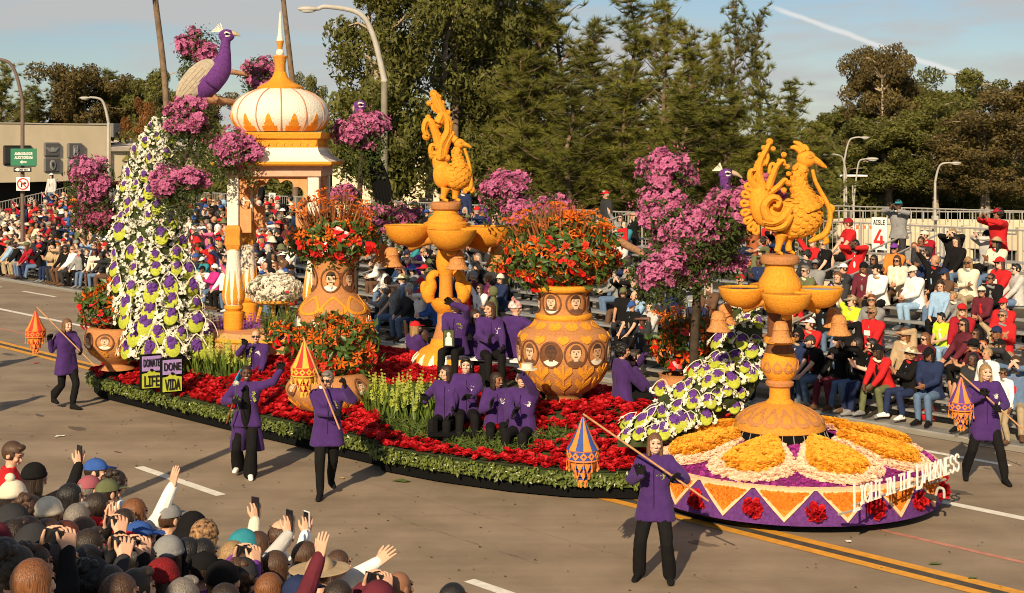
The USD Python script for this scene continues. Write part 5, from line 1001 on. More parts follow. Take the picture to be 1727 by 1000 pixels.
# ------------------------------------------------------------------ flower arrangements
def arrangement(label, px, py, Y, rx, ry, seed, reds=.45, spike=(0, 0, 0), n=520, vine=0):
    n = int(n * .46)
    g = np.random.default_rng(seed); s = Y / F; c = at(px, py, Y); t = thing('flower_arrangement', label, 'flower arrangement', c - UP * ry * s * .6)
    R3 = np.array([rx * s, rx * s * .72, ry * s]); q, d = inblob(int(n * 4.2), c, R3 * .98, g, .82); q = c + (q - c) * (.87 + .5 * meshkit.noise(q * 6, seed))[:, None]; obj(t, 'foliage', scatter((T_LEAF[0] * [1.1, 1, 1], T_LEAF[1]), q, d + [0, 0, -.2], g.uniform(.09, .21, len(q)), g, .6), M_leaf, kind='stuff')
    q, d = inblob(n, c, R3, g, .90); q = c + (q - c) * (.74 + .55 * meshkit.noise(q * 6, seed))[:, None]; low = (q[:, 2] - c[2]) / R3[2]; pk = g.random(n) < np.clip(reds + .55 * -low, .08, .92)
    obj(t, 'lilies', scatter(T_LILY, q[~pk], d[~pk] + UP * .2, g.uniform(.08, .165, (~pk).sum()), g, .5), M_lily, kind='stuff')
    big = pk & (g.random(n) < .45); sm = pk & ~big
    for qa, da in zip(q[big], d[big]):
        if da[1] < .5: obj(t, 'anthurium', scatter(T_ANTH, [qa + da * .03], [da + UP * .25], g.uniform(.10, .16), g, .3), M_anth)
    obj(t, 'roses', scatter(T_ROSE, q[sm], d[sm], g.uniform(.055, .085, sm.sum()), g, .3), mat('coral_rose', (.6, .06, .03), .6, island=[(.62, .05, .02), (.5, .012, .012), (.70, .13, .05), (.45, .008, .01)], transl=.12), kind='stuff')
    w, top, m = spike
    if m:
        b = np.column_stack([c[0] + g.uniform(-w, w, m) * s, c[1] + g.uniform(-w * .6, w * .6, m) * s, np.full(m, c[2] + ry * s * .4)]); N = np.column_stack([(b[:, 0] - c[0]) / (w * s) * .55, g.normal(0, .2, m), np.ones(m)])
        fall = 1 - .5 * np.abs((b[:, 0] - c[0]) / (w * s)); obj(t, 'flower_spikes', scatter((T_BLADE[0] * [1.6, 1, 1], T_BLADE[1]), b, N * 0 + np.cross(N, g.normal(size=N.shape)), 1.0, g, up=-N) if 0 else blades(b, N, fall * g.uniform(.55, 1.0, m) * (top * s), g, .027), M_spike, kind='stuff')
        k = m // 9; P = b[:k] + N[:k] * (fall[:k] * g.uniform(.4, .85, k) * top * s)[:, None]; obj(t, 'heliconia', scatter(T_LILY * np.array(1) if 0 else T_LILY, P, N[:k], g.uniform(.09, .16, k), g, .4), M_lily, kind='stuff')
    if vine: hang(t, c - UP * ry * s * .5, rx * s * .9, vine, g)
    return t
def blades(b, N, L, g, w=.03):
    N = N / np.linalg.norm(N, axis=1, keepdims=True); S = np.cross(N, g.normal(size=N.shape)); S /= np.linalg.norm(S, axis=1, keepdims=True); bend = g.normal(0, .08, b.shape); L = L[:, None]
    V = np.stack([b - S * w * .4, b + S * w * .4, b + N * L * .55 + S * w * .5, b + N * L * .55 - S * w * .5, b + N * L + bend * L], 1).reshape(-1, 3)
    return V, (T_BLADE[1][None] + (np.arange(len(b)) * 5)[:, None, None]).reshape(-1, 3)
def hang(t, c, r, L, g, n=26, name='hanging_vine'):
    P = []
    for _ in range(n):
        a, q = g.uniform(0, 6.28), r * math.sqrt(g.random()); l = L * g.uniform(.35, 1); k = int(l / .035) + 2; u = np.linspace(0, 1, k)
        P.append(np.column_stack([c[0] + q * math.cos(a) + .05 * np.sin(u * 7 + a), c[1] + q * math.sin(a) * .7 + .05 * np.cos(u * 6), c[2] - u * l]))
    P = np.vstack(P) + g.normal(0, .025, (sum(map(len, P)), 3)); return obj(t, name, scatter(T_LEAF, P, g.normal(size=P.shape) * .6 + [0, -.6, -.2], g.uniform(.05, .10, len(P)), g), M_vine)
arrangement('red and orange flower arrangement with tall spikes on the amber urn', 563, 405, 26.9, 68, 36, 31, .5, (46, 92, 230), 430, .5)
arrangement('wide red and orange lily arrangement crowning the large portrait urn', 945, 428, 23.7, 92, 56, 32, .35, (70, 84, 300), 700, .35)
arrangement('orange lilies above red roses filling the round bowl urn', 566, 588, 25.3, 68, 52, 33, .42, (44, 58, 60), 460)
arrangement('red and orange arrangement in the bowl urn at the left rear corner', 178, 517, 29.4, 42, 36, 34, .45, (24, 40, 50), 300)
arrangement('orange spikes over red anthuriums behind the hanging bells of the front fountain', 1172, 580, 24.4, 70, 40, 35, .5, (52, 70, 120), 430)
arrangement('dark red heliconia clump between the pavilion step and the seated riders', 478, 565, 27.6, 24, 18, 36, .95, (0, 0, 0), 80)

# ------------------------------------------------------------------ blossom trees
def blossom_tree(label, trunk, clusters, seed, m=None):
    g = np.random.default_rng(seed); tr = [at(*q) for q in trunk]; t = thing('blossom_tree', label, 'flowering tree', tr[0])
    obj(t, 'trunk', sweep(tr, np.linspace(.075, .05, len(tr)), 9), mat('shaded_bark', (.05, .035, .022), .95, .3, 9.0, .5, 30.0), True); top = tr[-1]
    for px, py, rx, ry, Y, L in clusters:
        rx, ry = rx * 1.12, ry * 1.14
        c = at(px, py, Y); s = Y / F; R3 = np.array([rx * s, min(rx, ry) * s * .95, ry * s])
        near = min(catmull(np.array(tr), 4), key=lambda q: np.linalg.norm(q - c)); obj(t, 'limb', sweep([near, near * .55 + c * .45 + UP * .05, c], [.075, .06, .035], 8), M_limb, True)
        n = int(900 * (rx * ry * s * s) / .16) + 120; cc, _ = inblob(11, c, R3 * .72, g, .55); bb = [inblob(n // 9, k_, R3 * g.uniform(.28, .5), g, .5) for k_ in cc]; q, d = np.vstack([x[0] for x in bb]), np.vstack([x[1] for x in bb]); q += (meshkit.noise(q * 7, seed) - .5)[:, None] * d * .25
        up = q[:, 2] > c[2] - R3[2] * (.55 + .5 * meshkit.noise(q * 4, seed + 1)); o = obj(t, 'blossom_cluster', scatter(T_ORCHID, q[up], d[up] + [0, -.2, .35], g.uniform(.038, .068, up.sum()), g, .45), (M_dusky if g.random() < .15 else M_pink) if m is None else m)
        k = n // 3; q2, d2 = inblob(k, c, R3 * .96, g, .3); obj(o, 'cluster_leaves', scatter(T_LEAF, q2, d2, g.uniform(.06, .13, k), g, .6), M_vine, kind='stuff')
        q3, d3 = inblob(70, c, R3 * 1.16, g, .92); sp = q3[q3[:, 2] > c[2] - .1]; obj(o, 'stray_sprigs', scatter(T_LEAF, sp, g.normal(size=sp.shape), g.uniform(.04, .07, len(sp)), g), M_dusky, kind='stuff')
        if L: hang(o, c - UP * R3[2] * .35, rx * s * .8, L, g, int(34 * rx / 45))
blossom_tree('pink blossom tree with seven hanging clusters around the large purple peacock', [(285, 560, 31.2), (285, 420, 31.4), (300, 300, 31.4), (338, 200, 31.4), (345, 120, 31.5)], [(335, 80, 36, 32, 31.6, .45), (437, 130, 30, 31, 32, .4), (322, 196, 44, 30, 29.6, 1.3), (394, 254, 46, 32, 29.1, .7), (300, 306, 50, 32, 29.0, 1.0), (152, 304, 42, 36, 30.2, 1.0), (168, 362, 36, 28, 30.4, .6)], 51)
blossom_tree('pink blossom tree behind the right side of the dome', [(596, 560, 30.6), (600, 440, 30.6), (606, 330, 30.8), (612, 240, 30.9)], [(610, 222, 46, 34, 30.9, 1.1), (648, 368, 42, 26, 29.6, .5), (585, 330, 24, 18, 29.4, .3), (690, 362, 22, 18, 30, .3)], 52)
blossom_tree('pink blossom tree between the middle fountain and the large urn', [(1000, 640, 26.4), (980, 480, 26.4), (900, 400, 26.6), (862, 340, 26.8)], [(851, 322, 46, 32, 26.9, .5), (930, 352, 44, 22, 25.8, .3), (870, 362, 26, 20, 26.4, .3)], 53)
blossom_tree('large pink blossom tree left of the front golden bird', [(1168, 680, 22.9), (1172, 560, 22.8), (1176, 470, 22.7), (1170, 400, 22.6), (1140, 330, 22.6)], [(1124, 292, 50, 40, 22.6, .3), (1124, 350, 50, 34, 22.5, .3), (1172, 380, 84, 46, 22.3, .45), (1236, 352, 44, 36, 21.75, .35), (1108, 452, 48, 34, 22.1, .5), (1160, 452, 40, 30, 22.4, .4), (1150, 420, 52, 24, 22.3, .3), (1298, 332, 22, 28, 21.9, .2), (1200, 390, 60, 26, 22.2, .35), (1215, 440, 40, 18, 22.6, .3)], 54)
tl = thing('cinnamon_branch', 'pale cinnamon bark branch reaching from behind the large urn towards the pink blossom', 'branch', at(1010, 392, 24.6)); obj(tl, 'branch', sweep([at(1005, 388, 24.6), at(1040, 405, 24.0), at(1085, 428, 22.6)], [.06, .07, .05], 9), M_limb, True)

# ------------------------------------------------------------------ peacocks
FEA = arr(solid(Polygon([(.42 * math.cos(q), .18 + (.52 if math.sin(q) > 0 else .62) * math.sin(q)) for q in np.linspace(0, 2 * math.pi, 22, endpoint=False)]), .1).refine_to_length(.25))
def feather(t, p, nrm, s, g, m_lime=None):
    """One tail eye: lime crescent, purple eye, white sprays. nrm points out of the tail, s its height."""
    nrm = unit(nrm + g.normal(0, .16, 3)); d = unit(np.array([g.normal(0, .16), 0, -1.0]) + nrm * (nrm[2])); d = unit(d - nrm * (d @ nrm)); x = unit(np.cross(d, nrm)); R = basis(x, d, nrm); p = p + nrm * s * .25
    v, f = FEA; v = v.copy(); v[:, 2] += -.55 * (v[:, 0] ** 2 + (v[:, 1] - .2) ** 2) + .16; o = obj(t, 'tail_feather', move((v * s, f), p, R), M_lime, 40)
    q = g.normal(0, 1, (16, 3)); q /= np.linalg.norm(q, axis=1, keepdims=True); q[:, 2] = abs(q[:, 2]) * .7; q = q * [.24, .34, .22] + [0, -.12, .14]
    obj(o, 'purple_eye', move((lambda a: (a[0] * s, a[1]))(cat(ball((0, -.12, .1), (.30, .38, .2), 1), scatter(T_DOT, q, None, .11, g))), p, R), M_orb)
    sp = []
    for sd in (-1, 1):
        a = [(0, -.75, .1), (sd * .32, -.45, .22), (sd * .55, .05, .26), (sd * .62, .35, .22)]; sp.append(sweep(a, [.028] * 4, 4, k=3)); b = np.array([a[2], a[3], (sd * .68, .2, .25), (sd * .5, .5, .2)]) + g.normal(0, .03, (4, 3)); sp.append(scatter(T_ORCHID, b, [(sd * .3, 0, 1)] * 4, .15, g, .4))
    obj(o, 'white_spray', move((lambda a: (a[0] * s, a[1]))(cat(sp)), p, R), M_ivory)
def peacock(label, neck, body, head, beak, Y, wing=None, s=None, crest=True, legs=(), name='peacock_sculpture'):
    s = Y / F; b = at(*body[0], Y); t = thing(name, label, 'peacock sculpture', b); P = lambda x, y, d=0: at(x, y, Y + d)
    obj(t, 'neck', sweep([P(x, y) for x, y, r in neck], [r * s for _, _, r in neck], 16), M_purple, True)
    an = body[2]; R = np.array([[math.cos(an), 0, -math.sin(an)], [0, 1, 0], [math.sin(an), 0, math.cos(an)]])
    obj(t, 'body', ball(b, np.array([body[1][0], body[1][1] * .9, body[1][1]]) * s, 3, R), M_purple, True)
    hp = P(*head[:2]); obj(t, 'head', ball(hp, np.array([head[2] * 1.25, head[2] * .85, head[2]]) * s, 2), M_purple, True)
    bk = [P(*q[:2]) for q in beak]; obj(t, 'beak', sweep(bk, [q[2] * s for q in beak], 8), M_tan, True)
    e = hp + np.array([head[2] * .25, -head[2] * .72, head[2] * .15]) * s
    obj(t, 'eye_patch', cat(sweep([e + np.array([-6, 1, -1]) * s, e + np.array([-2, -.8, 3.2]) * s, e + np.array([5, .2, 1.5]) * s], np.array([.6, 1.5, .6]) * s, 6), sweep([e + np.array([-6, 1, -1]) * s, e + np.array([-1, -.6, -3.4]) * s, e + np.array([4.5, .2, -2.5]) * s], np.array([.6, 1.4, .5]) * s, 6)), M_ivory); obj(t, 'eye', ball(e + np.array([0, -.6, 0]) * s, np.array([2.6, 1.4, 2.4]) * s, 1), M_black, True)
    if crest: gg = np.random.default_rng(3); obj(t, 'crest', cat([sweep([hp + np.array([-head[2] * .5, 0, head[2] * .6]) * s, hp + np.array([-head[2] * (1.0 + .25 * k), gg.normal(0, 2), head[2] * (1.9 - .25 * k)]) * s], np.array([.5, 1.4]) * s, 5, False) for k in range(6)] + [ball(hp + np.array([-head[2] * .5, 0, head[2] * .6]) * s, 1.2 * s, 1)]), M_ivory)
    if wing:
        c, r, a = wing; Rw = np.array([[math.cos(a), 0, -math.sin(a)], [0, 1, 0], [math.sin(a), 0, math.cos(a)]])
        for sd in (-1, 1):
            o = obj(t, 'wing', ball(P(*c, sd * 14 * s), np.array([r[0], 7, r[1]]) * s, 3, Rw), M_wing, True)
            for k in range(4): obj(o, 'wing_feather_edge', sweep([P(c[0], c[1], sd * 14 * s) + Rw @ np.array([x * r[0], sd * 7.2 * math.sqrt(max(1 - x * x - (zf := (.55 - .33 * k)) ** 2 * (1 - x * x), .02)) , zf * r[1] * math.sqrt(1 - x * x)]) * s for x in np.linspace(-.9, .55, 8)], .7 * s, 5, False), M_tan)
    for lg in legs: obj(t, 'leg', sweep([P(*q[:2]) for q in lg], [q[2] * s for q in lg], 8), M_limb, True)
    return t
YT = 30.4
pk = peacock('large purple peacock with a grey wing looking right above the white feather tail', [(352, 140, 22), (370, 118, 20), (378, 95, 12), (380, 76, 8.5), (381, 62, 9)], ((350, 138), (40, 24), .72), (382, 60, 11), [(390, 57, 5.5), (397, 57, 4), (405, 60, 1.2)], YT, ((330, 135), (44, 21), .85), legs=[[(345, 150, 5), (346, 163, 4), (352, 168, 4)], [(358, 150, 5), (362, 163, 4), (368, 168, 4)]])
obj(pk, 'perch', sweep([at(318, 172, YT), at(350, 168, YT), at(395, 172, YT + .4)], [.09, .1, .06], 8), M_limb, True)
def tail(t, rows, Yf, wf, g, white=1800, sizef=None, lean=0.0, nz=.35):
    """The cascade below a peacock: a leafy cone with rows of feather eyes. wf(y) -> (left px, right px), Yf(y) -> depth at the middle."""
    y0, y1 = rows[0], rows[-1]; ys = np.linspace(y0 - 12, y1 + 22, 26); V = []
    for y in ys:
        a, b = wf(y); Y = Yf(y)
        for w in np.linspace(-1, 1, 15): V.append(at((a + b) / 2 + (b - a) / 2 * w * .97, y, Y + .45 * (b - a) * Y / F * (w * w) * .8))
    Fc = np.array([[i * 15 + j, i * 15 + j + 1, i * 15 + 16 + j, i * 15 + 15 + j] for i in range(25) for j in range(14)])
    obj(t, 'tail_base', (np.array(V), Fc[:, ::-1]), mat('tail_moss', (.035, .045, .012), .9, .3, 8.0), True)
    def sp(px, y):
        a, b = wf(y); w = (px - (a + b) / 2) / ((b - a) / 2); Y = Yf(y) + .45 * (b - a) * Yf(y) / F * w * w * .8; p = at(px, y, Y); n = unit([w * .75 + lean, -1, nz]); return p, n
    ws = []
    for _ in range(white): y = g.uniform(y0 - 12, y1 + 18); a, b = wf(y); ws.append(sp(g.uniform(a, b), y))
    P, N = np.array([q[0] for q in ws]), np.array([q[1] for q in ws]); obj(t, 'white_orchids', scatter(T_ORCHID, P + N * .05, N, g.uniform(.03, .055, len(P)), g, .5), M_whitef, kind='stuff')
    P2 = np.repeat(P, 2, 0) + g.normal(0, .06, (2 * len(P), 3)); obj(t, 'tail_leaves', scatter((T_LEAF[0] * [.6, 1, 1], T_LEAF[1]), P2, np.repeat(N, 2, 0) + [0, 0, -.5], g.uniform(.08, .17, len(P2)), g, .5), M_vine, kind='stuff')
    k = 0
    for i, y in enumerate(rows):
        a, b = wf(y); sz = sizef(y); n = max(1, int(round((b - a) / (sz / .0108 * 1.12)))); off = .25 if i % 2 else -.25
        for j in range(n):
            u = (j + .5 + off * .7) / n; p, nr = sp(a + (b - a) * min(max(u + g.normal(0, .03), .03), .97), y + g.normal(0, 5)); feather(t, p, nr, sz * g.uniform(.66, 1.16), g); k += 1
g = np.random.default_rng(61)
WL, WR = ([190, 215, 250, 300, 350, 400, 450, 500, 545, 600], [268, 250, 228, 206, 195, 188, 184, 186, 208, 218]), ([190, 215, 250, 300, 350, 400, 450, 500, 545, 600], [284, 288, 292, 296, 303, 314, 326, 340, 350, 346])
tail(pk, np.array([212, 236, 262, 288, 314, 341, 369, 398, 427, 456, 485, 513, 541, 566, 585]), lambda y: np.interp(y, [190, 590], [29.9, 28.1]), lambda y: (np.interp(y, *WL), np.interp(y, *WR)), g, 1500, lambda y: np.interp(y, [200, 420, 590], [.19, .29, .36]))
pk2 = peacock('purple peacock with a white crest rising out of the pink blossom beside the golden bird', [(1240, 345, 8), (1234, 332, 8), (1223, 314, 8), (1222, 298, 8)], ((1240, 350), (9, 14), .2), (1224, 294, 10), [(1234, 291, 5), (1243, 294, 3.6), (1252, 300, 1.2)], 21.9)
g = np.random.default_rng(62)
def crow(rows, f): return rows
WL2, WR2 = ([480, 520, 560, 600, 640, 680, 720, 745], [1238, 1226, 1218, 1196, 1150, 1096, 1050, 1040]), ([480, 520, 560, 600, 640, 680, 720, 745], [1262, 1274, 1286, 1292, 1286, 1262, 1186, 1110])
tail(pk2, np.array([520, 548, 576, 604, 626, 648, 668, 690, 712, 732]), lambda y: np.interp(y, [480, 740], [23.0, 20.9]), lambda y: (np.interp(y, *WL2), np.interp(y, *WR2)), g, 150, lambda y: .21, -.5, 1.1)
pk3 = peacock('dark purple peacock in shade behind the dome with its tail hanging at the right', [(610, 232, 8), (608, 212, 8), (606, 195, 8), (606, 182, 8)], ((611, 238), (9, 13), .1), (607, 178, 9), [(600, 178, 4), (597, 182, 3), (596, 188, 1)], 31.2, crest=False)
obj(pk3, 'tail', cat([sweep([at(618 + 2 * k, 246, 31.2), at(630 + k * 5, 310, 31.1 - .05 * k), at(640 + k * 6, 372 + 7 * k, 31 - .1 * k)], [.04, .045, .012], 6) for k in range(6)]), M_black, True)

# ------------------------------------------------------------------ signs, plants, furniture of the float
def board(px0, px1, y0, y1, Y, words, label):
    o = at((px0 + px1) / 2, (y0 + y1) / 2, Y); d = unit([1, .55, 0]); nb = np.array([-d[1], d[0], 0]); R = basis(d, nb, UP); hgt = (y1 - y0) * Y / F; wid = .40; t = thing('campaign_sign', label, 'sign', o - UP * hgt / 2)
    obj(t, 'frame', bbox(o, (wid, .09, hgt), .01, R), M_black); f = o - nb * .05
    up_ = move(extrude(Polygon([(-.175, .02), (.175, .02), (.175, hgt / 2 - .03), (-.175, hgt / 2 - .03)]), .01), f, basis(d, UP, -nb)); lo = Polygon([(-.175, -hgt / 2 + .03), (.175, -hgt / 2 + .03), (.175, -.03), (.08, -.015), (.04, .025), (-.04, .025), (-.08, -.015), (-.175, -.03)])
    obj(t, 'upper_panel', up_, M_lilac); obj(t, 'lower_panel', move(extrude(lo, .016), f, basis(d, UP, -nb)), mat('lime_panel', (.40, .44, .04), .8, .15, 25, .4, 70))
    obj(t, 'upper_lettering', place_text(words[0], .135, f - nb * .018 + UP * (hgt / 2 - .22), d, UP, .01, True, fit=.31, center=True), M_bsign)
    obj(t, 'lower_lettering', place_text(words[1], .19, f - nb * .024 - UP * (hgt / 2 - .065), d, UP, .01, True, fit=.28, center=True), M_bsign)
    obj(t, 'leaf_mark', ball(f - nb * .02 + UP * .035, (.035, .01, .03), 1), M_black)
board(237, 271, 597, 656, 27.5, ('DONATE', 'LIFE'), 'purple and lime sign reading DONATE LIFE, left one of the two boards')
board(273, 305, 603, 662, 27.0, ('DONE', 'VIDA'), 'purple and lime sign reading DONE VIDA, right one of the two boards')
def clump(label, pts, h, m, seed, n=26, leafn=70, wid=.25, name='flower_clump', cat_='flowers'):
    g = np.random.default_rng(seed); c = np.mean(pts, 0); t = thing(name, label, cat_, c); B, Fl = [], []
    for p in pts:
        b = p + g.uniform(-wid, wid, (leafn, 3)) * [1, .6, 0]; B.append(blades(b, g.normal(0, .22, b.shape) * [1, 1, 0] + UP, g.uniform(.45, .85, leafn) * h, g, .035))
        for _ in range(n):
            q = p + g.uniform(-wid, wid, 3) * [1, .6, 0]; d = unit(g.normal(0, .12, 3) * [1, 1, 0] + UP); u = np.linspace(.35, 1, 9); Fl.append(scatter(T_ORCHID, q + d * (u * h * g.uniform(.85, 1.25))[:, None], [0, -1, .4], np.linspace(.048, .02, 9), g, .5))
    obj(t, 'leaf_blades', cat(B), mat('sword_leaf', (.13, .19, .035), .5, island=[(.12, .18, .03), (.20, .25, .05), (.08, .12, .02), (.27, .30, .08)], transl=.3)); obj(t, 'flower_stems', cat(Fl), m)
clump('yellow green gladioli beside the two campaign signs', [deck(x, y) for x, y in ((348, 628), (372, 630), (396, 632), (330, 626))], .62, M_glad, 71, 9, 60)
clump('pale green gladioli standing left of the front row of seated riders', [deck(x, y) for x, y in ((640, 692), (662, 698), (684, 704), (706, 706), (724, 708))], .62, M_glad, 72, 8, 60)
clump('purple larkspur stems before the pavilion step', [deck(x, y) for x, y in ((365, 590), (392, 590), (418, 588))], .6, M_lark, 73, 22, 30)
clump('dark ferny greens beside the white flowers under the pavilion', [at(x, 560, 29.0) * [1, 1, 0] + UP * 1.2 for x in (510, 470)], .8, M_vine, 75, 10, 90, .3)
ws = thing('white_flower_heap', 'heap of white blossom on a brown stool inside the pavilion', 'flower arrangement', at(462, 540, 29.7)); cw = at(462, 488, 29.7); gg = np.random.default_rng(76)
q, d = inblob(520, cw, (.55, .42, .30), gg, .8); obj(ws, 'white_blossom', scatter(T_ROSE, q, d, gg.uniform(.04, .07, len(q)), gg, .3), M_whitef); obj(ws, 'greenery', scatter(T_LEAF, q[:160], d[:160], .1, gg, .5), M_leaf)
for k in (-1, 0, 1): obj(ws, 'stool_leg', seg(cw + np.array([k * .22, .1 * abs(k) - .05, -.2]), cw + np.array([k * .34, -.1 + .1 * abs(k), -.66]), .045, .035), M_amber)
obj(ws, 'stool_seat', lathe([(.01, 0), (.36, 0), (.38, -.05), (.3, -.08)], 24, cw - UP * .2), M_amber)
# the white slatted bench behind
bx = at(830, 605, 24.6); bt = thing('slatted_bench', 'white slatted bench carrying the back row of riders', 'bench', bx); RB = facing((-.35, -1)) ; RBx, RBy = RB[:, 0], RB[:, 1]
for k in range(5): obj(bt, 'seat_slat', bbox(bx + RBy * (.2 - .1 * k), (1.7, .075, .03), .008, RB), M_wsign)
for k in range(12): obj(bt, 'back_slat', bbox(bx - RBy * .26 + RBx * (-.8 + k * .145) + UP * .30, (.06, .025, .5), .006, RB), M_wsign)
obj(bt, 'top_rail', bbox(bx - RBy * .26 + UP * .57, (1.75, .04, .06), .01, RB), M_wsign)
for k in range(6): obj(bt, 'side_slat', bbox(bx + RBx * -.87 + UP * (.05 + .09 * k) - RBy * .02, (.03, .5, .05), .008, RB), M_wsign)
for sx in (-.75, .75):
    for sy in (-.2, .2): obj(bt, 'leg', seg(bx + RBx * sx + RBy * sy, bx + RBx * sx + RBy * sy - UP * .5, .03, n=6), M_wsign)
obj(bt, 'riser', bbox(bx - UP * .68 - RBy * .1, (2.0, 1.0, .5), .03, RB), mat('riser_moss', (.03, .04, .01), .9, .3, 6.0))
# ------------------------------------------------------------------ people: one continuous body, clothes and hair over it
ICO = {k: np.array(trimesh.creation.icosphere(k).vertices) for k in (1, 2)}
def hull(*sph, lod=1):
    return m3.Manifold.hull_points(np.vstack([np.asarray(c, float) + ICO[lod] * np.asarray(r, float) for c, r in sph]))
def union(ms): return m3.Manifold.batch_boolean(ms, m3.OpType.Add)
def relax(m, L, it=6, lam=.5, mu=-.52, disp=0.0, seed=0):
    m = m.refine_to_length(L); v, f = arr(m); n = len(v)
    from scipy.sparse import coo_matrix
    e = np.vstack([f[:, [0, 1]], f[:, [1, 2]], f[:, [2, 0]]]); e = np.vstack([e, e[:, ::-1]]); W = coo_matrix((np.ones(len(e)), (e[:, 0], e[:, 1])), (n, n)).tocsr(); W.data[:] = 1; d = np.asarray(W.sum(1)); d[d == 0] = 1
    for i in range(it): v = v + (lam if i % 2 == 0 else mu) * (W @ v / d - v)
    if disp: v = v + (meshkit.fbm(v * [16, 16, 9], 3, seed) - .5)[:, None] * disp * 2 * unit_rows(v - v.mean(0))
    return v, f
def unit_rows(a): return a / (np.linalg.norm(a, axis=1, keepdims=True) + 1e-9)
def ik(S, T, l1, l2, hint):
    S, T = np.asarray(S, float), np.asarray(T, float); d = T - S; L = np.linalg.norm(d); u = d / (L + 1e-9); Lc = min(max(L, abs(l1 - l2) + .03), (l1 + l2) * .995); T = S + u * Lc
    a = (l1 * l1 - l2 * l2 + Lc * Lc) / (2 * Lc); h = math.sqrt(max(l1 * l1 - a * a, 0)); p = np.asarray(hint, float); p = p - u * (p @ u); return S + u * a + unit(p) * h, T
def hand(w, d, nrm, sx, lod, curl=.25, spread=.1):
    d = unit(d); nrm = unit(np.asarray(nrm, float) - d * (np.asarray(nrm, float) @ d)); x = np.cross(d, nrm); q = lambda X, Y, Z: w + x * X + d * Y + nrm * Z; out = []
    if lod == 0: return [hull((q(-.025, .015, 0), .017), (q(.025, .015, 0), .017), (q(.028, .085, 0), .015), (q(-.028, .085, 0), .015), (q(0, .165, .04 * curl * 4), .014)), hull((q(sx * .03, .03, 0), .014), (q(sx * .062, .085, .02), .011))]
    out.append(hull((q(-.026, .012, 0), .017), (q(.026, .012, 0), .017), (q(.034, .088, 0), .012), (q(-.034, .088, 0), .012)))
    for i, (X, l) in enumerate(((-.034, .066), (-.012, .08), (.012, .076), (.034, .06)) if sx > 0 else ((-.034, .06), (-.012, .076), (.012, .08), (.034, .066))):
        a = X * spread * 30; c1, c2 = curl, curl * 2.4; p0 = q(X, .085, 0); e = lambda c: x * math.sin(a) * math.cos(c) + d * math.cos(a) * math.cos(c) + nrm * math.sin(c)
        p1 = p0 + e(c1) * l * .55; p2 = p1 + e(c2) * l * .5; out += [hull((p0, .0105), (p1, .0095)), hull((p1, .0095), (p2, .0078))]
    t0, t1, t2 = q(sx * .026, .025, .004), q(sx * .056, .058, .012), q(sx * .068, .098, .02); return out + [hull((t0, .015), (t1, .0115)), hull((t1, .0115), (t2, .009))]
# head-frame templates: origin at the middle of the skull, y forward
SEG = 10
def ell(c, r, n=20): n = min(n, SEG); return m3.Manifold.sphere(1.0, n).scale(tuple(r)).translate(tuple(c))
def cube_(c, s): return m3.Manifold.cube(tuple(s), True).translate(tuple(c))
def head_template(lod):
    n = 16 if lod == 0 else 28
    parts = [hull(((0, -.012, .02), (.078, .096, .098)), ((0, .018, -.062), (.058, .062, .05)), ((0, .052, -.088), (.026, .024, .018)), lod=2 if lod else 1)]
    parts += [hull(((0, .092, .018), .010), ((0, .108, -.022), .0125), ((-.012, .094, -.03), .009), ((.012, .094, -.03), .009))] + [ell((sx * .08, -.008, -.005), (.012, .022, .034), 10) for sx in (-1, 1)]
    if lod: parts += [hull(((-.035, .083, .032), .012), ((.035, .083, .032), .012)), hull(((-.02, .088, -.062), .009), ((.02, .088, -.062), .009)), ell((-.042, .07, -.02), (.022, .02, .022), 12), ell((.042, .07, -.02), (.022, .02, .022), 12)]
    return union(parts)
HEADT = {0: head_template(0).simplify(.006), 1: head_template(1)}
FACECUT = union([cube_((0, .14, -.06), (.15, .2, .22)), ell((0, .10, .015), (.075, .07, .065))])
SKULL = ell((0, -.016, .022), (.090, .110, .109), 24)
def hair_template(style):
    cap = SKULL - FACECUT - cube_((0, 0, -.16), (.4, .4, .2)); 
    if style == 'short': return union([cap, ell((0, .055, .098), (.06, .04, .03), 14)])
    if style == 'crop': return (ell((0, -.016, .018), (.084, .103, .104), 22) - FACECUT) - cube_((0, 0, -.14), (.4, .4, .2))
    if style == 'balding': return (ell((0, -.02, .005), (.088, .108, .095), 22) - FACECUT - cube_((0, .12, .02), (.4, .2, .4))) - ell((0, .02, .10), (.075, .1, .05)) - cube_((0, 0, -.17), (.4, .4, .2))
    if style == 'curly': gg = np.random.default_rng(1); return union([cap] + [ell(q, (.034,) * 3, 8) for q in gg.normal(size=(46, 3)) / 1.0 @ np.eye(3) * 0 + (lambda d: d / np.linalg.norm(d, axis=1, keepdims=True) * [.09, .1, .1] + [0, -.03, .03])(gg.normal(size=(46, 3))) if q[1] < .045])
    if style == 'bun': return union([cap, ell((0, -.10, .09), (.045, .045, .04), 14)])
    side = [hull(((sx * .072, -.005, .01), (.022, .04, .04)), ((sx * .078, -.012, -.10), (.022, .04, .03)), ((sx * .070, .0, -.19 if style == 'long' else -.13), (.022, .03, .02)), lod=1) for sx in (-1, 1)]
    L = {'bob': -.13, 'long': -.24, 'longer': -.32}[style]
    return union([cap] + side + [hull(((0, -.05, 0), (.085, .06, .07)), ((-.045, -.075, L), (.04, .03, .03)), ((.045, -.075, L), (.04, .03, .03)), lod=1)])
HAIR0 = {k: arr(hair_template(k)) for k in ('short', 'crop', 'balding', 'curly', 'bun', 'bob', 'long', 'longer')}; SEG = 26; SKULL = ell((0, -.016, .022), (.090, .110, .109), 24); HEADT[1] = head_template(1)
HAIRT = {k: hair_template(k) for k in ('short', 'crop', 'balding', 'curly', 'bun', 'bob', 'long', 'longer')}
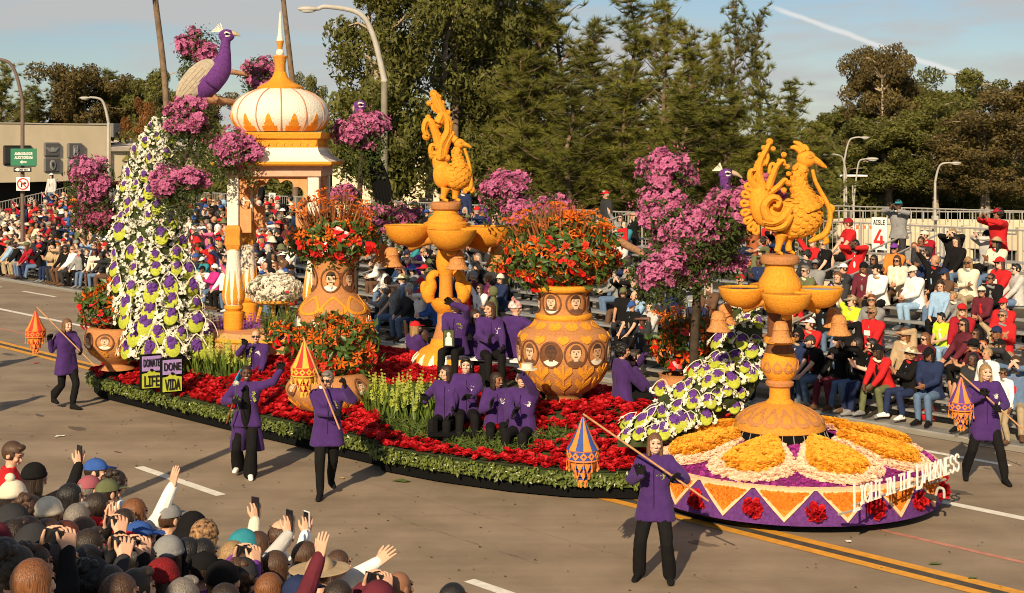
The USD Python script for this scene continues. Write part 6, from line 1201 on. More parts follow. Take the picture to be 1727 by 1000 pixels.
def hat_template(k):
    dome = ell((0, -.012, .03), (.094, .114, .102), 24).trim_by_plane((0, 0, 1), .035)
    brim = hull(((-.055, .085, .042), (.02, .02, .006)), ((.055, .085, .042), (.02, .02, .006)), ((-.04, .165, .030), (.02, .02, .005)), ((.04, .165, .030), (.02, .02, .005)), lod=1)
    if k == 'cap': return union([dome, brim, ell((0, -.012, .134), (.01, .01, .006), 8)])
    if k == 'backcap': return union([dome - ell((0, -.12, .045), (.036, .05, .032), 16), brim.rotate((0, 0, 180)).translate((0, -.02, -.01)).scale((1, .8, 1)), ell((0, -.012, .134), (.01, .01, .006), 8)]) if 0 else union([dome - ell((0, -.125, .05), (.036, .05, .03), 16), brim])
    if k == 'beanie': return union([ell((0, -.018, .035), (.100, .118, .112), 24).trim_by_plane((0, 0, 1), .02), ell((0, -.016, .03), (.106, .124, .05), 24).trim_by_plane((0, 0, 1), .005).trim_by_plane((0, 0, -1), -.055)])
    if k == 'pom': return union([hat_template('beanie'), ell((0, -.04, .165), (.042, .042, .038), 12)])
    if k == 'wide': return union([ell((0, -.012, .03), (.098, .116, .11), 24).trim_by_plane((0, 0, 1), .035), ell((0, -.012, .04), (.21, .23, .012), 28)])
    if k == 'bucket': return union([ell((0, -.012, .02), (.112, .13, .13), 24).trim_by_plane((0, 0, 1), .0), m3.Manifold.cylinder(.06, .165, .115, 28).translate((0, -.012, -.035))])
    if k == 'hood': return (ell((0, -.025, -.005), (.125, .14, .155), 24) - ell((0, .12, -.02), (.082, .1, .10), 20)).trim_by_plane((0, 0, 1), -.13)
SEG = 10; HAT0 = {k: arr(hat_template(k)) for k in ('cap', 'backcap', 'beanie', 'pom', 'wide', 'bucket', 'hood')}; SEG = 26
HATT = {k: hat_template(k) for k in ('cap', 'backcap', 'beanie', 'pom', 'wide', 'bucket', 'hood')}
GLASST = union([cube_((sx * .034, .098, .012), (.052, .012, .032)) for sx in (-1, 1)] + [cube_((0, .1, .018), (.03, .008, .008))] + [cube_((sx * .075, .04, .018), (.008, .12, .008)) for sx in (-1, 1)])
EYET = union([ell((sx * .033, .088, .014), (.013, .008, .0075), 10) for sx in (-1, 1)]); BROWT = union([hull(((sx * .018, .094, .036), .005), ((sx * .05, .083, .036), .004)) for sx in (-1, 1)]); MOUTHT = hull(((-.02, .094, -.055), (.006, .005, .005)), ((.02, .094, -.055), (.006, .005, .005)), ((0, .1, -.054), (.006, .005, .007)))
SMILET = hull(((-.017, .098, -.055), (.006, .004, .004)), ((.017, .098, -.055), (.006, .004, .004)), ((0, .103, -.057), (.006, .004, .005)))
for D in (HAIRT, HATT): 
    for k in D: D[k] = arr(D[k])
GLASST, EYET, BROWT, MOUTHT, SMILET = map(arr, (GLASST, EYET, BROWT, MOUTHT, SMILET))
def rotx(a): c, s = math.cos(a), math.sin(a); return np.array([[1, 0, 0], [0, c, -s], [0, s, c]])
def roty(a): c, s = math.cos(a), math.sin(a); return np.array([[c, 0, s], [0, 1, 0], [-s, 0, c]])

def figure(pose, lod=0, coarse=False, sleeve=True, hem=.10, flare=0.0, glove=False, fem=False, coat=0.0, seed=0, bare_legs=False):
    """The meshes of one posed figure, in its own frame (x right, y forward, z up from the floor)."""
    P = dict(hip=(0, 0, .92), lean=0.0, roll=0.0, head=(0, 0), kneeR=None, kneeL=None, ankR=(.10, 0, .08), ankL=(-.10, 0, .08), handR=(.27, .08, .86), handL=(-.27, .08, .86), elbR=(.6, -1, -.3), elbL=(-.6, -1, -.3), curl=.3, yaw=0.0, palmR=None, palmL=None, fdR=None, fdL=None, toe=None)
    P.update(pose); hip = np.array(P['hip'], float); Rt = roty(P['roll']) @ rotx(-P['lean']); tz = lambda x, z, y=0.0: hip + rotz(P['yaw']) @ (Rt @ np.array([x, y, z])); w = .93 if fem else 1.0
    pel = [(tz(sx * .085, 0), (.10, .105, .10)) for sx in (-1, 1)]; wai = [(tz(sx * .065 * w, .20), (.085, .10, .10)) for sx in (-1, 1)]; che = [(tz(sx * .088 * w, .38, .005), (.10, .115, .11)) for sx in (-1, 1)]; sho = [(tz(sx * .165 * w, .49, -.01), .062) for sx in (-1, 1)]
    neck0, neck1 = tz(0, .51), tz(0, .62, .012); hc = tz(0, .70, .03); Rh = rotz(P['yaw']) @ Rt @ rotx(P['lean'] * .8) @ rotz(P['head'][0]) @ rotx(P['head'][1])
    inf = lambda S, d: [(c, np.asarray(r) + d) for c, r in S]
    S_ = {'R': tz(.178 * w, .485, -.01), 'L': tz(-.178 * w, .485, -.01)}; arms = {}
    for k, sx in (('R', 1), ('L', -1)):
        T = np.array(P['hand' + k], float); e, T = ik(S_[k], T, .275, .25, np.array(P['elb' + k]) ); arms[k] = (S_[k], e, T)
    legs = {}
    for k, sx in (('R', 1), ('L', -1)):
        h = tz(sx * .088, -.03); a = np.array(P['ank' + k], float); kn, a = ik(h, a, .42, .42, P['knee' + k] if P['knee' + k] is not None else (sx * .15, 1, .1)); legs[k] = (h, kn, a)
    head = HEADT[1 if lod else 0].transform(np.hstack([Rh, hc[:, None]])); body = [head, hull((neck0, .058), (neck1, .05)), hull(*pel, *wai), hull(*wai, *che), hull(*che, *sho, (neck0, .05))]
    hands = []
    for k, sx in (('R', 1), ('L', -1)):
        s, e, t = arms[k]; body += [hull((s, .056 * w), (e, .043 * w)), hull((e, .042 * w), (t, .028))]; fd = P['fd' + k] if P['fd' + k] is not None else t - e; pn = P['palm' + k] if P['palm' + k] is not None else (-sx, .3, 0)
        hh = hand(t, fd, pn, -sx if 0 else (1 if np.dot(np.cross(unit(fd), unit(np.asarray(pn, float))), (-sx, 0, .2)) > 0 else -1), lod, P['curl'], .12); hands += hh
        h, kn, a = legs[k]; ft = np.array(P['toe'][k] if P['toe'] else (sx * .03, .17, -.045)); body += [hull((h, .092), (kn, .058)), hull((kn, .056), (a + UP * .12, .05), (a, .04)), hull((a - UP * .03, .035), (a + ft, .025))]
    out = {}
    body += hands; B = union(body)
    ts, tl = .026, .013
    top = [hull(*inf(pel, ts), *inf(wai, ts)), hull(*inf(wai, ts), *inf(che, ts)), hull(*inf(che, ts), *inf(sho, ts - .002), (neck0, .062)), hull((neck0, .07), (neck0 * .55 + neck1 * .45, .062))]
    if hem: d = tz(0, -hem) - tz(0, 0); top.append(hull(*inf(pel, ts), *[(c + d * .9 + (c - hip) * .35, (.13, .145, .03)) for c, r in pel]))
    if coat:
        for sx in (-1, 1): top.append(hull((tz(sx * .08, -.02), (.13, .12, .05)), (np.array([sx * .15, hip[1] - .05, hip[2] - coat]), (.12, .10, .02)), (np.array([sx * .10, hip[1] - .14, hip[2] - coat]), (.12, .05, .02))))
    tro = [hull(*inf(pel, .012), (tz(0, .08), .10))]; shoe = []
    for k, sx in (('R', 1), ('L', -1)):
        s, e, t = arms[k]
        if sleeve: c_ = t - unit(t - e) * .012; top += [hull((s, .078 * w), (e, .066)), hull((e, .065), (c_, .048))]
        else: m_ = s * .45 + e * .55; top += [hull((s, .072 * w), (m_, .066))]
        h, kn, a = legs[k]; tro += [hull((h, .098), (kn, .070 + flare * .2)), hull((kn, .070 + flare * .2), (a + UP * .13, .058 + flare * .6), (a + UP * .01, .05 + flare))] if not bare_legs else [hull((h, .105), (kn - (kn - h) * .1, .08))]
        ft = np.array(P['toe'][k] if P['toe'] else (sx * .03, .17, -.045)); back = -unit(ft * [1, 1, 0]) * .035; shoe += [hull((a + back - UP * .04, .038), (a + UP * .0, .046), (a + ft * .6, (.042, .042, .032)), (a + ft * 1.12, (.038, .036, .026)))]
    LB, LT = (.04, .035) if lod == 2 else (.10, .07); small = lambda m: arr(m.simplify(.016 if coarse else .007)) if lod == 0 else None
    out['body'] = relax(B.simplify(.0016 if lod == 2 else .003), LB, 4 if lod == 2 else 2) if lod else small(B)
    out['top'] = relax(union(top), LT, 8 if lod == 2 else 4, disp=.013, seed=seed) if lod else small(union(top))
    out['trousers'] = relax(union(tro), LT + (.005 if lod == 2 else .08), 6 if lod == 2 else 2, disp=.010, seed=seed + 3) if lod else small(union(tro))
    out['shoe'] = [relax(q, .04, 4) if lod == 2 else small(q) or arr(q.simplify(.004)) for q in shoe]
    if glove: hs = hand_inflated(P, arms, lod); out['gloves'] = [arr(union(hs[:len(hs) // 2])), arr(union(hs[len(hs) // 2:]))]
    out['head'] = (Rh, hc); out['arms'] = arms; out['chest'] = (tz(-.095, .37, .125), rotz(P['yaw']) @ Rt); return out
def hand_inflated(P, arms, lod):
    o = []
    for k, sx in (('R', 1), ('L', -1)):
        s, e, t = arms[k]; fd = P['fd' + k] if P['fd' + k] is not None else t - e; pn = P['palm' + k] if P['palm' + k] is not None else (-sx, .3, 0)
        d = unit(fd); side = 1 if np.dot(np.cross(d, unit(np.asarray(pn, float))), (-sx, 0, .2)) > 0 else -1
        for m in hand(t, fd, pn, side, lod, P['curl'], .12): c = (lambda b: (np.array(b[:3]) + np.array(b[3:])) / 2)(m.bounding_box()); o.append(m.translate(tuple(-c)).scale((1.22,) * 3).translate(tuple(c)))
        o.append(hull((t - d * .03, .035), (t + d * .03, .03)))
    return o
def hairmat(k, c):
    p = f'/World/Looks/hair_{k}'
    return usdkit.material(stage, p, {'tc': ('texture_coordinate', {}), 'mp': ('mapping', {'scale': (150, 150, 14)}), 'n': ('noise_texture', {'scale': 1.0, 'detail': 4.0, 'distortion': .6}), 'r': ('rgb_ramp', {'ramp': [(.3, tuple(np.array(c) * .45)), (.55, c), (.78, tuple(np.minimum(np.array(c) * 1.45 + .003, .8)))]}), 'b': ('bump', {'strength': .8, 'distance': .008}), 'p': ('principled_bsdf', {'roughness': .42, 'specular_ior_level': .4})},
        [('tc.object', 'mp.vector'), ('mp.vector', 'n.vector'), ('n.fac', 'r.fac'), ('r.color', 'p.base_color'), ('n.fac', 'b.height'), ('b.normal', 'p.normal')], surface='p.BSDF')
HAIRM = {k: hairmat(k, c) for k, c in dict(black=(.012, .010, .009), dark=(.03, .018, .011), brown=(.075, .036, .017), lightbrown=(.17, .085, .038), auburn=(.20, .075, .024), blond=(.34, .21, .09), grey=(.20, .175, .145), white=(.48, .44, .37), red=(.14, .03, .012)).items()}
CL = dict(red=(.50, .018, .020), crimson=(.30, .012, .022), maroon=(.11, .018, .028), pink=(.62, .12, .24), magenta=(.45, .03, .20), orange=(.72, .20, .035), yellow=(.62, .46, .06), lime=(.50, .66, .03), green=(.05, .16, .07), olive=(.12, .13, .06), teal=(.03, .22, .26), sky=(.26, .40, .56), blue=(.035, .09, .30), navy=(.018, .028, .075), denim=(.10, .16, .26), purple=(.16, .04, .26), black=(.008, .0075, .0075), charcoal=(.032, .032, .034), grey=(.22, .22, .215), silver=(.46, .45, .42), white=(.76, .74, .69), cream=(.66, .58, .44), tan=(.40, .29, .17), khaki=(.34, .27, .17), brown=(.11, .06, .035), rust=(.33, .10, .035))
CLM = {k: mat(f'cloth_{k}', c, .9, .14, 9, .35, 60, spec=.15, bdist=.01) for k, c in CL.items()}
M_fleece = mat('purple_fleece', (.055, .022, .118), .9, .14, 7, .3, 70, sheen=.06, spec=.15)
M_eye = mat('eye_dark', (.02, .014, .012), .3); M_lip = mat('lip', (.32, .09, .07), .5); M_teeth = mat('teeth', (.75, .70, .62), .4); M_phone = mat('phone_glass', (.012, .012, .014), .12, spec=.6); M_phonew = mat('phone_white', (.7, .68, .65), .3)
M_leopard = mat('leopard_knit', (.40, .22, .10), .9, col2=(.025, .014, .01), scale=38, var=.01, detail=1.0)
M_wood = mat('pole_wood', (.42, .22, .10), .7, .2, 20)
M_zip = mat('zip_dark', (.02, .01, .035), .5)
def dress(t, fig, fit, base, R, k, lod):
    W = lambda m: move(m, base, R, k) if not isinstance(m, list) else None
    hd = lambda m, s=1.0: move(move(m, fig['head'][1], fig['head'][0], s), base, R, k)
    sm = True; skin = M_skin[fit['skin']]; obj(t, 'body', W(fig['body']), skin, sm)
    obj(t, fit.get('topname', 'shirt'), W(fig['top']), fit['top'], sm); obj(t, 'trousers', W(fig['trousers']), fit['legs'], sm)
    if fit.get('zip'):
        v = fig['top'][0]; c0, Rc = fig['chest']; mid = c0[0] + .095; zs = np.linspace(c0[2] - .40, c0[2] + .12, 12); L = []
        for z in zs:
            q = v[(np.abs(v[:, 0] - mid) < .05) & (np.abs(v[:, 2] - z) < .035)]
            if len(q): L.append([mid, q[:, 1].max() + .003, z])
        if len(L) > 3: obj(t, 'zip', W(sweep(L, .005, 5, False)), M_zip)
    for s in fig['shoe']: obj(t, 'shoe', W(s), fit['shoes'], sm)
    if fit.get('hair') and fit.get('hat') != 'hood': obj(t, 'hair', hd((HAIRT if lod else HAIR0)[fit['hair']]), HAIRM[fit['hairm']], sm)
    if fit.get('hat'): obj(t, 'hood' if fit['hat'] == 'hood' else 'hat', hd((HATT if lod else HAT0)[fit['hat']]), fit['hatm'], 40)
    if fit.get('glasses'): obj(t, 'sunglasses', hd(GLASST), M_bsign)
    elif lod or fit.get('eyes', 1): obj(t, 'eyes', hd(EYET), M_eye, sm)
    if lod: obj(t, 'eyebrows', hd(BROWT), HAIRM[fit.get('hairm', 'brown') if fit.get('hairm') not in ('blond', 'white') else 'brown'], sm); obj(t, 'mouth', hd(MOUTHT), M_lip, sm); obj(t, 'teeth', hd(SMILET), M_teeth, sm) if fit.get('smile') else None
    for gl in fig.get('gloves', []): obj(t, 'glove', W(gl), fit['glovem'], sm)
    if fit.get('corsage'):
        g = np.random.default_rng(int(abs(base[0]) * 1000)); c, Rc = fig['chest']; q = c + g.normal(0, .02, (9, 3)) @ np.diag([1, .3, 1]); obj(t, 'corsage', W(scatter(T_ORCHID, q, [0, 1, .1], .035, g, .3)), M_glad if g.random() < .3 else M_whitef); o = np.array([[1, 1, 1]])
        obj(t, 'pin', W(ball(c + np.array([.19, 0, .03]), (.014, .008, .014), 1)), M_wsign)
def person(label, base, fwd, pose, fit, lod=2, k=1.0, group=None, worldhands=None, **fk):
    R = facing(fwd); pose = dict(pose); base = np.asarray(base, float)
    for h, p in (worldhands or {}).items(): pose[h] = R.T @ (np.asarray(p) - base) / k
    fig = figure(pose, lod, glove='glovem' in fit, **fk); t = thing('person', label, 'person', base, group); dress(t, fig, fit, base, R, k, lod); return t, fig, (lambda p: base + R @ (np.asarray(p) * k))
PUR = lambda **k: {**dict(skin='fair', hair='short', hairm='brown', top=M_fleece, topname='fleece_jacket', legs=CLM['black'], shoes=CLM['black'], glovem=CLM['black'], corsage=True, smile=True, zip=True), **k}

# ------------------------------------------------------------------ lanterns on poles
def lantern(label, tip, Ht, ca, cb, poleA, poleB, plabel):
    tip = np.asarray(tip, float); t = thing('hanging_lantern', label, 'lantern', tip); r = .235 * Ht; Z = lambda u: tip[2] - u * Ht
    A = [mat('lantern_' + ca, CL2[ca], .75, .1, 20), mat('lantern_' + cb, CL2[cb], .75, .1, 20)]; N = 12
    for k in range(N):
        w0, w1 = k * 2 * math.pi / N, (k + 1) * 2 * math.pi / N; pr_ = [(.012, .0), (r * .42, .2), (r * .75, .36), (r * 1.02, .46)]
        obj(t, 'roof_panel', lathe([(a, -b * Ht) for a, b in pr_], 4, tip, a0=w0, a1=w1), A[k % 2])
    def drum(u0, u1, rr, nm): obj(t, nm, lathe([(rr, -u0 * Ht), (rr, -u1 * Ht)], 24, tip), A[0])
    drum(.46, .62, r * .96, 'drum_band'); pr_ = [(r * .96, -.62 * Ht), (r * .96, -.46 * Ht)]
    for q in (.465, .615): obj(t, 'band_edge', lathe([(r * .97, -(q - .012) * Ht), (r * 1.0, -q * Ht), (r * .97, -(q + .012) * Ht)], 24, tip), A[1])
    for k in range(12): obj(t, 'band_diamond', wrap(Polygon([(0, -.60 * Ht), (.055 * Ht, -.54 * Ht), (0, -.48 * Ht), (-.055 * Ht, -.54 * Ht)]).difference(Polygon([(0, -.565 * Ht), (.025 * Ht, -.54 * Ht), (0, -.515 * Ht), (-.025 * Ht, -.54 * Ht)])), pr_, k * math.pi / 6, .008, .05, tip), A[1])
    for u0, u1, rr, n in ((.62, .76, .74, 10), (.76, .88, .50, 8), (.88, .96, .28, 6)):
        obj(t, 'tier', lathe([(r * rr, -u0 * Ht), (r * rr * .96, -(u1 - .03) * Ht)], 20, tip), A[0]); tr = [(r * rr * .97, -(u1 + .03) * Ht), (r * rr, -u0 * Ht)]
        for k in range(n): w_ = math.pi * r * rr / n; obj(t, 'fringe_triangle', wrap(Polygon([(-w_, -(u0 + .03) * Ht), (w_, -(u0 + .03) * Ht), (0, -(u1 + .015) * Ht)]), tr, k * 2 * math.pi / n, .008, .06, tip), A[1])
    gg = np.random.default_rng(2); ts = []
    for k in range(12): w_ = k * math.pi / 6; p = tip + np.array([r * math.cos(w_), r * math.sin(w_), -.63 * Ht]); ts += [seg(p, p - UP * .10 * Ht, .004, n=4), ball(p - UP * .12 * Ht, (.012, .012, .022), 1)]
    for k in range(6): w_ = k * math.pi / 3; p = tip + np.array([r * .25 * math.cos(w_), r * .25 * math.sin(w_), -.96 * Ht]); ts += [ball(p - UP * .03 * Ht, (.012, .012, .028), 1)]
    obj(t, 'tassels', cat(ts), A[1]); p = thing('lantern_pole', plabel, 'pole', poleB); obj(p, 'pole', seg(poleA, poleB, .013, .013, 8), M_wood, True); obj(p, 'cord', seg(poleA, tip, .004, n=4), M_bsign)
CL2 = dict(red=(.55, .03, .02), orange=(.74, .22, .035), yellow=(.72, .40, .05), blue=(.035, .07, .26), violet=(.10, .045, .22))

# ------------------------------------------------------------------ the five walkers
def Yof(py, z=0.0): return F * (H - z) / (py - YH)
Y4 = Yof(978); b4 = at(1105, 978, Y4); b4[2] = 0
p4A, p4B = at(975, 692, Y4 - .25), at(1195, 845, Y4 - .42)
person('woman with brown hair in purple fleece carrying the blue and orange lantern', b4, (-.22, -1), dict(hip=(0, 0, .90), ankR=(.19, -.02, .08), ankL=(-.17, .03, .08), head=(.25, .05), fdR=(.3, .1, 1), palmR=(0, 1, .1), fdL=(-.2, .6, .5), palmL=(-.2, -.5, -1), elbR=(1, -.6, -1), elbL=(-1, -.8, -.6), curl=.35), PUR(skin='pale', hair='bob', hairm='lightbrown'), k=.985, fem=True, hem=.20, flare=.03, worldhands=dict(handR=at(1082, 802, Y4 - .33), handL=at(1136, 808, Y4 - .34)))
lantern('blue and orange striped lantern hanging before the front of the float', at(983, 703, Y4 - .28), .78, 'blue', 'orange', at(983, 698, Y4 - .25), p4B, 'wooden pole held by the woman in front of the round disc')
Y3 = Yof(838); b3 = at(552, 838, Y3); b3[2] = 0
person('grey haired man in purple fleece and sunglasses with the red and yellow lantern', b3, (.15, -1), dict(hip=(0, 0, .93), ankR=(.10, .10, .08), ankL=(-.06, -.34, .15), kneeL=(-.1, 1, 0), head=(-.35, -.18), fdL=(0, .3, 1), palmL=(1, .2, 0), elbL=(-1, .2, -1), elbR=(1, -.8, -.4), fdR=(-.7, .4, .2), curl=.9), PUR(hair='short', hairm='grey', glasses=True, smile=False), k=1.03, hem=.22, worldhands=dict(handL=at(581, 652, Y3 - .28), handR=at(562, 698, Y3 - .32)))
lantern('red and yellow striped lantern hanging beside the grey haired man', at(513, 574, Y3 - .1), .80, 'red', 'yellow', at(511, 568, Y3 - .1), at(573, 724, Y3 - .42), 'wooden pole held by the grey haired man')
Y2 = Yof(806); b2 = at(416, 806, Y2); b2[2] = 0
_t2, _f2, _ = person('woman in long purple coat waving her gloved hand and holding a white rose', b2, (.05, -1), dict(hip=(0, 0, .90), ankR=(.16, -.26, .13), ankL=(-.06, .05, .08), head=(.1, 0), fdL=(-.2, .2, 1), palmL=(0, 1, .2), elbL=(-1, -.3, -1), elbR=(1, -.6, -.6), curl=.4), PUR(skin='dark', hair='crop', hairm='dark', shoes=CLM['white'], topname='open_coat', zip=False), k=.99, fem=True, hem=.1, coat=.48, flare=.06, worldhands=dict(handL=at(473, 624, Y2 - .15), handR=at(393, 676, Y2 - .3)))
obj(_t2, 'black_top', move(ball(_f2['chest'][0] + np.array([.095, -.02, -.17]), (.082, .085, .34), 2, _f2['chest'][1]), b2, facing((.05, -1)), .99), CLM['black'], True)
tq = thing('white_rose', 'single white rose on a stem held by the woman in the long coat', 'rose', at(398, 672, Y2 - .36)); g = np.random.default_rng(4)
obj(tq, 'stem', sweep([at(405, 700, Y2 - .36), at(399, 675, Y2 - .37), at(398, 652, Y2 - .38)], .006, 5), M_leaf); obj(tq, 'bloom', scatter(T_ROSE, inblob(8, at(398, 648, Y2 - .38), (.02,) * 3, g)[0], None, .045, g, .4), M_whitef); obj(tq, 'leaf', scatter(T_LEAF, [at(401, 672, Y2 - .37), at(397, 664, Y2 - .37)], [(0, -1, .3)] * 2, .07, g, .4), M_leaf)
tq = thing('walking_cane', 'dark cane held low by the woman in the long coat', 'cane', at(383, 712, Y2 - .3)); obj(tq, 'shaft', seg(at(395, 672, Y2 - .33), at(382, 714, Y2 - .3), .012), M_brown); obj(tq, 'grip', ball(at(395, 671, Y2 - .33), .02, 1), M_brown)
tq = thing('blue_scarf', 'bright blue scarf behind the head of the woman in the long coat', 'scarf', at(404, 640, Y2 + .1)); obj(tq, 'cloth', sweep([at(408, 622, Y2 + .08), at(403, 634, Y2 + .1), at(398, 650, Y2 + .12)], [.03, .07, .10], 10, flat=(1, .25)), mat('scarf_blue', (.03, .26, .45), .7), True)
Y1 = Yof(690); b1 = at(112, 688, Y1); b1[2] = 0
person('woman with long brown hair in purple fleece carrying the red and orange lantern', b1, (.75, -.65), dict(hip=(0, 0, .90), ankR=(.05, -.36, .16), ankL=(-.06, .12, .08), kneeR=(0, 1, 0), head=(.0, 0), fdR=(.3, .2, 1), palmR=(0, 1, 0), elbR=(1, -.4, -1), elbL=(-1, -.5, -.8), curl=.45), PUR(skin='pale', hair='longer', hairm='lightbrown', shoes=CLM['black'], legs=CLM['black']), k=1.0, fem=True, hem=.24, worldhands=dict(handR=at(84, 574, Y1 - .25), handL=at(137, 593, Y1 - .32)))
lantern('red and orange lantern held up at the left of the road', at(60, 524, Y1 - .1), .80, 'red', 'orange', at(62, 518, Y1 - .1), at(160, 617, Y1 - .42), 'wooden pole held by the woman at the left')
Y5 = Yof(812); b5 = at(1662, 812, Y5); b5[2] = 0
person('blond woman in long purple tunic and black boots with the violet and orange lantern', b5, (-.12, -1), dict(hip=(0, 0, .90), ankR=(.26, -.10, .10), ankL=(-.24, .16, .08), head=(.15, 0), elbR=(1, -.6, -.8), elbL=(-1, -.8, -.6), fdR=(-.2, .2, 1), palmR=(0, 1, 0), fdL=(.4, .6, .2), curl=.6), PUR(skin='pale', hair='bob', hairm='blond'), k=1.02, fem=True, hem=.30, worldhands=dict(handR=at(1657, 668, Y5 - .28), handL=at(1687, 690, Y5 - .32)))
lantern('violet and orange lantern hanging before the right hand spectators', at(1621, 636, Y5 - .1), .78, 'violet', 'orange', at(1619, 630, Y5 - .1), at(1729, 727, Y5 - .5), 'wooden pole held by the blond woman at the right')

for X_, Y_, l in ((-10.4, 26.5, 'person in purple fleece walking just outside the left edge behind the crowd'), (-12.3, 32.1, 'person in purple fleece walking outside the left edge near the yellow line')): person(l, (X_, Y_, 0), (.6, -.7), dict(hip=(0, 0, .91), ankR=(.08, -.3, .12), ankL=(-.08, .15, .08), handR=(.35, .2, 1.5), head=(0, 0)), PUR(), lod=0, hem=.2)
# ------------------------------------------------------------------ the riders
def sitpose(**k): return {**dict(hip=(0, 0, .53), lean=-.02, ankR=(.13, .46, .08), ankL=(-.11, .43, .08), kneeR=(0, .3, 1), kneeL=(0, .3, 1), handR=(.13, .33, .60), handL=(-.13, .33, .60), curl=.4), **k}
def seated(label, px, py, Yd, fwd, pose, fit, **k):
    k.setdefault('lod', 2)       # px, py: the middle of the head; the seat follows from it
    b = at(px, py, Yd); b = b - UP * 1.23 - facing(fwd)[:, 1] * .03; wh = k.pop('wh', None); return person(label, b, fwd, sitpose(**pose), fit, worldhands=wh, group=None, **k)
G = 'gloved'
RB_ = (-.35, -1)
seated('rider in purple with short hair saluting and holding a framed photograph', 768, 515, 24.5, (-.25, -1), dict(head=(-.6, .1), elbR=(1, .2, 0), elbL=(-1, .3, .3), palmL=(0, 1, 0), fdL=(.6, .3, .6)), PUR(hair='crop', hairm='auburn'), fem=False, wh=dict(handL=at(762, 512, 24.25), handR=at(757, 582, 24.1)))
fp = at(757, 570, 24.05); tq = thing('framed_photograph', 'framed photograph held on the lap of the saluting rider', 'photograph', fp); Rp = facing((-.2, -1)); obj(tq, 'frame', bbox(fp, (.19, .02, .28), .006, Rp), M_bsign); obj(tq, 'picture', bbox(fp - UP * 0 + Rp[:, 1] * .012, (.16, .004, .25), .001, Rp), mat('picture_green', (.07, .08, .03), .4, .4, 14)); obj(tq, 'figure_in_picture', cat(move(sheet(unary_union([oval(.06, .07, .06), Polygon([(-.055, -.12), (.055, -.12), (.05, 0), (.02, .03), (-.02, .03), (-.05, 0)])])), fp + Rp[:, 1] * .016, basis(-Rp[:, 0], UP, Rp[:, 1]))), M_coco)
seated('rider in purple with long brown hair turned to the right on the back bench', 826, 522, 24.4, (.25, -1), dict(head=(-.9, 0), handR=(.10, .38, .75), handL=(-.14, .36, .66), fdR=(-.2, .4, 1)), PUR(skin='fair', hair='longer', hairm='brown'), fem=True)
seated('rider in purple half hidden between the two on the back bench', 802, 534, 24.9, (.1, -1), dict(head=(.5, 0), handR=(.2, .3, .9)), PUR(hair='bob', hairm='dark'), fem=True)
seated('rider in purple wearing a red and white striped knit hat', 871, 520, 24.7, (.5, .8), dict(head=(-.6, 0), handR=(.3, .25, .95), fdR=(0, .3, 1)), PUR(hair=None, hat='pom', hatm=mat('striped_knit', (.55, .02, .02), .9, col2=(.75, .7, .65), scale=16, var=.01)))
seated('rider in purple with dark hair turned right on the front bench', 752, 625, 22.9, (-.2, -1), dict(head=(-.85, 0), handR=(.30, .20, .80), fdR=(.1, .3, 1), palmR=(0, 1, 0), elbR=(1, -.3, -1), ankR=(.14, .40, .08)), PUR(hair='bob', hairm='dark'), fem=True, k=.97)
seated('smiling rider in purple with thick dark hair in the middle of the front bench', 786, 617, 22.9, (.1, -1), dict(head=(-.1, .05), handL=(-.05, .42, .82), handR=(.22, .3, .62), elbL=(-1, .4, .2), fdL=(1, .2, .1)), PUR(skin='pale', hair='short', hairm='black'))
seated('rider in purple with long dark hair looking left on the front bench', 838, 636, 22.7, (.05, -1), dict(head=(.75, 0), handR=(.1, .3, .86), fdR=(0, .2, 1), handL=(-.15, .38, .6)), PUR(skin='brown', hair='longer', hairm='dark'), fem=True, k=.96)
_, fg_, Wf = seated('rider in purple raising a flat beige hat at the end of the front bench', 880, 648, 22.3, (-.25, -1), dict(head=(.3, .1), elbL=(-1, -.2, -.6), elbR=(1, -.2, -.2), fdR=(-.3, .2, .8), palmL=(1, .4, 0), fdL=(.8, .2, .5), ankR=(.15, .44, .08)), PUR(hair='crop', hairm='grey', smile=True), k=1.06, wh=dict(handL=at(878, 628, 21.95), handR=at(866, 700, 21.9)))
hp_ = at(889, 624, 22.25); tq = thing('flat_straw_hat', 'beige flat topped hat held above the head of the last front rider', 'hat', hp_); obj(tq, 'crown', lathe([(.001, .10), (.085, .10), (.09, .02)], 24, hp_), CLM['cream'], 40); obj(tq, 'brim', lathe([(.085, .025), (.155, .02), (.16, .012), (.085, .012)], 28, hp_), CLM['cream'], 40)
seated('bald rider in purple with glasses waving a gloved hand at the left', 431, 568, 27.8, (-.15, -1), dict(head=(.25, 0), fdR=(-.1, .2, 1), palmR=(0, 1, 0), elbR=(1, -.3, -1), handL=(-.2, .35, .64)), PUR(skin='fair', hair=None, glasses=True), wh=dict(handR=at(412, 583, 27.5)))
seated('bald rider in purple touching his head beside the waving rider', 452, 570, 28.6, (.2, -1), dict(head=(-.4, 0), elbL=(-1, -.2, .2)), PUR(skin='tan', hair='balding', hairm='grey'), wh=dict(handL=at(459, 562, 28.4)))
seated('rider in purple with dark hair in shade right of the large urn', 1052, 592, 23.6, (.8, .3), dict(head=(-.3, 0), handL=(-.2, .35, .62)), PUR(skin='tan', hair='curly', hairm='black'))
seated('rider in purple with one arm raised right of the large urn', 1072, 602, 24.2, (.75, .1), dict(head=(-.3, 0), fdL=(0, .2, 1), elbL=(-1, -.3, -1), elbR=(1, .2, -.2)), PUR(skin='fair', hair='short', hairm='dark'), wh=dict(handL=at(1089, 596, 24.0)))
seated('rider in purple seen from behind with long blond hair and a red cap', 702, 552, 29.2, (.75, .6), dict(head=(-.2, 0)), PUR(hair='longer', hairm='blond', hat='cap', hatm=CLM['red']), fem=True)
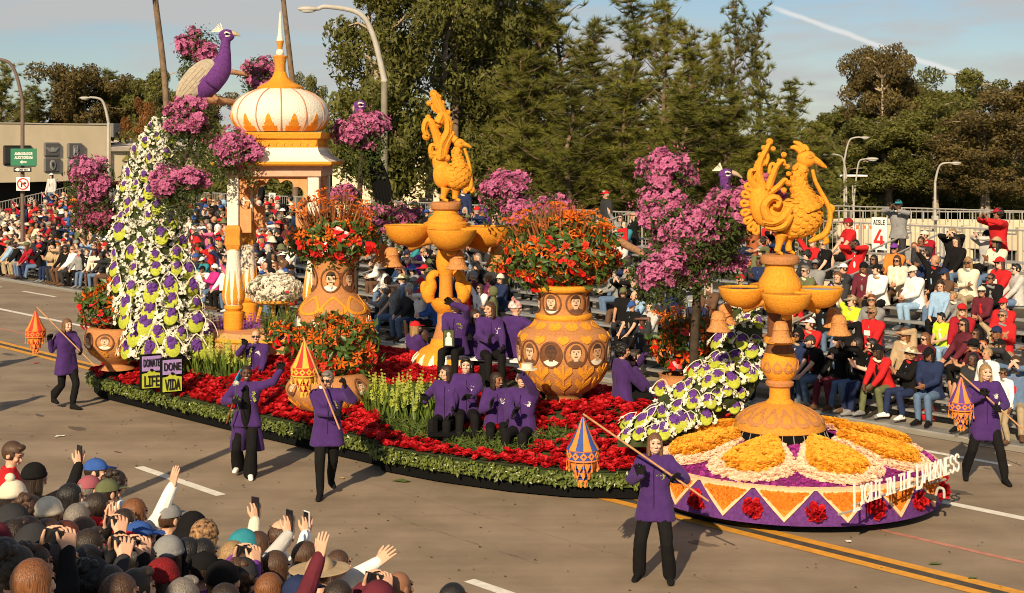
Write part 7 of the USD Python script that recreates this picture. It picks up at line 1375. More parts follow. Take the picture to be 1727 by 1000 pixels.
seated('rider in purple on the far side with long hair beside the red cap', 716, 566, 29.4, (.75, .6), dict(head=(.2, 0)), PUR(hair='long', hairm='brown'), fem=True)
fb = at(812, 705, 22.6); tq = thing('front_bench', 'low bench under the front row of seated riders', 'bench', fb); obj(tq, 'seat', bbox([fb[0], fb[1] + .05, at(800, 640, 22.7)[2] - .80], (1.6, .45, .07), .02), M_black); [obj(tq, 'leg', box([fb[0] + sx * .7, fb[1] + .05, .68], (.07, .35, .35)), M_black) for sx in (-1, 1)]
# ------------------------------------------------------------------ the far crowd
gC = np.random.default_rng(101)
SITP = dict(
    rest=dict(), lean=dict(lean=.28, handR=(.10, .46, .58), handL=(-.10, .46, .58)), clap=dict(handR=(.03, .36, .86), handL=(-.03, .36, .86), fdR=(-.2, .5, 1), fdL=(.2, .5, 1)), crossed=dict(handR=(-.10, .24, .80), handL=(.10, .26, .77)),
    photo=dict(handR=(.07, .34, 1.18), handL=(-.07, .34, 1.18), fdR=(-.3, .2, 1), fdL=(.3, .2, 1)), wave=dict(handR=(.34, .16, 1.38), fdR=(.1, 0, 1), palmR=(0, 1, 0)), shade=dict(handL=(-.03, .16, 1.27), fdL=(1, .1, .1), palmL=(0, -.3, -1)), phone=dict(lean=.15, handR=(.05, .40, .72), handL=(-.06, .40, .70)), turned=dict(yaw=.5, handR=(.15, .36, .6)), point=dict(handL=(-.35, .5, 1.02), fdL=(-.5, 1, .1)))
SITL = dict(rest='hands down', lean='leaning forward', clap='clapping', crossed='arms folded', photo='taking pictures', wave='arm raised', shade='shading eyes', phone='reading phone', turned='turned aside', point='arm outstretched', stand='standing', standphoto='standing photographing')
CACHE = {}
def crowdfig(pk, fem, sleeve, shorts, seedk):
    key = (pk, fem, sleeve, shorts, seedk); coarse = seedk == 9
    if key not in CACHE:
        g = np.random.default_rng(abs(hash((pk.__len__(), fem, sleeve, shorts, seedk, sum(map(ord, pk))))) % 2 ** 31)
        if pk.startswith('stand'): P = dict(hip=(0, 0, .92), **(dict(handR=(.09, .36, 1.52), handL=(-.09, .36, 1.50), fdR=(-.3, .2, 1), fdL=(.3, .2, 1)) if pk == 'standphoto' else dict(handR=(.24, .12, .88))))
        else: P = sitpose(**SITP[pk]); P['ankR'] = (.12 + g.uniform(-.04, .08), .42 + g.uniform(-.1, .08), .08); P['ankL'] = (-.12 + g.uniform(-.08, .04), .42 + g.uniform(-.1, .08), .08)
        P['head'] = (g.uniform(-.5, .5), g.uniform(-.1, .15)); CACHE[key] = figure(P, 0, coarse, sleeve, .08, fem=fem, bare_legs=shorts)
    return CACHE[key]
ROWN = ['front row', 'second row', 'third row', 'fourth row', 'fifth row', 'sixth row', 'seventh row', 'eighth row', 'ninth row', 'tenth row', 'eleventh row', 'top row']
def where(px):
    for lim, s in ((55, 'at the left edge'), (110, 'below the street signs'), (150, 'left of the left blossom'), (200, 'under the left blossom'), (345, 'beside the feather tail'), (400, 'left of the pavilion pillar'), (515, 'through the pavilion'), (650, 'behind the amber urn'), (700, 'below the twin bells'), (745, 'left of the middle fountain'), (800, 'right of the middle fountain'), (850, 'left of the large urn'), (1060, 'behind the large urn'), (1130, 'left of the orange spikes'), (1200, 'under the pink blossom'), (1290, 'left of the front fountain'), (1345, 'behind the front fountain'), (1400, 'right of the front fountain'), (1450, 'below the aisle rails'), (1510, 'below the aisle sign'), (1570, 'right of the aisle sign'), (1640, 'left of the violet lantern'), (1690, 'above the violet lantern'), (9999, 'at the right edge')):
        if px < lim: return s
SEEN, CROWD = {}, []
def colr(c): return c
def ctree(g, **o):
    tops = ['red'] * 10 + ['black'] * 26 + ['charcoal'] * 14 + ['navy'] * 12 + ['grey'] * 8 + ['white'] * 9 + ['crimson'] * 4 + ['maroon'] * 5 + ['pink'] * 3 + ['magenta'] * 1 + ['purple'] * 1 + ['blue'] * 3 + ['teal'] * 2 + ['olive'] * 4 + ['cream'] * 5 + ['tan'] * 4 + ['brown'] * 5 + ['orange'] * 2 + ['sky'] * 4 + ['rust'] * 3 + ['green'] * 2 + ['silver'] * 3
    fem = g.random() < .5; s = dict(fem=fem, top=tops[g.integers(len(tops))], legs=['black', 'navy', 'denim', 'denim', 'charcoal', 'khaki', 'black', 'denim', 'brown'][g.integers(9)], shoes=['white', 'black', 'grey', 'brown'][g.integers(4)], skin=['fair', 'pale', 'tan', 'fair', 'pale', 'brown', 'dark', 'tan'][g.integers(8)], hairm=['black', 'dark', 'brown', 'brown', 'blond', 'grey', 'auburn', 'white', 'dark'][g.integers(9)],
             hair=(['long', 'bob', 'longer', 'long', 'bun', 'curly'] if fem else ['short', 'crop', 'short', 'balding', 'crop', 'short'])[g.integers(6)], hat=([None] * 7 + ['cap'] * 5 + ['beanie', 'beanie', 'wide', 'bucket', 'hood'])[g.integers(17)], hatc=['red', 'black', 'white', 'navy', 'grey', 'cream', 'blue', 'red', 'charcoal', 'olive'][g.integers(10)], glasses=g.random() < .33,
             pose=['rest', 'rest', 'lean', 'clap', 'clap', 'crossed', 'photo', 'photo', 'wave', 'shade', 'phone', 'turned', 'point', 'lean'][g.integers(14)], sleeve=g.random() < .8, shorts=g.random() < .06)
    s['scarf'] = [None] * 5 + ['red', 'grey', 'cream', 'tan'] ; s['scarf'] = s['scarf'][g.integers(9)]; s['inner'] = ([None] * 4 + ['white', 'grey', 'red', 'black', 'sky'])[g.integers(9)]; s['turn'] = g.normal(0, .35)
    if s['skin'] in ('brown', 'dark'): s['hairm'] = 'black'
    if s['hat'] == 'hood': s['hatc'] = s['top']
    s.update(o); return s
def clabel(s, r, px, extra=''):
    hatn = dict(cap='cap', beanie='knit hat', wide='sun hat', bucket='bucket hat', hood='hood up', pom='bobble hat', backcap='cap')
    head = f"{s['hatc']} {hatn[s['hat']]}" if s['hat'] else {'balding': 'thin ' + s['hairm'] + ' hair', None: 'bald head'}.get(s['hair'], ('long ' if s['hair'] in ('long', 'longer') else 'curly ' if s['hair'] == 'curly' else 'short ' if s['hair'] in ('short', 'crop') else '') + s['hairm'] + ' hair')
    return f"person in {s['top']} {'top' if s['sleeve'] else 'shirt'}, {head}, {SITL[s['pose']]}, {ROWN[r]} {where(px).replace('the ', '')}"
def uniq(lab, s):
    if lab in SEEN:
        for e in ((' with sunglasses' if s['glasses'] else ''), f" {s['legs']} trousers,", f" {s['shoes']} shoes,"):
            l2 = lab.replace(', ' + SITL[s['pose']], e + ', ' + SITL[s['pose']]) if 'sun' in e else lab.replace(SITL[s['pose']] + ',', e.strip())
            if l2 not in SEEN and e: lab = l2; break
    if len(lab.split()) > 16: lab = lab.replace(', ' + SITL[s['pose']], '')
    SEEN[lab] = 1; return ' '.join(lab.split()[:16])
def crowd_person(a, r, s, parent=None, pxl=None, seedk=0, dz=0.0, dc=0.0):
    b = ac(a, rowc(r) + .12 + dc, rowz(r) + dz); b = b - ND * .0; st_p = s['pose'].startswith('stand')
    fw = -ND * 1.0 + HD * gC.uniform(-.35, .15) - HD * s.get('turn', 0); fig = crowdfig(s['pose'], s['fem'], s['sleeve'], s['shorts'], 9 if parent is not None else 0 if s['pose'] in ('stand', 'turned', 'point', 'shade', 'standphoto', 'crossed') else seedk); k = s.get('k', gC.uniform(.93, 1.06)); R = facing(fw)
    base = b + UP * (.42 * (1 - k)) * (0 if st_p else 1) - (ND * .35 if st_p else 0) + UP * (.02 if not st_p else 0)
    fit = dict(skin=s['skin'], hair=s['hair'], hairm=s['hairm'], hat=s['hat'], hatm=CLM[s['hatc']], top=CLM[s['top']], legs=CLM[s['legs']], shoes=CLM[s['shoes']], glasses=s['glasses'], eyes=pxl > 900)
    if parent is None: t = thing('person', uniq(clabel(s, r, pxl), s), 'person', base); dress(t, fig, fit, base, R, k, 0)
    else: dress(parent, fig, {**fit, 'eyes': 0}, base, R, k, 0); return
    if s['pose'] in ('photo', 'standphoto'): h = (fig['arms']['R'][2] + fig['arms']['L'][2]) / 2 + np.array([0, .03, .07]); obj(t, 'phone', move(bbox(h, (.15, .012, .08), .003), base, R, k), M_phone)
    if s['pose'] == 'phone' and int(abs(a) * 100) % 3 == 0: h = (fig['arms']['R'][2] + fig['arms']['L'][2]) / 2 + np.array([0, .07, .05]); obj(t, 'programme', move(bbox(h, (.17, .006, .22), .002, rotx(-.6)), base, R, k), M_wsign)
    if s.get('scarf'): obj(t, 'scarf', move(sweep([fig['head'][1] + np.array([.075 * math.cos(w), -.035 + .075 * math.sin(w), -.165 + .02 * math.sin(w * 2)]) for w in np.linspace(0, 2 * math.pi, 9)], .03, 6, False), base, R, k), CLM[s['scarf']])
    if s.get('inner'): obj(t, 'shirt_front', move(ball(fig['chest'][0] + np.array([.095, -.03, -.06]), (.052, .05, .17), 1, fig['chest'][1]), base, R, k), CLM[s['inner']], True)
    if s.get('bib'): obj(t, 'shirt_print', move(bbox(fig['chest'][0] + np.array([.095, .035, -.02]), (.13, .006, .09), .002), base, R, k), M_wsign)
# people one can pick out in the photograph: column and row of the head, then what they wear
KEY = '''1529 346 11 top=grey hat=cap hatc=teal pose=standphoto legs=charcoal hair=short glasses=0 fem=0
1697 384 10 top=red hat=cap hatc=crimson pose=standphoto legs=denim fem=0 k=1.08
1430 393 10 top=red sleeve=0 hat=cap hatc=crimson pose=rest bib=1 shorts=1 fem=0 k=1.12
1508 440 8 top=orange hat=cap hatc=purple pose=rest skin=tan legs=black fem=0
1567 408 10 top=crimson hat=cap hatc=cream pose=lean fem=0
1607 412 10 top=black hair=longer hairm=blond hat= pose=photo fem=1
1540 440 9 top=grey sleeve=0 hat= hair=crop skin=tan pose=phone k=.85
1556 438 9 top=charcoal hat= skin=brown hair=crop hairm=black pose=phone fem=0
1612 445 9 top=black hair=longer hairm=dark hat= pose=rest fem=1
1664 420 10 top=silver hat=beanie hatc=black pose=photo fem=1
1680 445 9 top=cream hat=wide hatc=tan pose=clap fem=1
1686 465 7 top=red hat=cap hatc=red pose=rest bib=1 fem=0 k=1.08
1714 455 7 top=silver hat= hair=short hairm=black glasses=1 pose=rest fem=0
1632 462 7 top=cream hair=long hairm=blond hat= glasses=1 pose=crossed fem=1
1575 440 8 top=navy hair=crop hairm=dark hat= pose=lean fem=0
1515 470 7 top=cream hair=longer hairm=brown hat= glasses=1 pose=phone fem=1
1483 490 6 top=white hat=cap hatc=black pose=phone fem=0 legs=black
1456 488 6 top=maroon hat=beanie hatc=black skin=brown pose=rest fem=0
1422 478 6 top=charcoal hat=cap hatc=white pose=rest fem=0
1546 490 6 top=white hat=cap hatc=cream glasses=1 pose=phone legs=sky fem=0
1586 508 5 top=sky hair=short hairm=dark hat= pose=rest legs=black fem=1
1618 520 5 top=grey hair=short hairm=blond hat= pose=lean k=.8 shorts=1
1660 512 5 top=maroon hat=cap hatc=cream glasses=1 pose=phone legs=black fem=1
1692 535 4 top=red hat=cap hatc=red pose=rest fem=0
1690 555 3 top=red hair=short hairm=grey hat= glasses=1 pose=clap fem=0
1622 552 3 top=crimson hat=cap hatc=red hair=longer hairm=blond pose=rest fem=1
1592 563 3 top=lime sleeve=0 hair=short hairm=black hat= pose=phone k=.85 fem=0 legs=sky
1625 576 2 top=maroon hair=bob hairm=dark glasses=1 hat= pose=rest fem=1
1645 585 2 top=rust hair=long hairm=dark hat= skin=brown pose=clap k=.85 fem=1
1680 585 2 top=tan hat=beanie hatc=navy skin=brown pose=wave fem=0
1560 590 1 top=maroon hair=longer hairm=auburn hat= pose=rest fem=1
1525 592 1 top=tan hair=long hairm=auburn hat= pose=shade fem=1
1535 615 0 top=black hat=wide hatc=cream pose=clap fem=1
1571 612 0 top=navy hat=cap hatc=black skin=brown pose=phone legs=denim fem=0
1492 622 0 top=red hat=cap hatc=black hair=longer hairm=dark pose=lean legs=olive fem=1
1470 598 0 top=black sleeve=0 hair=short hairm=black glasses=1 hat= pose=clap fem=0 legs=navy
1445 600 0 top=black hair=longer hairm=dark hat= pose=photo fem=1
1413 598 0 top=black hat=beanie hatc=black pose=point legs=maroon fem=1
1383 585 0 top=black sleeve=0 hat=cap hatc=charcoal pose=lean legs=denim fem=0
1345 590 0 top=navy hat=hood hatc=black pose=rest legs=navy fem=0
1470 572 2 top=red hair=short hairm=blond glasses=1 hat= pose=rest bib=1 fem=0 k=1.1
1470 550 3 top=grey hair=short hairm=auburn hat= pose=turned fem=0 k=1.08
1365 572 1 top=red hat=cap hatc=white pose=clap fem=0
1358 522 5 top=olive hair=short hairm=grey glasses=1 hat= pose=rest fem=0 k=1.08
1342 540 4 top=red hair=short hairm=auburn hat= pose=rest k=.85
1390 545 3 top=black hair=bob hairm=blond hat= pose=photo fem=1
1400 528 4 top=cream hat=cap hatc=purple pose=turned fem=0
1436 535 3 top=lime sleeve=0 hat=cap hatc=khaki pose=wave fem=0
1388 430 8 top=black sleeve=0 hair=long hairm=grey glasses=1 hat= pose=rest fem=1
1370 432 8 top=red hat=cap hatc=black pose=wave fem=0
1360 450 7 top=charcoal hat=cap hatc=charcoal pose=rest fem=0
1640 610 0 top=charcoal hair=long hairm=black skin=dark hat= pose=point fem=1
1685 605 1 top=charcoal hat=cap hatc=black pose=photo fem=0
1712 612 0 top=denim hair=longer hairm=brown hat= pose=photo fem=1
1700 640 0 top=white hat= hair=crop hairm=blond pose=stand legs=khaki k=.9 fem=0
1728 668 0 top=white hat= hair=short hairm=dark pose=stand legs=khaki k=.72 fem=0
326 390 4 top=cream hair=bun hairm=auburn hat= pose=stand legs=cream fem=1
98 262 11 top=silver hat=cap hatc=white pose=stand legs=denim fem=0
1036 352 11 top=charcoal hat=cap hatc=red hair=short hairm=white glasses=1 pose=stand fem=0
795 335 11 top=navy hat=cap hatc=sky pose=stand fem=0
453 352 11 top=black hair=bob hairm=blond hat= pose=stand fem=1
698 360 10 top=navy hat=cap hatc=navy pose=rest fem=0
712 362 10 top=teal hair=long hairm=dark glasses=1 hat= pose=rest fem=1
727 362 10 top=green hat=cap hatc=grey pose=rest fem=0'''
taken = {}
def parse(l):
    px, py, r, *o = l.split(); d = {}
    for q in o: k_, v_ = q.split('='); d[k_] = (None if v_ == '' else bool(int(v_)) if k_ in ('glasses', 'fem', 'sleeve', 'shorts', 'bib') else float(v_) if k_ == 'k' else v_)
    return float(px), float(py), int(r), d
for i, l in enumerate(KEY.split('\n')):
    px, py, r, d = parse(l); s = ctree(gC, **{**dict(sleeve=True, shorts=False, pose='rest'), **d})
    if s['pose'].startswith('stand'): s.setdefault('k', 1.03)
    a = toac(px_c(px, rowc(r) + .1, 1))[0]; taken.setdefault(r, []).append(a); crowd_person(a, r, s, None, px, i % 2, dc=-.3 if (s['pose'] == 'stand' and r == 0) else 0)
# everyone else: seats that the float does not hide
HIDE = [Polygon(p) for p in ([(235, 190), (292, 190), (352, 590), (200, 590), (190, 430)], [(375, 150), (560, 150), (575, 300), (370, 300)], [(500, 330), (630, 330), (640, 445), (620, 600), (500, 600), (490, 400)], [(652, 372), (852, 372), (840, 412), (660, 412)], [(738, 400), (772, 400), (775, 620), (730, 620)], [(850, 355), (1040, 355), (1040, 470), (1030, 650), (870, 650), (850, 470)], [(1080, 260), (1250, 260), (1262, 470), (1090, 490), (1060, 450)], [(1213, 478), (1417, 478), (1400, 525), (1225, 525)], [(1285, 425), (1345, 425), (1345, 700), (1285, 700)], [(1110, 510), (1230, 510), (1290, 600), (1270, 760), (1040, 760), (1100, 600)], [(110, 270), (200, 270), (200, 390), (150, 390)], [(248, 280), (350, 280), (350, 340), (250, 340)], [(740, 500), (900, 500), (900, 620), (730, 620)], [(500, 500), (640, 500), (640, 640), (500, 640)], [(130, 480), (350, 480), (350, 640), (130, 640)])]
cand = []
for r in range(NROW - 1):
    a = -66.0 + gC.uniform(0, .4)
    while a < -8:
        a += gC.uniform(.48, .60); p = ac(a, rowc(r) + .1, rowz(r) + 1.2)
        if p[1] < 5: continue
        px, py = topx(p)
        if not -15 < px < 1745 or any(h.contains(Point(px, py)) for h in HIDE) or any(abs(a - q) < .48 for q in taken.get(r, [])): continue
        dens = .9 if px < 330 else .97 if px < 1330 else .42
        if 1470 < px < 1640 and 2 <= r <= 5: dens = .03
        if r >= 9 and 660 < px < 1330: dens = .8
        if px > 1330 and r >= 8: dens = 0.0
        if 1395 < px < 1450: dens = .15 if r > 2 else .5
        if gC.random() < dens: cand.append((F / p[1], a, r, px))
cand.sort(reverse=True)
NIND = 225
for i, (_, a, r, px) in enumerate(cand[:NIND]): crowd_person(a, r, ctree(gC), None, px, i % 2)
if cand[NIND:]:
    ct = thing('crowd', 'further spectators packed in the far rows of the stand', 'crowd', ac(-50, 27), kind='stuff'); bag_ = {}
    for i, (_, a, r, px) in enumerate(cand[NIND:]): crowd_person(a, r, ctree(gC, sleeve=True, shorts=False, hat=[None, 'cap', None, 'beanie'][i % 4]), bag_, px, 9)
for (nm_, _), (m_, L_) in (bag_.items() if cand[NIND:] else ()): obj(ct, nm_, cat(L_), m_, True, kind='stuff')
print('crowd', len(cand), len(KEY.split('\n')))
# bags at their feet
def bag(label, px, py, m, m2, h=.42):
    p = gnd(px, py); t = thing('backpack', label, 'bag', p); R = basis(HD, ND, UP)
    obj(t, 'body', move(ball((0, 0, h / 2), (.17, .11, h / 2), 2), p, R), m, True); obj(t, 'pocket', move(ball((0, -.09, h * .36), (.12, .05, h * .26), 2), p, R), m2, True); obj(t, 'top_loop', sweep([p + UP * h * .95 - HD * .04, p + UP * (h + .05), p + UP * h * .95 + HD * .04], .012, 6), m2); obj(t, 'strap', sweep([p + HD * .12 + UP * h * .8, p + HD * .2 + UP * h * .5, p + HD * .14 + UP * h * .15], .018, 6), m2)
bag('red and silver backpack on the road before the man with a phone', 1563, 712, CLM['silver'], CLM['red'])
bag('bright red bag on the road at the feet of the left hand front row', 120, 482, CLM['red'], CLM['crimson'], .36)
bag('black bag before the woman with a camera in the front row', 1455, 690, CLM['black'], CLM['charcoal'], .5)
bag('blue bag on a bench below the aisle sign', 1526, 700, CLM['blue'], CLM['navy'], .2) if 0 else None
tc = gnd(1361, 682); t = thing('paper_cup', 'white paper cup standing on the road before the front row', 'cup', tc); obj(t, 'cup', lathe([(.001, .0), (.035, 0), (.045, .2), (.04, .2), (.03, .02)], 16, tc), M_wsign); obj(t, 'lid', lathe([(.047, .2), (.047, .22), (.001, .225)], 16, tc), M_wsign)

# ------------------------------------------------------------------ the near crowd, seen from behind
def headspot(px, py):
    k = (py - YH) / (px + 1340); c = min(max(6.3 - 20 * (k - .365), 2.9), 6.5); z = H - k * c / ND[0]; t = (px - CX) / F; Y = c / (ND[0] * t + ND[1]); return np.array([t * Y, Y, H - (py - YH) * Y / F])
NEARP = dict(rest=dict(), phone=dict(handR=(.10, .38, 1.60), handL=(-.10, .38, 1.60), fdR=(-.2, .3, 1), fdL=(.2, .3, 1), elbR=(1, -.2, -1), elbL=(-1, -.2, -1), palmR=(-1, .2, 0), palmL=(1, .2, 0), curl=.5), phone1=dict(handR=(.24, .32, 1.72), fdR=(0, .2, 1), elbR=(1, -.2, -1), curl=.45),
    wave=dict(handR=(.32, .20, 1.90), fdR=(.1, .15, 1), palmR=(0, 1, 0), elbR=(1, .2, -.5), curl=.08), waveL=dict(handL=(-.30, .22, 1.88), fdL=(-.1, .15, 1), palmL=(0, 1, 0), elbL=(-1, .2, -.5), curl=.08), reach=dict(handR=(.52, .42, 1.66), fdR=(.6, .5, .7), palmR=(-.2, .8, 0), elbR=(.5, 0, -1), curl=.05), clap=dict(handR=(.04, .34, 1.52), handL=(-.04, .34, 1.52), fdR=(-.1, .3, 1), fdL=(.1, .3, 1), curl=.1), point=dict(handR=(.26, .36, 1.80), fdR=(-.1, .2, 1), curl=.4))
def hash_(s): return (sum(ord(c) * (i + 3) for i, c in enumerate(s)) % 97) / 97.0
def near(px, py, label, pose='rest', turn=0.0, k=1.0, hd_=(0, 0), phonew=False, headw=None, **fit):
    hp = headspot(px, py); fw = unit(ND * 1.0 + HD * (-.12 + turn + .4 * (hash_(label) - .5))); fit = {**dict(skin='fair', hair='short', hairm='brown', top=CLM['black'], topname='jacket', legs=CLM['denim'], shoes=CLM['black']), **fit}
    P = dict(hip=(0, 0, .92), head=hd_, **NEARP[pose]); base = hp - UP * 1.62 * k - facing(fw)[:, 1] * .03
    fig = figure(P, 1, hem=.14, fem=fit.get('fem', False)); t = thing('person', label, 'person', base, None); dress(t, fig, {kk: v for kk, v in fit.items() if kk != 'fem'}, base, facing(fw), k, 1)
    if pose in ('phone', 'phone1', 'point'):
        q = fig['arms']['R'][2] if pose != 'phone' else (fig['arms']['R'][2] + fig['arms']['L'][2]) / 2; q = q + np.array([0 if pose == 'phone' else -.015, -.015 if pose == 'phone' else .02, .075 if pose == 'phone' else .10]); s = (.165, .010, .080) if pose == 'phone' else (.080, .010, .160)
        ph = thing('mobile_phone', ' '.join(f'{"white" if phonew else "black"} phone held up by the {label}'.split()[:16]), 'phone', base + facing(fw) @ q * k); obj(ph, 'case', move(bbox(q, s, .004), base, facing(fw), k), M_phonew if phonew else M_bsign); obj(ph, 'screen', move(bbox(q - np.array([0, .0062, 0]), (s[0] * .9, .002, s[2] * .92), .0005), base, facing(fw), k), M_phone)
    return t
C = CLM
NEAR = [
 (22, 766, 'person with short brown hair in red jacket looking down at the left edge', dict(turn=.6, hd_=(-.5, -.4), top=C['red'])),
 (60, 806, 'person in black knit hat and dark hair holding up a phone', dict(pose='phone1', hat='beanie', hatm=C['black'], hair='longer', hairm='dark', top=C['black'])),
 (24, 838, 'person in cream bobble hat at the left edge', dict(hat='pom', hatm=C['cream'], hair='long', hairm='dark', top=C['charcoal'])),
 (163, 796, 'person in blue cap and white shirt looking right', dict(hat='cap', hatm=C['blue'], hair='crop', hairm='dark', top=C['white'], hd_=(-.9, 0))),
 (197, 815, 'person with dark curly hair beside the blue cap', dict(hair='curly', hairm='dark', top=C['white'], k=.96)),
 (152, 826, 'person in faded maroon cap and grey sweatshirt', dict(hat='backcap', hatm=mat('cloth_faded_maroon', (.30, .08, .10), .85), hair='crop', hairm='grey', top=C['grey'])),
 (183, 832, 'person in olive cap beside the faded maroon cap', dict(hat='cap', hatm=C['olive'], hair='crop', hairm='dark', top=C['black'], k=.98)),
 (22, 884, 'person in dark grey bucket hat at the left edge', dict(hat='bucket', hatm=C['charcoal'], hair='bob', hairm='auburn', top=C['rust'])),
 (52, 862, 'person with curly brown hair right of the dark bucket hat', dict(hair='curly', hairm='brown', top=C['black'])),
 (84, 868, 'person in white fuzzy hat beside the curly brown hair', dict(hat='beanie', hatm=C['cream'], hair='bob', hairm='brown', top=C['navy'])),
 (132, 876, 'person with thin grey brown hair and clapping hands', dict(pose='clap', hair='short', hairm='grey', top=C['red'])),
 (228, 866, 'person with long auburn hair and one hand waving', dict(pose='wave', hair='longer', hairm='auburn', top=C['white'], fem=True)),
 (286, 876, 'person in grey cap with a black shirt and bare neck', dict(hat='backcap', hatm=C['grey'], hair='crop', hairm='brown', top=C['black'])),
 (326, 892, 'person in black hat right of the grey cap', dict(hat='bucket', hatm=C['black'], hair='bob', hairm='dark', top=C['black'], k=.97)),
 (192, 902, 'person in bright red cap looking right', dict(hat='cap', hatm=C['red'], hair='crop', hairm='brown', top=C['purple'], hd_=(-1.0, 0))),
 (236, 908, 'person in royal blue cap behind the auburn hair', dict(hat='cap', hatm=C['blue'], hair='crop', hairm='dark', top=C['black'], hd_=(-.6, 0))),
 (347, 906, 'person in leopard print knit hat holding a phone', dict(pose='phone1', hat='beanie', hatm=M_leopard, hair='bob', hairm='blond', top=C['cream'])),
 (415, 922, 'person in teal hood right of the leopard hat', dict(hat='hood', hatm=C['teal'], hair=None, top=C['teal'], k=.95)),
 (287, 936, 'person in pale grey fuzzy hat above the red knit hat', dict(hat='beanie', hatm=C['grey'], hair='long', hairm='brown', top=C['cream'])),
 (276, 978, 'person in ribbed red knit hat at the bottom edge', dict(hat='beanie', hatm=mat('ribbed_red_knit', (.24, .012, .016), .95, .2, 60, .9, 110, bdist=.02), hair='bob', hairm='dark', top=C['black'])),
 (378, 982, 'person in round black beret at the bottom edge', dict(hat='beanie', hatm=C['black'], hair='bob', hairm='dark', top=C['charcoal'])),
 (424, 958, 'person with curly brown hair above the black beret', dict(hair='curly', hairm='brown', top=C['purple'])),
 (58, 985, 'person with straight auburn hair at the bottom left', dict(hair='longer', hairm='auburn', top=C['black'], fem=True)),
 (104, 946, 'person with dark brown hair turned right holding a phone', dict(pose='phone', hair='longer', hairm='dark', top=C['charcoal'], turn=.3, fem=True)),
 (62, 920, 'person in dark hood below the dark bucket hat', dict(hat='hood', hatm=C['charcoal'], hair=None, top=C['charcoal'])),
 (112, 908, 'person with dark red hair and black jacket', dict(pose='phone', hair='bob', hairm='red', top=C['black'], fem=True)),
 (186, 990, 'person with dark brown hair at the bottom edge left of the red knit hat', dict(hair='longer', hairm='dark', top=C['navy'], fem=True)),
 (476, 902, 'person with thinning brown hair in white shirt', dict(hair='balding', hairm='brown', top=C['white'])),
 (466, 958, 'person with long straight brown hair behind the white shirt', dict(hair='longer', hairm='brown', top=C['white'], fem=True)),
 (517, 940, 'person with short brown hair waving a white sleeved arm', dict(pose='reach', hair='bob', hairm='brown', top=C['white'], k=.97)),
 (541, 968, 'person in wide tan hat', dict(hat='wide', hatm=C['tan'], hair='crop', hairm='brown', top=C['tan'])),
 (572, 952, 'person with brown hair and a pale collar beside the tan hat', dict(hair='crop', hairm='brown', top=C['cream'], k=.92)),
 (456, 996, 'person with auburn hair in maroon sleeve raising an open hand', dict(pose='wave', hair='bob', hairm='auburn', top=C['maroon'], k=.95)),
 (674, 992, 'person with shaved head and brown skin at the bottom edge', dict(skin='brown', hair=None, top=C['navy'], k=.98)),
 (641, 1012, 'person in patterned maroon scarf at the bottom edge', dict(hat='hood', hatm=C['maroon'], hair=None, top=C['maroon'], k=.95)),
 (766, 1012, 'person with cropped dark hair just peeking over the bottom edge', dict(skin='brown', hair='crop', hairm='black', top=C['black'])),
 (346, 962, 'person in black cap between the grey hat and the black beret', dict(pose='phone', hat='cap', hatm=C['black'], hair='crop', hairm='dark', top=C['purple'])),
 (572, 1010, 'person with dark hair holding a phone below the tan hat', dict(pose='phone', hair='bob', hairm='dark', top=C['maroon'], fem=True)),
 (150, 952, 'person with black hair holding a phone beside the red cap', dict(pose='phone', hair='bob', hairm='black', top=C['black'])),
 (310, 1010, 'person with grey hair under the black beret edge', dict(hair='short', hairm='grey', top=C['charcoal'])),
 (240, 945, 'person with black hair in dark coat below the royal blue cap', dict(hair='long', hairm='black', top=C['black'])),
 (8, 945, 'person with black hair holding a phone at the left edge', dict(pose='phone', hair='long', hairm='black', top=C['black'])),
 (437, 922, 'person with brown hair holding a white phone', dict(pose='phone1', phonew=True, hair='bob', hairm='brown', top=C['white'], k=.94)),
 (395, 940, 'person with pale hair pointing with one raised finger', dict(pose='point', hair='bob', hairm='blond', top=C['silver'], k=.97)),
 (120, 840, 'person in black jacket with long black hair behind the maroon cap', dict(hair='longer', hairm='black', top=C['black'])),
 (505, 1003, 'person in dark blue cap at the bottom edge', dict(hat='cap', hatm=C['navy'], hair='crop', hairm='dark', top=C['black'])),
]
gn = np.random.default_rng(77); n0 = len(NEAR)
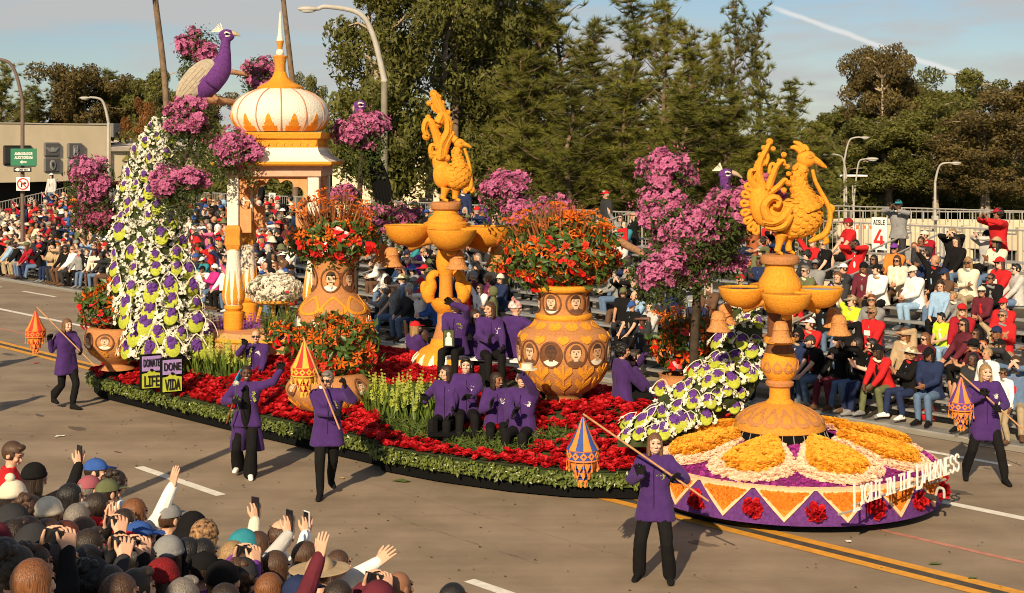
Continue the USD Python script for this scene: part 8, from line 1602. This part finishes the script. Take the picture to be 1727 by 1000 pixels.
for k in range(60):
    px, py = gn.uniform(-10, 440), gn.uniform(835, 1020)
    if py < 790 + .37 * px or len(NEAR) > n0 + 22 or any((px - q[0]) ** 2 + ((py - q[1]) * 1.2) ** 2 < 24 ** 2 for q in NEAR): continue
    hm, tp = ['black', 'dark', 'brown', 'dark'][k % 4], ['black', 'charcoal', 'navy', 'maroon', 'black', 'brown'][k % 6]; st_ = ['longer', 'bob', 'crop', 'short', 'curly'][k % 5]; hatk = [None, None, 'beanie', None, None][(k // 2) % 5]
    nb_ = min(NEAR[:n0], key=lambda q: (px - q[0]) ** 2 + (py - q[1]) ** 2); rel = 'left of' if px < nb_[0] else 'right of'
    lab_ = ' '.join(f"person with {hm} hair in {tp} coat {rel} the {nb_[2].replace('person in ', '').replace('person with ', '')}".split()[:16])
    if any(q[2] == lab_ for q in NEAR): continue
    NEAR.append((px, py, lab_, dict(hair=st_, hairm=hm, top=C[tp], hat=hatk, hatm=C[['black', 'charcoal', 'maroon'][k % 3]])))
for px, py, l, o in NEAR: near(px, py, l, **o)
# spectators of the row behind the viewer: outside the frame, they stand between the low sun and the nearest heads
for k in range(9):
    s = ctree(gC, pose=['stand', 'standphoto'][k % 3 == 1], sleeve=True, shorts=False, hat=['cap', None, 'beanie'][k % 3], top=['black', 'navy', 'red', 'grey', 'maroon', 'olive', 'tan', 'blue', 'charcoal'][k]); fig = crowdfig(s['pose'], s['fem'], True, False, 0)
    b = ac(-8.6 + .82 * k + gC.uniform(-.15, .15), -1.5 + gC.uniform(-.2, .2), 4.3 + gC.uniform(-.12, .12)); t = thing('person', f"person in {s['top']} top standing outside the frame behind the near crowd", 'person', b)
    dress(t, fig, dict(skin=s['skin'], hair=s['hair'], hairm=s['hairm'], hat=s['hat'], hatm=CLM[s['hatc']], top=CLM[s['top']], legs=CLM[s['legs']], shoes=CLM[s['shoes']], eyes=0), b, facing(ND), 1.0, 0)
t = thing('near_bleacher', 'upper grey planks of the near stand outside the frame', 'grandstand', ac(-5, -1.4, 4.2)); obj(t, 'plank', bbox(ac(-5.2, -1.5, 4.24), (8.5, .7, .06), .01, basis(HD, ND, UP)), M_alu); [obj(t, 'support', box(ac(a, -1.6, 2.1), (.08, .08, 4.15)), M_dark) for a in (-9, -5.2, -1.4)]
# the low risers the near crowd stands on
ns = thing('near_bleacher', 'stepped grey planks under the near crowd in the foreground', 'grandstand', ac(-9, 5, 0))
for k in range(6):
    c = 6.1 - .62 * k; z = .30 + .14 * k * (1 + .12 * k); obj(ns, 'plank', bbox(ac(-11, c, z - .05), (16, .58, .06), .01, basis(HD, ND, UP)), M_alu)
    for a in (-18, -11, -4): obj(ns, 'support', box(ac(a, c, z / 2 - .04), (.08, .08, max(z - .1, .05))), M_dark)
